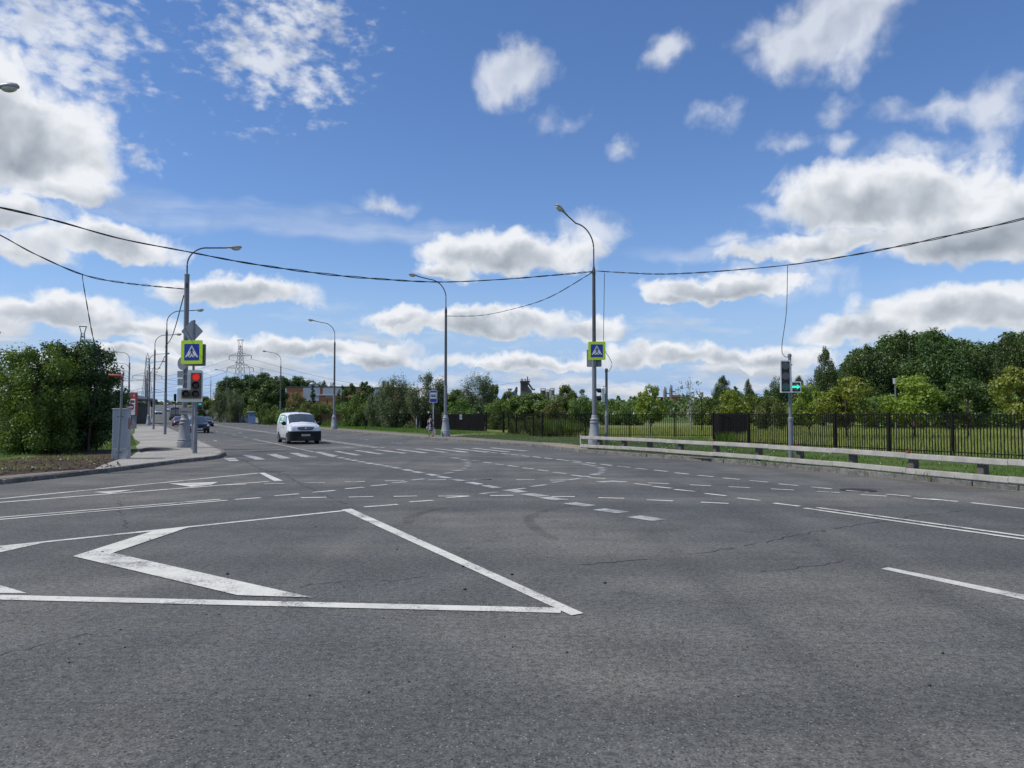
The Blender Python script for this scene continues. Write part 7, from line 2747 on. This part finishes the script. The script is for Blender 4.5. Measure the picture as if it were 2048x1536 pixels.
# middle distance behind the meadow
for a in (('birch', 1446, 128, 748, 62, 'small drooping tree above the yellowish maple'), ('birch', 1496, 132, 754, 34, 'slim drooping tree left of the arrow signal'), ('birch', 1556, 120, 744, 62, 'dark pointed tree directly behind the arrow signal'),
          ('birch', 1598, 130, 748, 50, 'dark pointed tree just right of the arrow signal'), ('shrub', 1420, 120, 796, 90, 'dark thicket below the small drooping tree'), ('shrub', 1510, 112, 790, 110, 'dark thicket left of the arrow signal'),
          ('shrub', 1610, 108, 786, 110, 'dark thicket behind the first yellow-green maple'), ('green', 1133, 92, 769, 56, 'rounded grey-green tree left of the right-hand lamp'), ('sapling', 1166, 84, 771, 36, 'thin sapling with sparse top left of the right-hand lamp'),
          ('green', 1078, 88, 783, 92, 'broad green tree in front of the far silos'), ('green', 1038, 96, 790, 80, 'green tree below the concrete plant'), ('shrub', 1160, 86, 792, 80, 'dark green shrub right behind the right-hand lamp'),
          ('shrub', 1218, 120, 800, 80, 'low dark shrub behind the side-on pedestrian signal'), ('shrub', 1262, 118, 802, 64, 'low grey-green shrub left of the lone maple'), ('olive', 1110, 84, 800, 70, 'yellowish shrub below the far silos'),
          ('green', 985, 92, 765, 40, 'narrow green tree above the fence gate'), ('willow', 955, 90, 750, 74, 'tall plume-topped willow between bus stop lamp and gate'), ('green', 912, 92, 778, 70, 'light green tree right of the bus stop lamp'),
          ('shrub', 925, 86, 800, 80, 'dense shrub behind the white notice'), ('shrub', 1000, 84, 800, 70, 'shrub behind the fence gate'), ('green', 1012, 104, 780, 50, 'green tree left of the blue hopper')):
    plant(*a)
# willows hanging over the brown fence
for a in (('willow', 848, 90, 748, 92, 'big grey-green willow behind the bus stop sign'), ('willow', 790, 95, 757, 84, 'big grey-green willow left of the bus stop, hanging over the fence'), ('willow', 752, 99, 784, 52, 'smaller grey-green willow leaning over the brown fence'),
          ('green', 882, 96, 772, 50, 'green tree top beside the bus stop lamp'), ('shrub', 715, 104, 792, 70, 'green shrub above the brown fence, left of the willows'), ('column', 731, 128, 757, 48, 'dark poplar, right of the pair beside the brick building'),
          ('column', 706, 130, 762, 34, 'dark poplar, left of the pair beside the brick building'), ('column', 686, 128, 766, 34, 'dark tree hiding the right end of the brick building'), ('column', 668, 126, 800, 44, 'low dark tree behind the white van lamp'),
          ('pine', 626, 124, 766, 36, 'pointed spruce in front of the grey wall panel'), ('pine', 654, 126, 797, 22, 'small spruce below the building windows'), ('olive', 592, 122, 784, 46, 'olive-brown shrub in front of the brick wall'),
          ('shrub', 640, 118, 806, 60, 'low shrub under the building windows'), ('shrub', 612, 116, 806, 60, 'low shrub at the foot of the spruce'), ('shrub', 683, 114, 806, 50, 'low shrub behind the lamp beside the van')):
    plant(*a)
# dark wood left of the building
for a in (('dark', 462, 214, 752, 66, 'dark tree at the left end of the wood beyond the road'), ('dark', 494, 218, 746, 62, 'dark tree of the far wood below the middle pylon'), ('dark', 528, 222, 744, 60, 'dark tree of the far wood under the tiny far pylon'),
          ('dark', 560, 226, 749, 62, 'dark tree of the far wood above the brick building corner'), ('dark', 594, 230, 751, 62, 'dark tree of the far wood above the brick wall'), ('dark', 624, 232, 758, 50, 'dark tree of the far wood above the grey wall panel'),
          ('birch', 648, 228, 758, 30, 'thin-crowned tree above the building roof, left of two'), ('birch', 664, 230, 759, 26, 'thin-crowned tree above the building roof, right of two'), ('column', 442, 210, 768, 30, 'dark low tree on the left flank of the far wood'),
          ('dark', 543, 138, 757, 72, 'big dark tree just left of the brick building'), ('dark', 508, 160, 775, 54, 'mid-green dark tree behind the blue kiosk'), ('willow', 452, 150, 780, 62, 'round grey-green willow beside the far right-hand lamps'),
          ('willow', 474, 147, 788, 40, 'grey-green willow on the right flank of the round one'), ('green', 512, 142, 793, 46, 'light green bushy tree behind the blue shed'), ('green', 412, 168, 792, 44, 'light green tree left of the round willow'),
          ('shrub', 548, 128, 812, 40, 'pale shrub behind the lamp before the building'), ('shrub', 570, 122, 818, 40, 'low green shrub behind the left edge of the van'), ('shrub', 530, 132, 808, 34, 'green shrub right of the blue shed'), ('green', 394, 260, 806, 30, 'small tree at the road edge right of the crest')):
    plant(*a)
# trees along the far left and hill
for a in (('dark', 352, 470, 806, 26, 'small dark tree at the crest behind the far cars'), ('dark', 326, 455, 806, 26, 'small dark tree at the crest behind the bus'), ('dark', 312, 440, 800, 10, 'tiny dark tree at the crest left of the bus'),
          ('column', 248, 99, 786, 22, 'small tree in front of the filling station lamps'), ('dark', 376, 480, 804, 28, 'small dark tree right of the crest, behind the red signal')):
    plant(*a)

# the near bushes at the left edge: unique crowns with small leaves
def near_bush(label, u, d, vtop, wpx, lm, n, seed, leaf, nblob=120, z0=.10, prof='bush'):
    x = xat(u, d)
    H = Q(u, vtop, d).z - .12
    Rr = wpx / F * d / 2
    o = tree_proto('bush', lm, K['bark'], H, Rr, z0, prof, nblob, n, leaf, seed, .20, 1.15, .0, .62, .055, 9, .55, .18, 40)
    o.location = (x, d, .12)
    return tag(o, label, 'bush', 'bushes at the left edge')
near_bush('large fresh-green bush at the left edge', 84, 34.2, 690, 190, LM['hedgeL'], 30000, 201, .105)
near_bush('darker rounded bush with upright twigs, bulging out on the right of the left hedge', 168, 36.5, 682, 165, LM['hedgeR'], 27000, 205, .115, 120, .15, 'round')
near_bush('tall bush in the middle of the left hedge, between its fresh-green and dark halves', 112, 35.6, 686, 165, LM['hedgeR'], 26000, 211, .11, 110)
near_bush('bush behind the wire fence, at the very left edge of the picture', 0, 37.5, 700, 190, LM['hedgeL'], 20000, 207, .105, 60)
near_bush('lower dark bush filling the right flank of the left hedge', 112, 34.6, 752, 95, LM['hedgeR'], 12000, 209, .105, 60)

# distant treeline closing the horizon: one mass nobody could count
def far_wood(name, segs, lm, leaf, seed, per_m=5.0):
    rng = np.random.default_rng(seed)
    Ps, Ns = [], []
    for (u0, u1, d0, d1, v0, v1, depth) in segs:
        L = abs(u1 - u0) / F * (d0 + d1) / 2
        n = int(L * per_m * 6)
        f = rng.uniform(0, 1, n)
        d = d0 + (d1 - d0) * f + rng.uniform(0, depth, n)
        u = u0 + (u1 - u0) * f
        vt = v0 + (v1 - v0) * f
        x = (u - 1024) / F * d
        zt = np.array([Q(a, b, c).z for a, b, c in zip(u, vt, d)])
        bump = 1 + .14 * np.sin(u * .19 + seed) + .10 * np.sin(u * .071 + 2 * seed) + .08 * np.sin(u * .53)
        zg = np.array([T(a, b) for a, b in zip(x, d)])
        z = zg + (zt - zg) * bump * rng.uniform(0, 1, n) ** .55
        Ps.append(np.stack([x, d, z], 1))
        Ns.append(rng.normal(size=(n, 3)) + np.array([0, -.5, .6]))
    V, Fq = leaf_quads(np.concatenate(Ps), np.concatenate(Ns), leaf, rng, .75)
    return stuff(npmesh(name, V, Fq, lm))
far_wood('distant_wood', [(1170, 1480, 235, 230, 799, 797, 40), (1440, 1720, 190, 160, 790, 780, 30), (980, 1200, 200, 220, 803, 800, 40), (1700, 2300, 135, 125, 745, 700, 18), (660, 1000, 185, 190, 800, 800, 30),
                          (400, 470, 250, 240, 805, 795, 40)], LM['dark'], 1.15, 5, 9.0)
far_wood('distant_wood', [(-400, 60, 420, 430, 808, 806, 60), (60, 330, 430, 480, 806, 805, 60), (320, 420, 490, 500, 804, 806, 60), (1180, 1700, 880, 900, 800, 798, 120)], LM['dark'], 2.6, 6, 4.0)

# ------------------------------------------------------------------ grass
def in_poly(px, py, poly):
    ins = np.zeros(len(px), bool)
    j = len(poly) - 1
    for i in range(len(poly)):
        xi, yi, xj, yj = poly[i][0], poly[i][1], poly[j][0], poly[j][1]
        c = ((yi > py) != (yj > py)) & (px < (xj - xi) * (py - yi) / (yj - yi + 1e-12) + xi)
        ins ^= c
        j = i
    return ins

def blades(name, poly, n, h, w, lm, seed, z=.12, lean=.35, patch=0.6, avoid=None, near_bias=None):
    rng = np.random.default_rng(seed)
    xs = [p[0] for p in poly]
    ys = [p[1] for p in poly]
    X = rng.uniform(min(xs), max(xs), n * 4)
    Y = rng.uniform(min(ys), max(ys), n * 4)
    ok = in_poly(X, Y, poly)
    if avoid:
        for a in avoid:
            ok &= ~in_poly(X, Y, a)
    pn = .5 + .5 * np.sin(X * .9 + 1.3 * np.sin(Y * .7)) * np.sin(Y * .8 + 1.7 * np.sin(X * .5))
    ok &= rng.uniform(size=len(X)) < (1 - patch * (1 - pn))
    if near_bias:
        ok &= rng.uniform(size=len(X)) < np.clip(near_bias / np.hypot(X, Y), 0.05, 1)
    X, Y, pn = X[ok][:n], Y[ok][:n], pn[ok][:n]
    m = len(X)
    hh = h * rng.uniform(.45, 1.25, m) * (.7 + .5 * pn)
    a = rng.uniform(0, 2 * np.pi, m)
    lx, ly = np.cos(a) * lean * hh * rng.uniform(.1, 1, m), np.sin(a) * lean * hh * rng.uniform(.1, 1, m)
    b = rng.uniform(0, 2 * np.pi, m)
    wx_, wy_ = np.cos(b) * w * .5, np.sin(b) * w * .5
    V = np.empty((m, 4, 3))
    V[:, 0] = np.stack([X - wx_, Y - wy_, np.full(m, z)], 1)
    V[:, 1] = np.stack([X + wx_, Y + wy_, np.full(m, z)], 1)
    V[:, 2] = np.stack([X + wx_ * .7 + lx * .5, Y + wy_ * .7 + ly * .5, z + hh * .6], 1)
    V[:, 3] = np.stack([X + lx, Y + ly, z + hh], 1)
    return stuff(npmesh(name, V.reshape(-1, 3), np.arange(m * 4).reshape(m, 4), lm))

mpoly = [FENCE_NEAR[1] + Vector((.3, 0, 0)), FENCE_NEAR[2] + Vector((.4, .3, 0)), Vector((14.9, 57.4, 0)), Vector((2.3, 59.4, 0)), Vector((-.5, 69.3, 0)), Vector((4, 84, 0)), Vector((30, 100, 0)), Vector((75, 98, 0)), Vector((62, 60, 0)), Vector((40, 34, 0)), Vector((27, 12, 0))]
blades('meadow_grass', mpoly, 80000, .36, .035, LM['meadow'], 1, .12, .4, .5, None, 45)
vp_ = [G(1165, 893, VZ), G(1420, 910, VZ), G(1700, 935, VZ), G(2060, 970, VZ), Vector((22, 14, 0)), FENCE_NEAR[0], FENCE_NEAR[1], FENCE_NEAR[2], Vector((14, 56.5, 0)), Vector((2.3, 58.7, 0)), st(62, 30), st(62, 23), G(1100, 885, VZ)]
blades('verge_grass', vp_, 60000, .10, .022, LM['lawn'], 2, .12, .5, .75, None, 30)
vp2 = [st(60, 23.2), st(60, 29.6), st(119, 29.0), st(119, 23.0)]
blades('verge_grass', vp2, 22000, .16, .05, LM['lawn'], 3, .12, .5, .6)
vp3 = [G(-150, 925, VZ), G(0, 916, VZ), G(150, 903, VZ), G(250, 897, VZ), G(272, 890, VZ), G(266, 872, VZ), st(72, -.5), st(71, -60), Vector((-45, 28, 0))]
blades('verge_grass', vp3, 45000, .16, .035, LM['lawn'], 4, .12, .5, .6)
# tall weeds at the foot of the brown fence and around the gate
wd = [BF1 + Vector((-.4, -1.6, 0)), BF1, BF2, BF2 + Vector((-.6, -2.0, 0))]
blades('fence_weeds', wd, 2600, 1.0, .09, LM['green'], 5, .12, .35, .3)
wd = [FENCE_FAR[1] + Vector((.2, .1, 0)), GF2 + Vector((.2, 0, 0)), GF3, GF3 + Vector((3, 4, 0)), FENCE_FAR[1] + Vector((4, 4, 0))]
blades('fence_weeds', wd, 5000, 1.1, .08, LM['green'], 6, .12, .35, .3)
wd = [FR1 + Vector((.2, -.5, 0)), FR2 + Vector((0, -.6, 0)), FR2 + Vector((0, -.1, 0)), FR1]
blades('fence_weeds', wd, 900, .55, .03, LM['lawn'], 7, .12, .4, .2)
wd = [Vector((xat(-80, 35), 34.2, 0)), Vector((xat(150, 35), 34.6, 0)), Vector((xat(165, 38), 39, 0)), Vector((xat(-80, 38), 39, 0))]
blades('fence_weeds', wd, 5000, .5, .04, LM['lawn'], 8, .12, .4, .2)
# tufts along the foot of the fences and the kerb
wd = [FENCE_NEAR[0] + Vector((-.35, 0, 0)), FENCE_NEAR[2] + Vector((-.35, 0, 0)), FENCE_NEAR[2] + Vector((.25, 0, 0)), FENCE_NEAR[0] + Vector((.25, 0, 0))]
blades('fence_weeds', wd, 3500, .34, .03, LM['lawn'], 9, .12, .4, .7)
wd = [RP[0] + Vector((-.1, -.1, 0)), RP[5] + Vector((-.1, -.1, 0)), RP[5] + Vector((.3, .5, 0)), RP[0] + Vector((.3, .5, 0))]
blades('kerb_weeds', wd, 1800, .17, .02, LM['lawn'], 10, .12, .5, .85)
wd = left_kerb[5:8] + [left_kerb[7] + Vector((-1.2, .2, 0)), left_kerb[6] + Vector((-.9, .3, 0)), left_kerb[5] + Vector((-.8, .2, 0))]
blades('soil_tufts', [G(u, v, .12) for u, v in ((-100, 955), (0, 948), (180, 930), (215, 918), (150, 908), (0, 922), (-120, 935))], 700, .10, .03, LM['meadow'], 12, .12, .7, .9)
rng = np.random.default_rng(5)
mb = MB()
for i in range(420):                                     # clods and small litter on the bare soil
    f = rng.uniform(size=2)
    p = G(-60 + 300 * f[0], 912 + (44 - 22 * f[0]) * f[1] - 0 * f[0], .12)
    r = rng.uniform(.012, .045)
    mb.mi = 0 if rng.uniform() < .94 else 1
    mb.ell((p.x, p.y, .125 + r * .3), (r * rng.uniform(.8, 1.6), r, r * .6), 6, 4)
stuff(mb.build('soil_clods', [K['soil'], K['bagwhite']]))
# clover heads
rng = np.random.default_rng(77)
mb = MB()
for i in range(180):
    f = rng.uniform(size=3)
    p = G(140 + 120 * f[0], 872 + 20 * f[1], .2)
    mb.ell((p.x, p.y, .21), (.028, .028, .025), 5, 4)
for i in range(60):
    s_, t_ = rng.uniform(12, 40), rng.uniform(22.5, 29)
    p = st(s_, t_)
    mb.ell((p.x, p.y, .20), (.018, .018, .016), 5, 4)
stuff(mb.build('clover_flowers', K['white']))
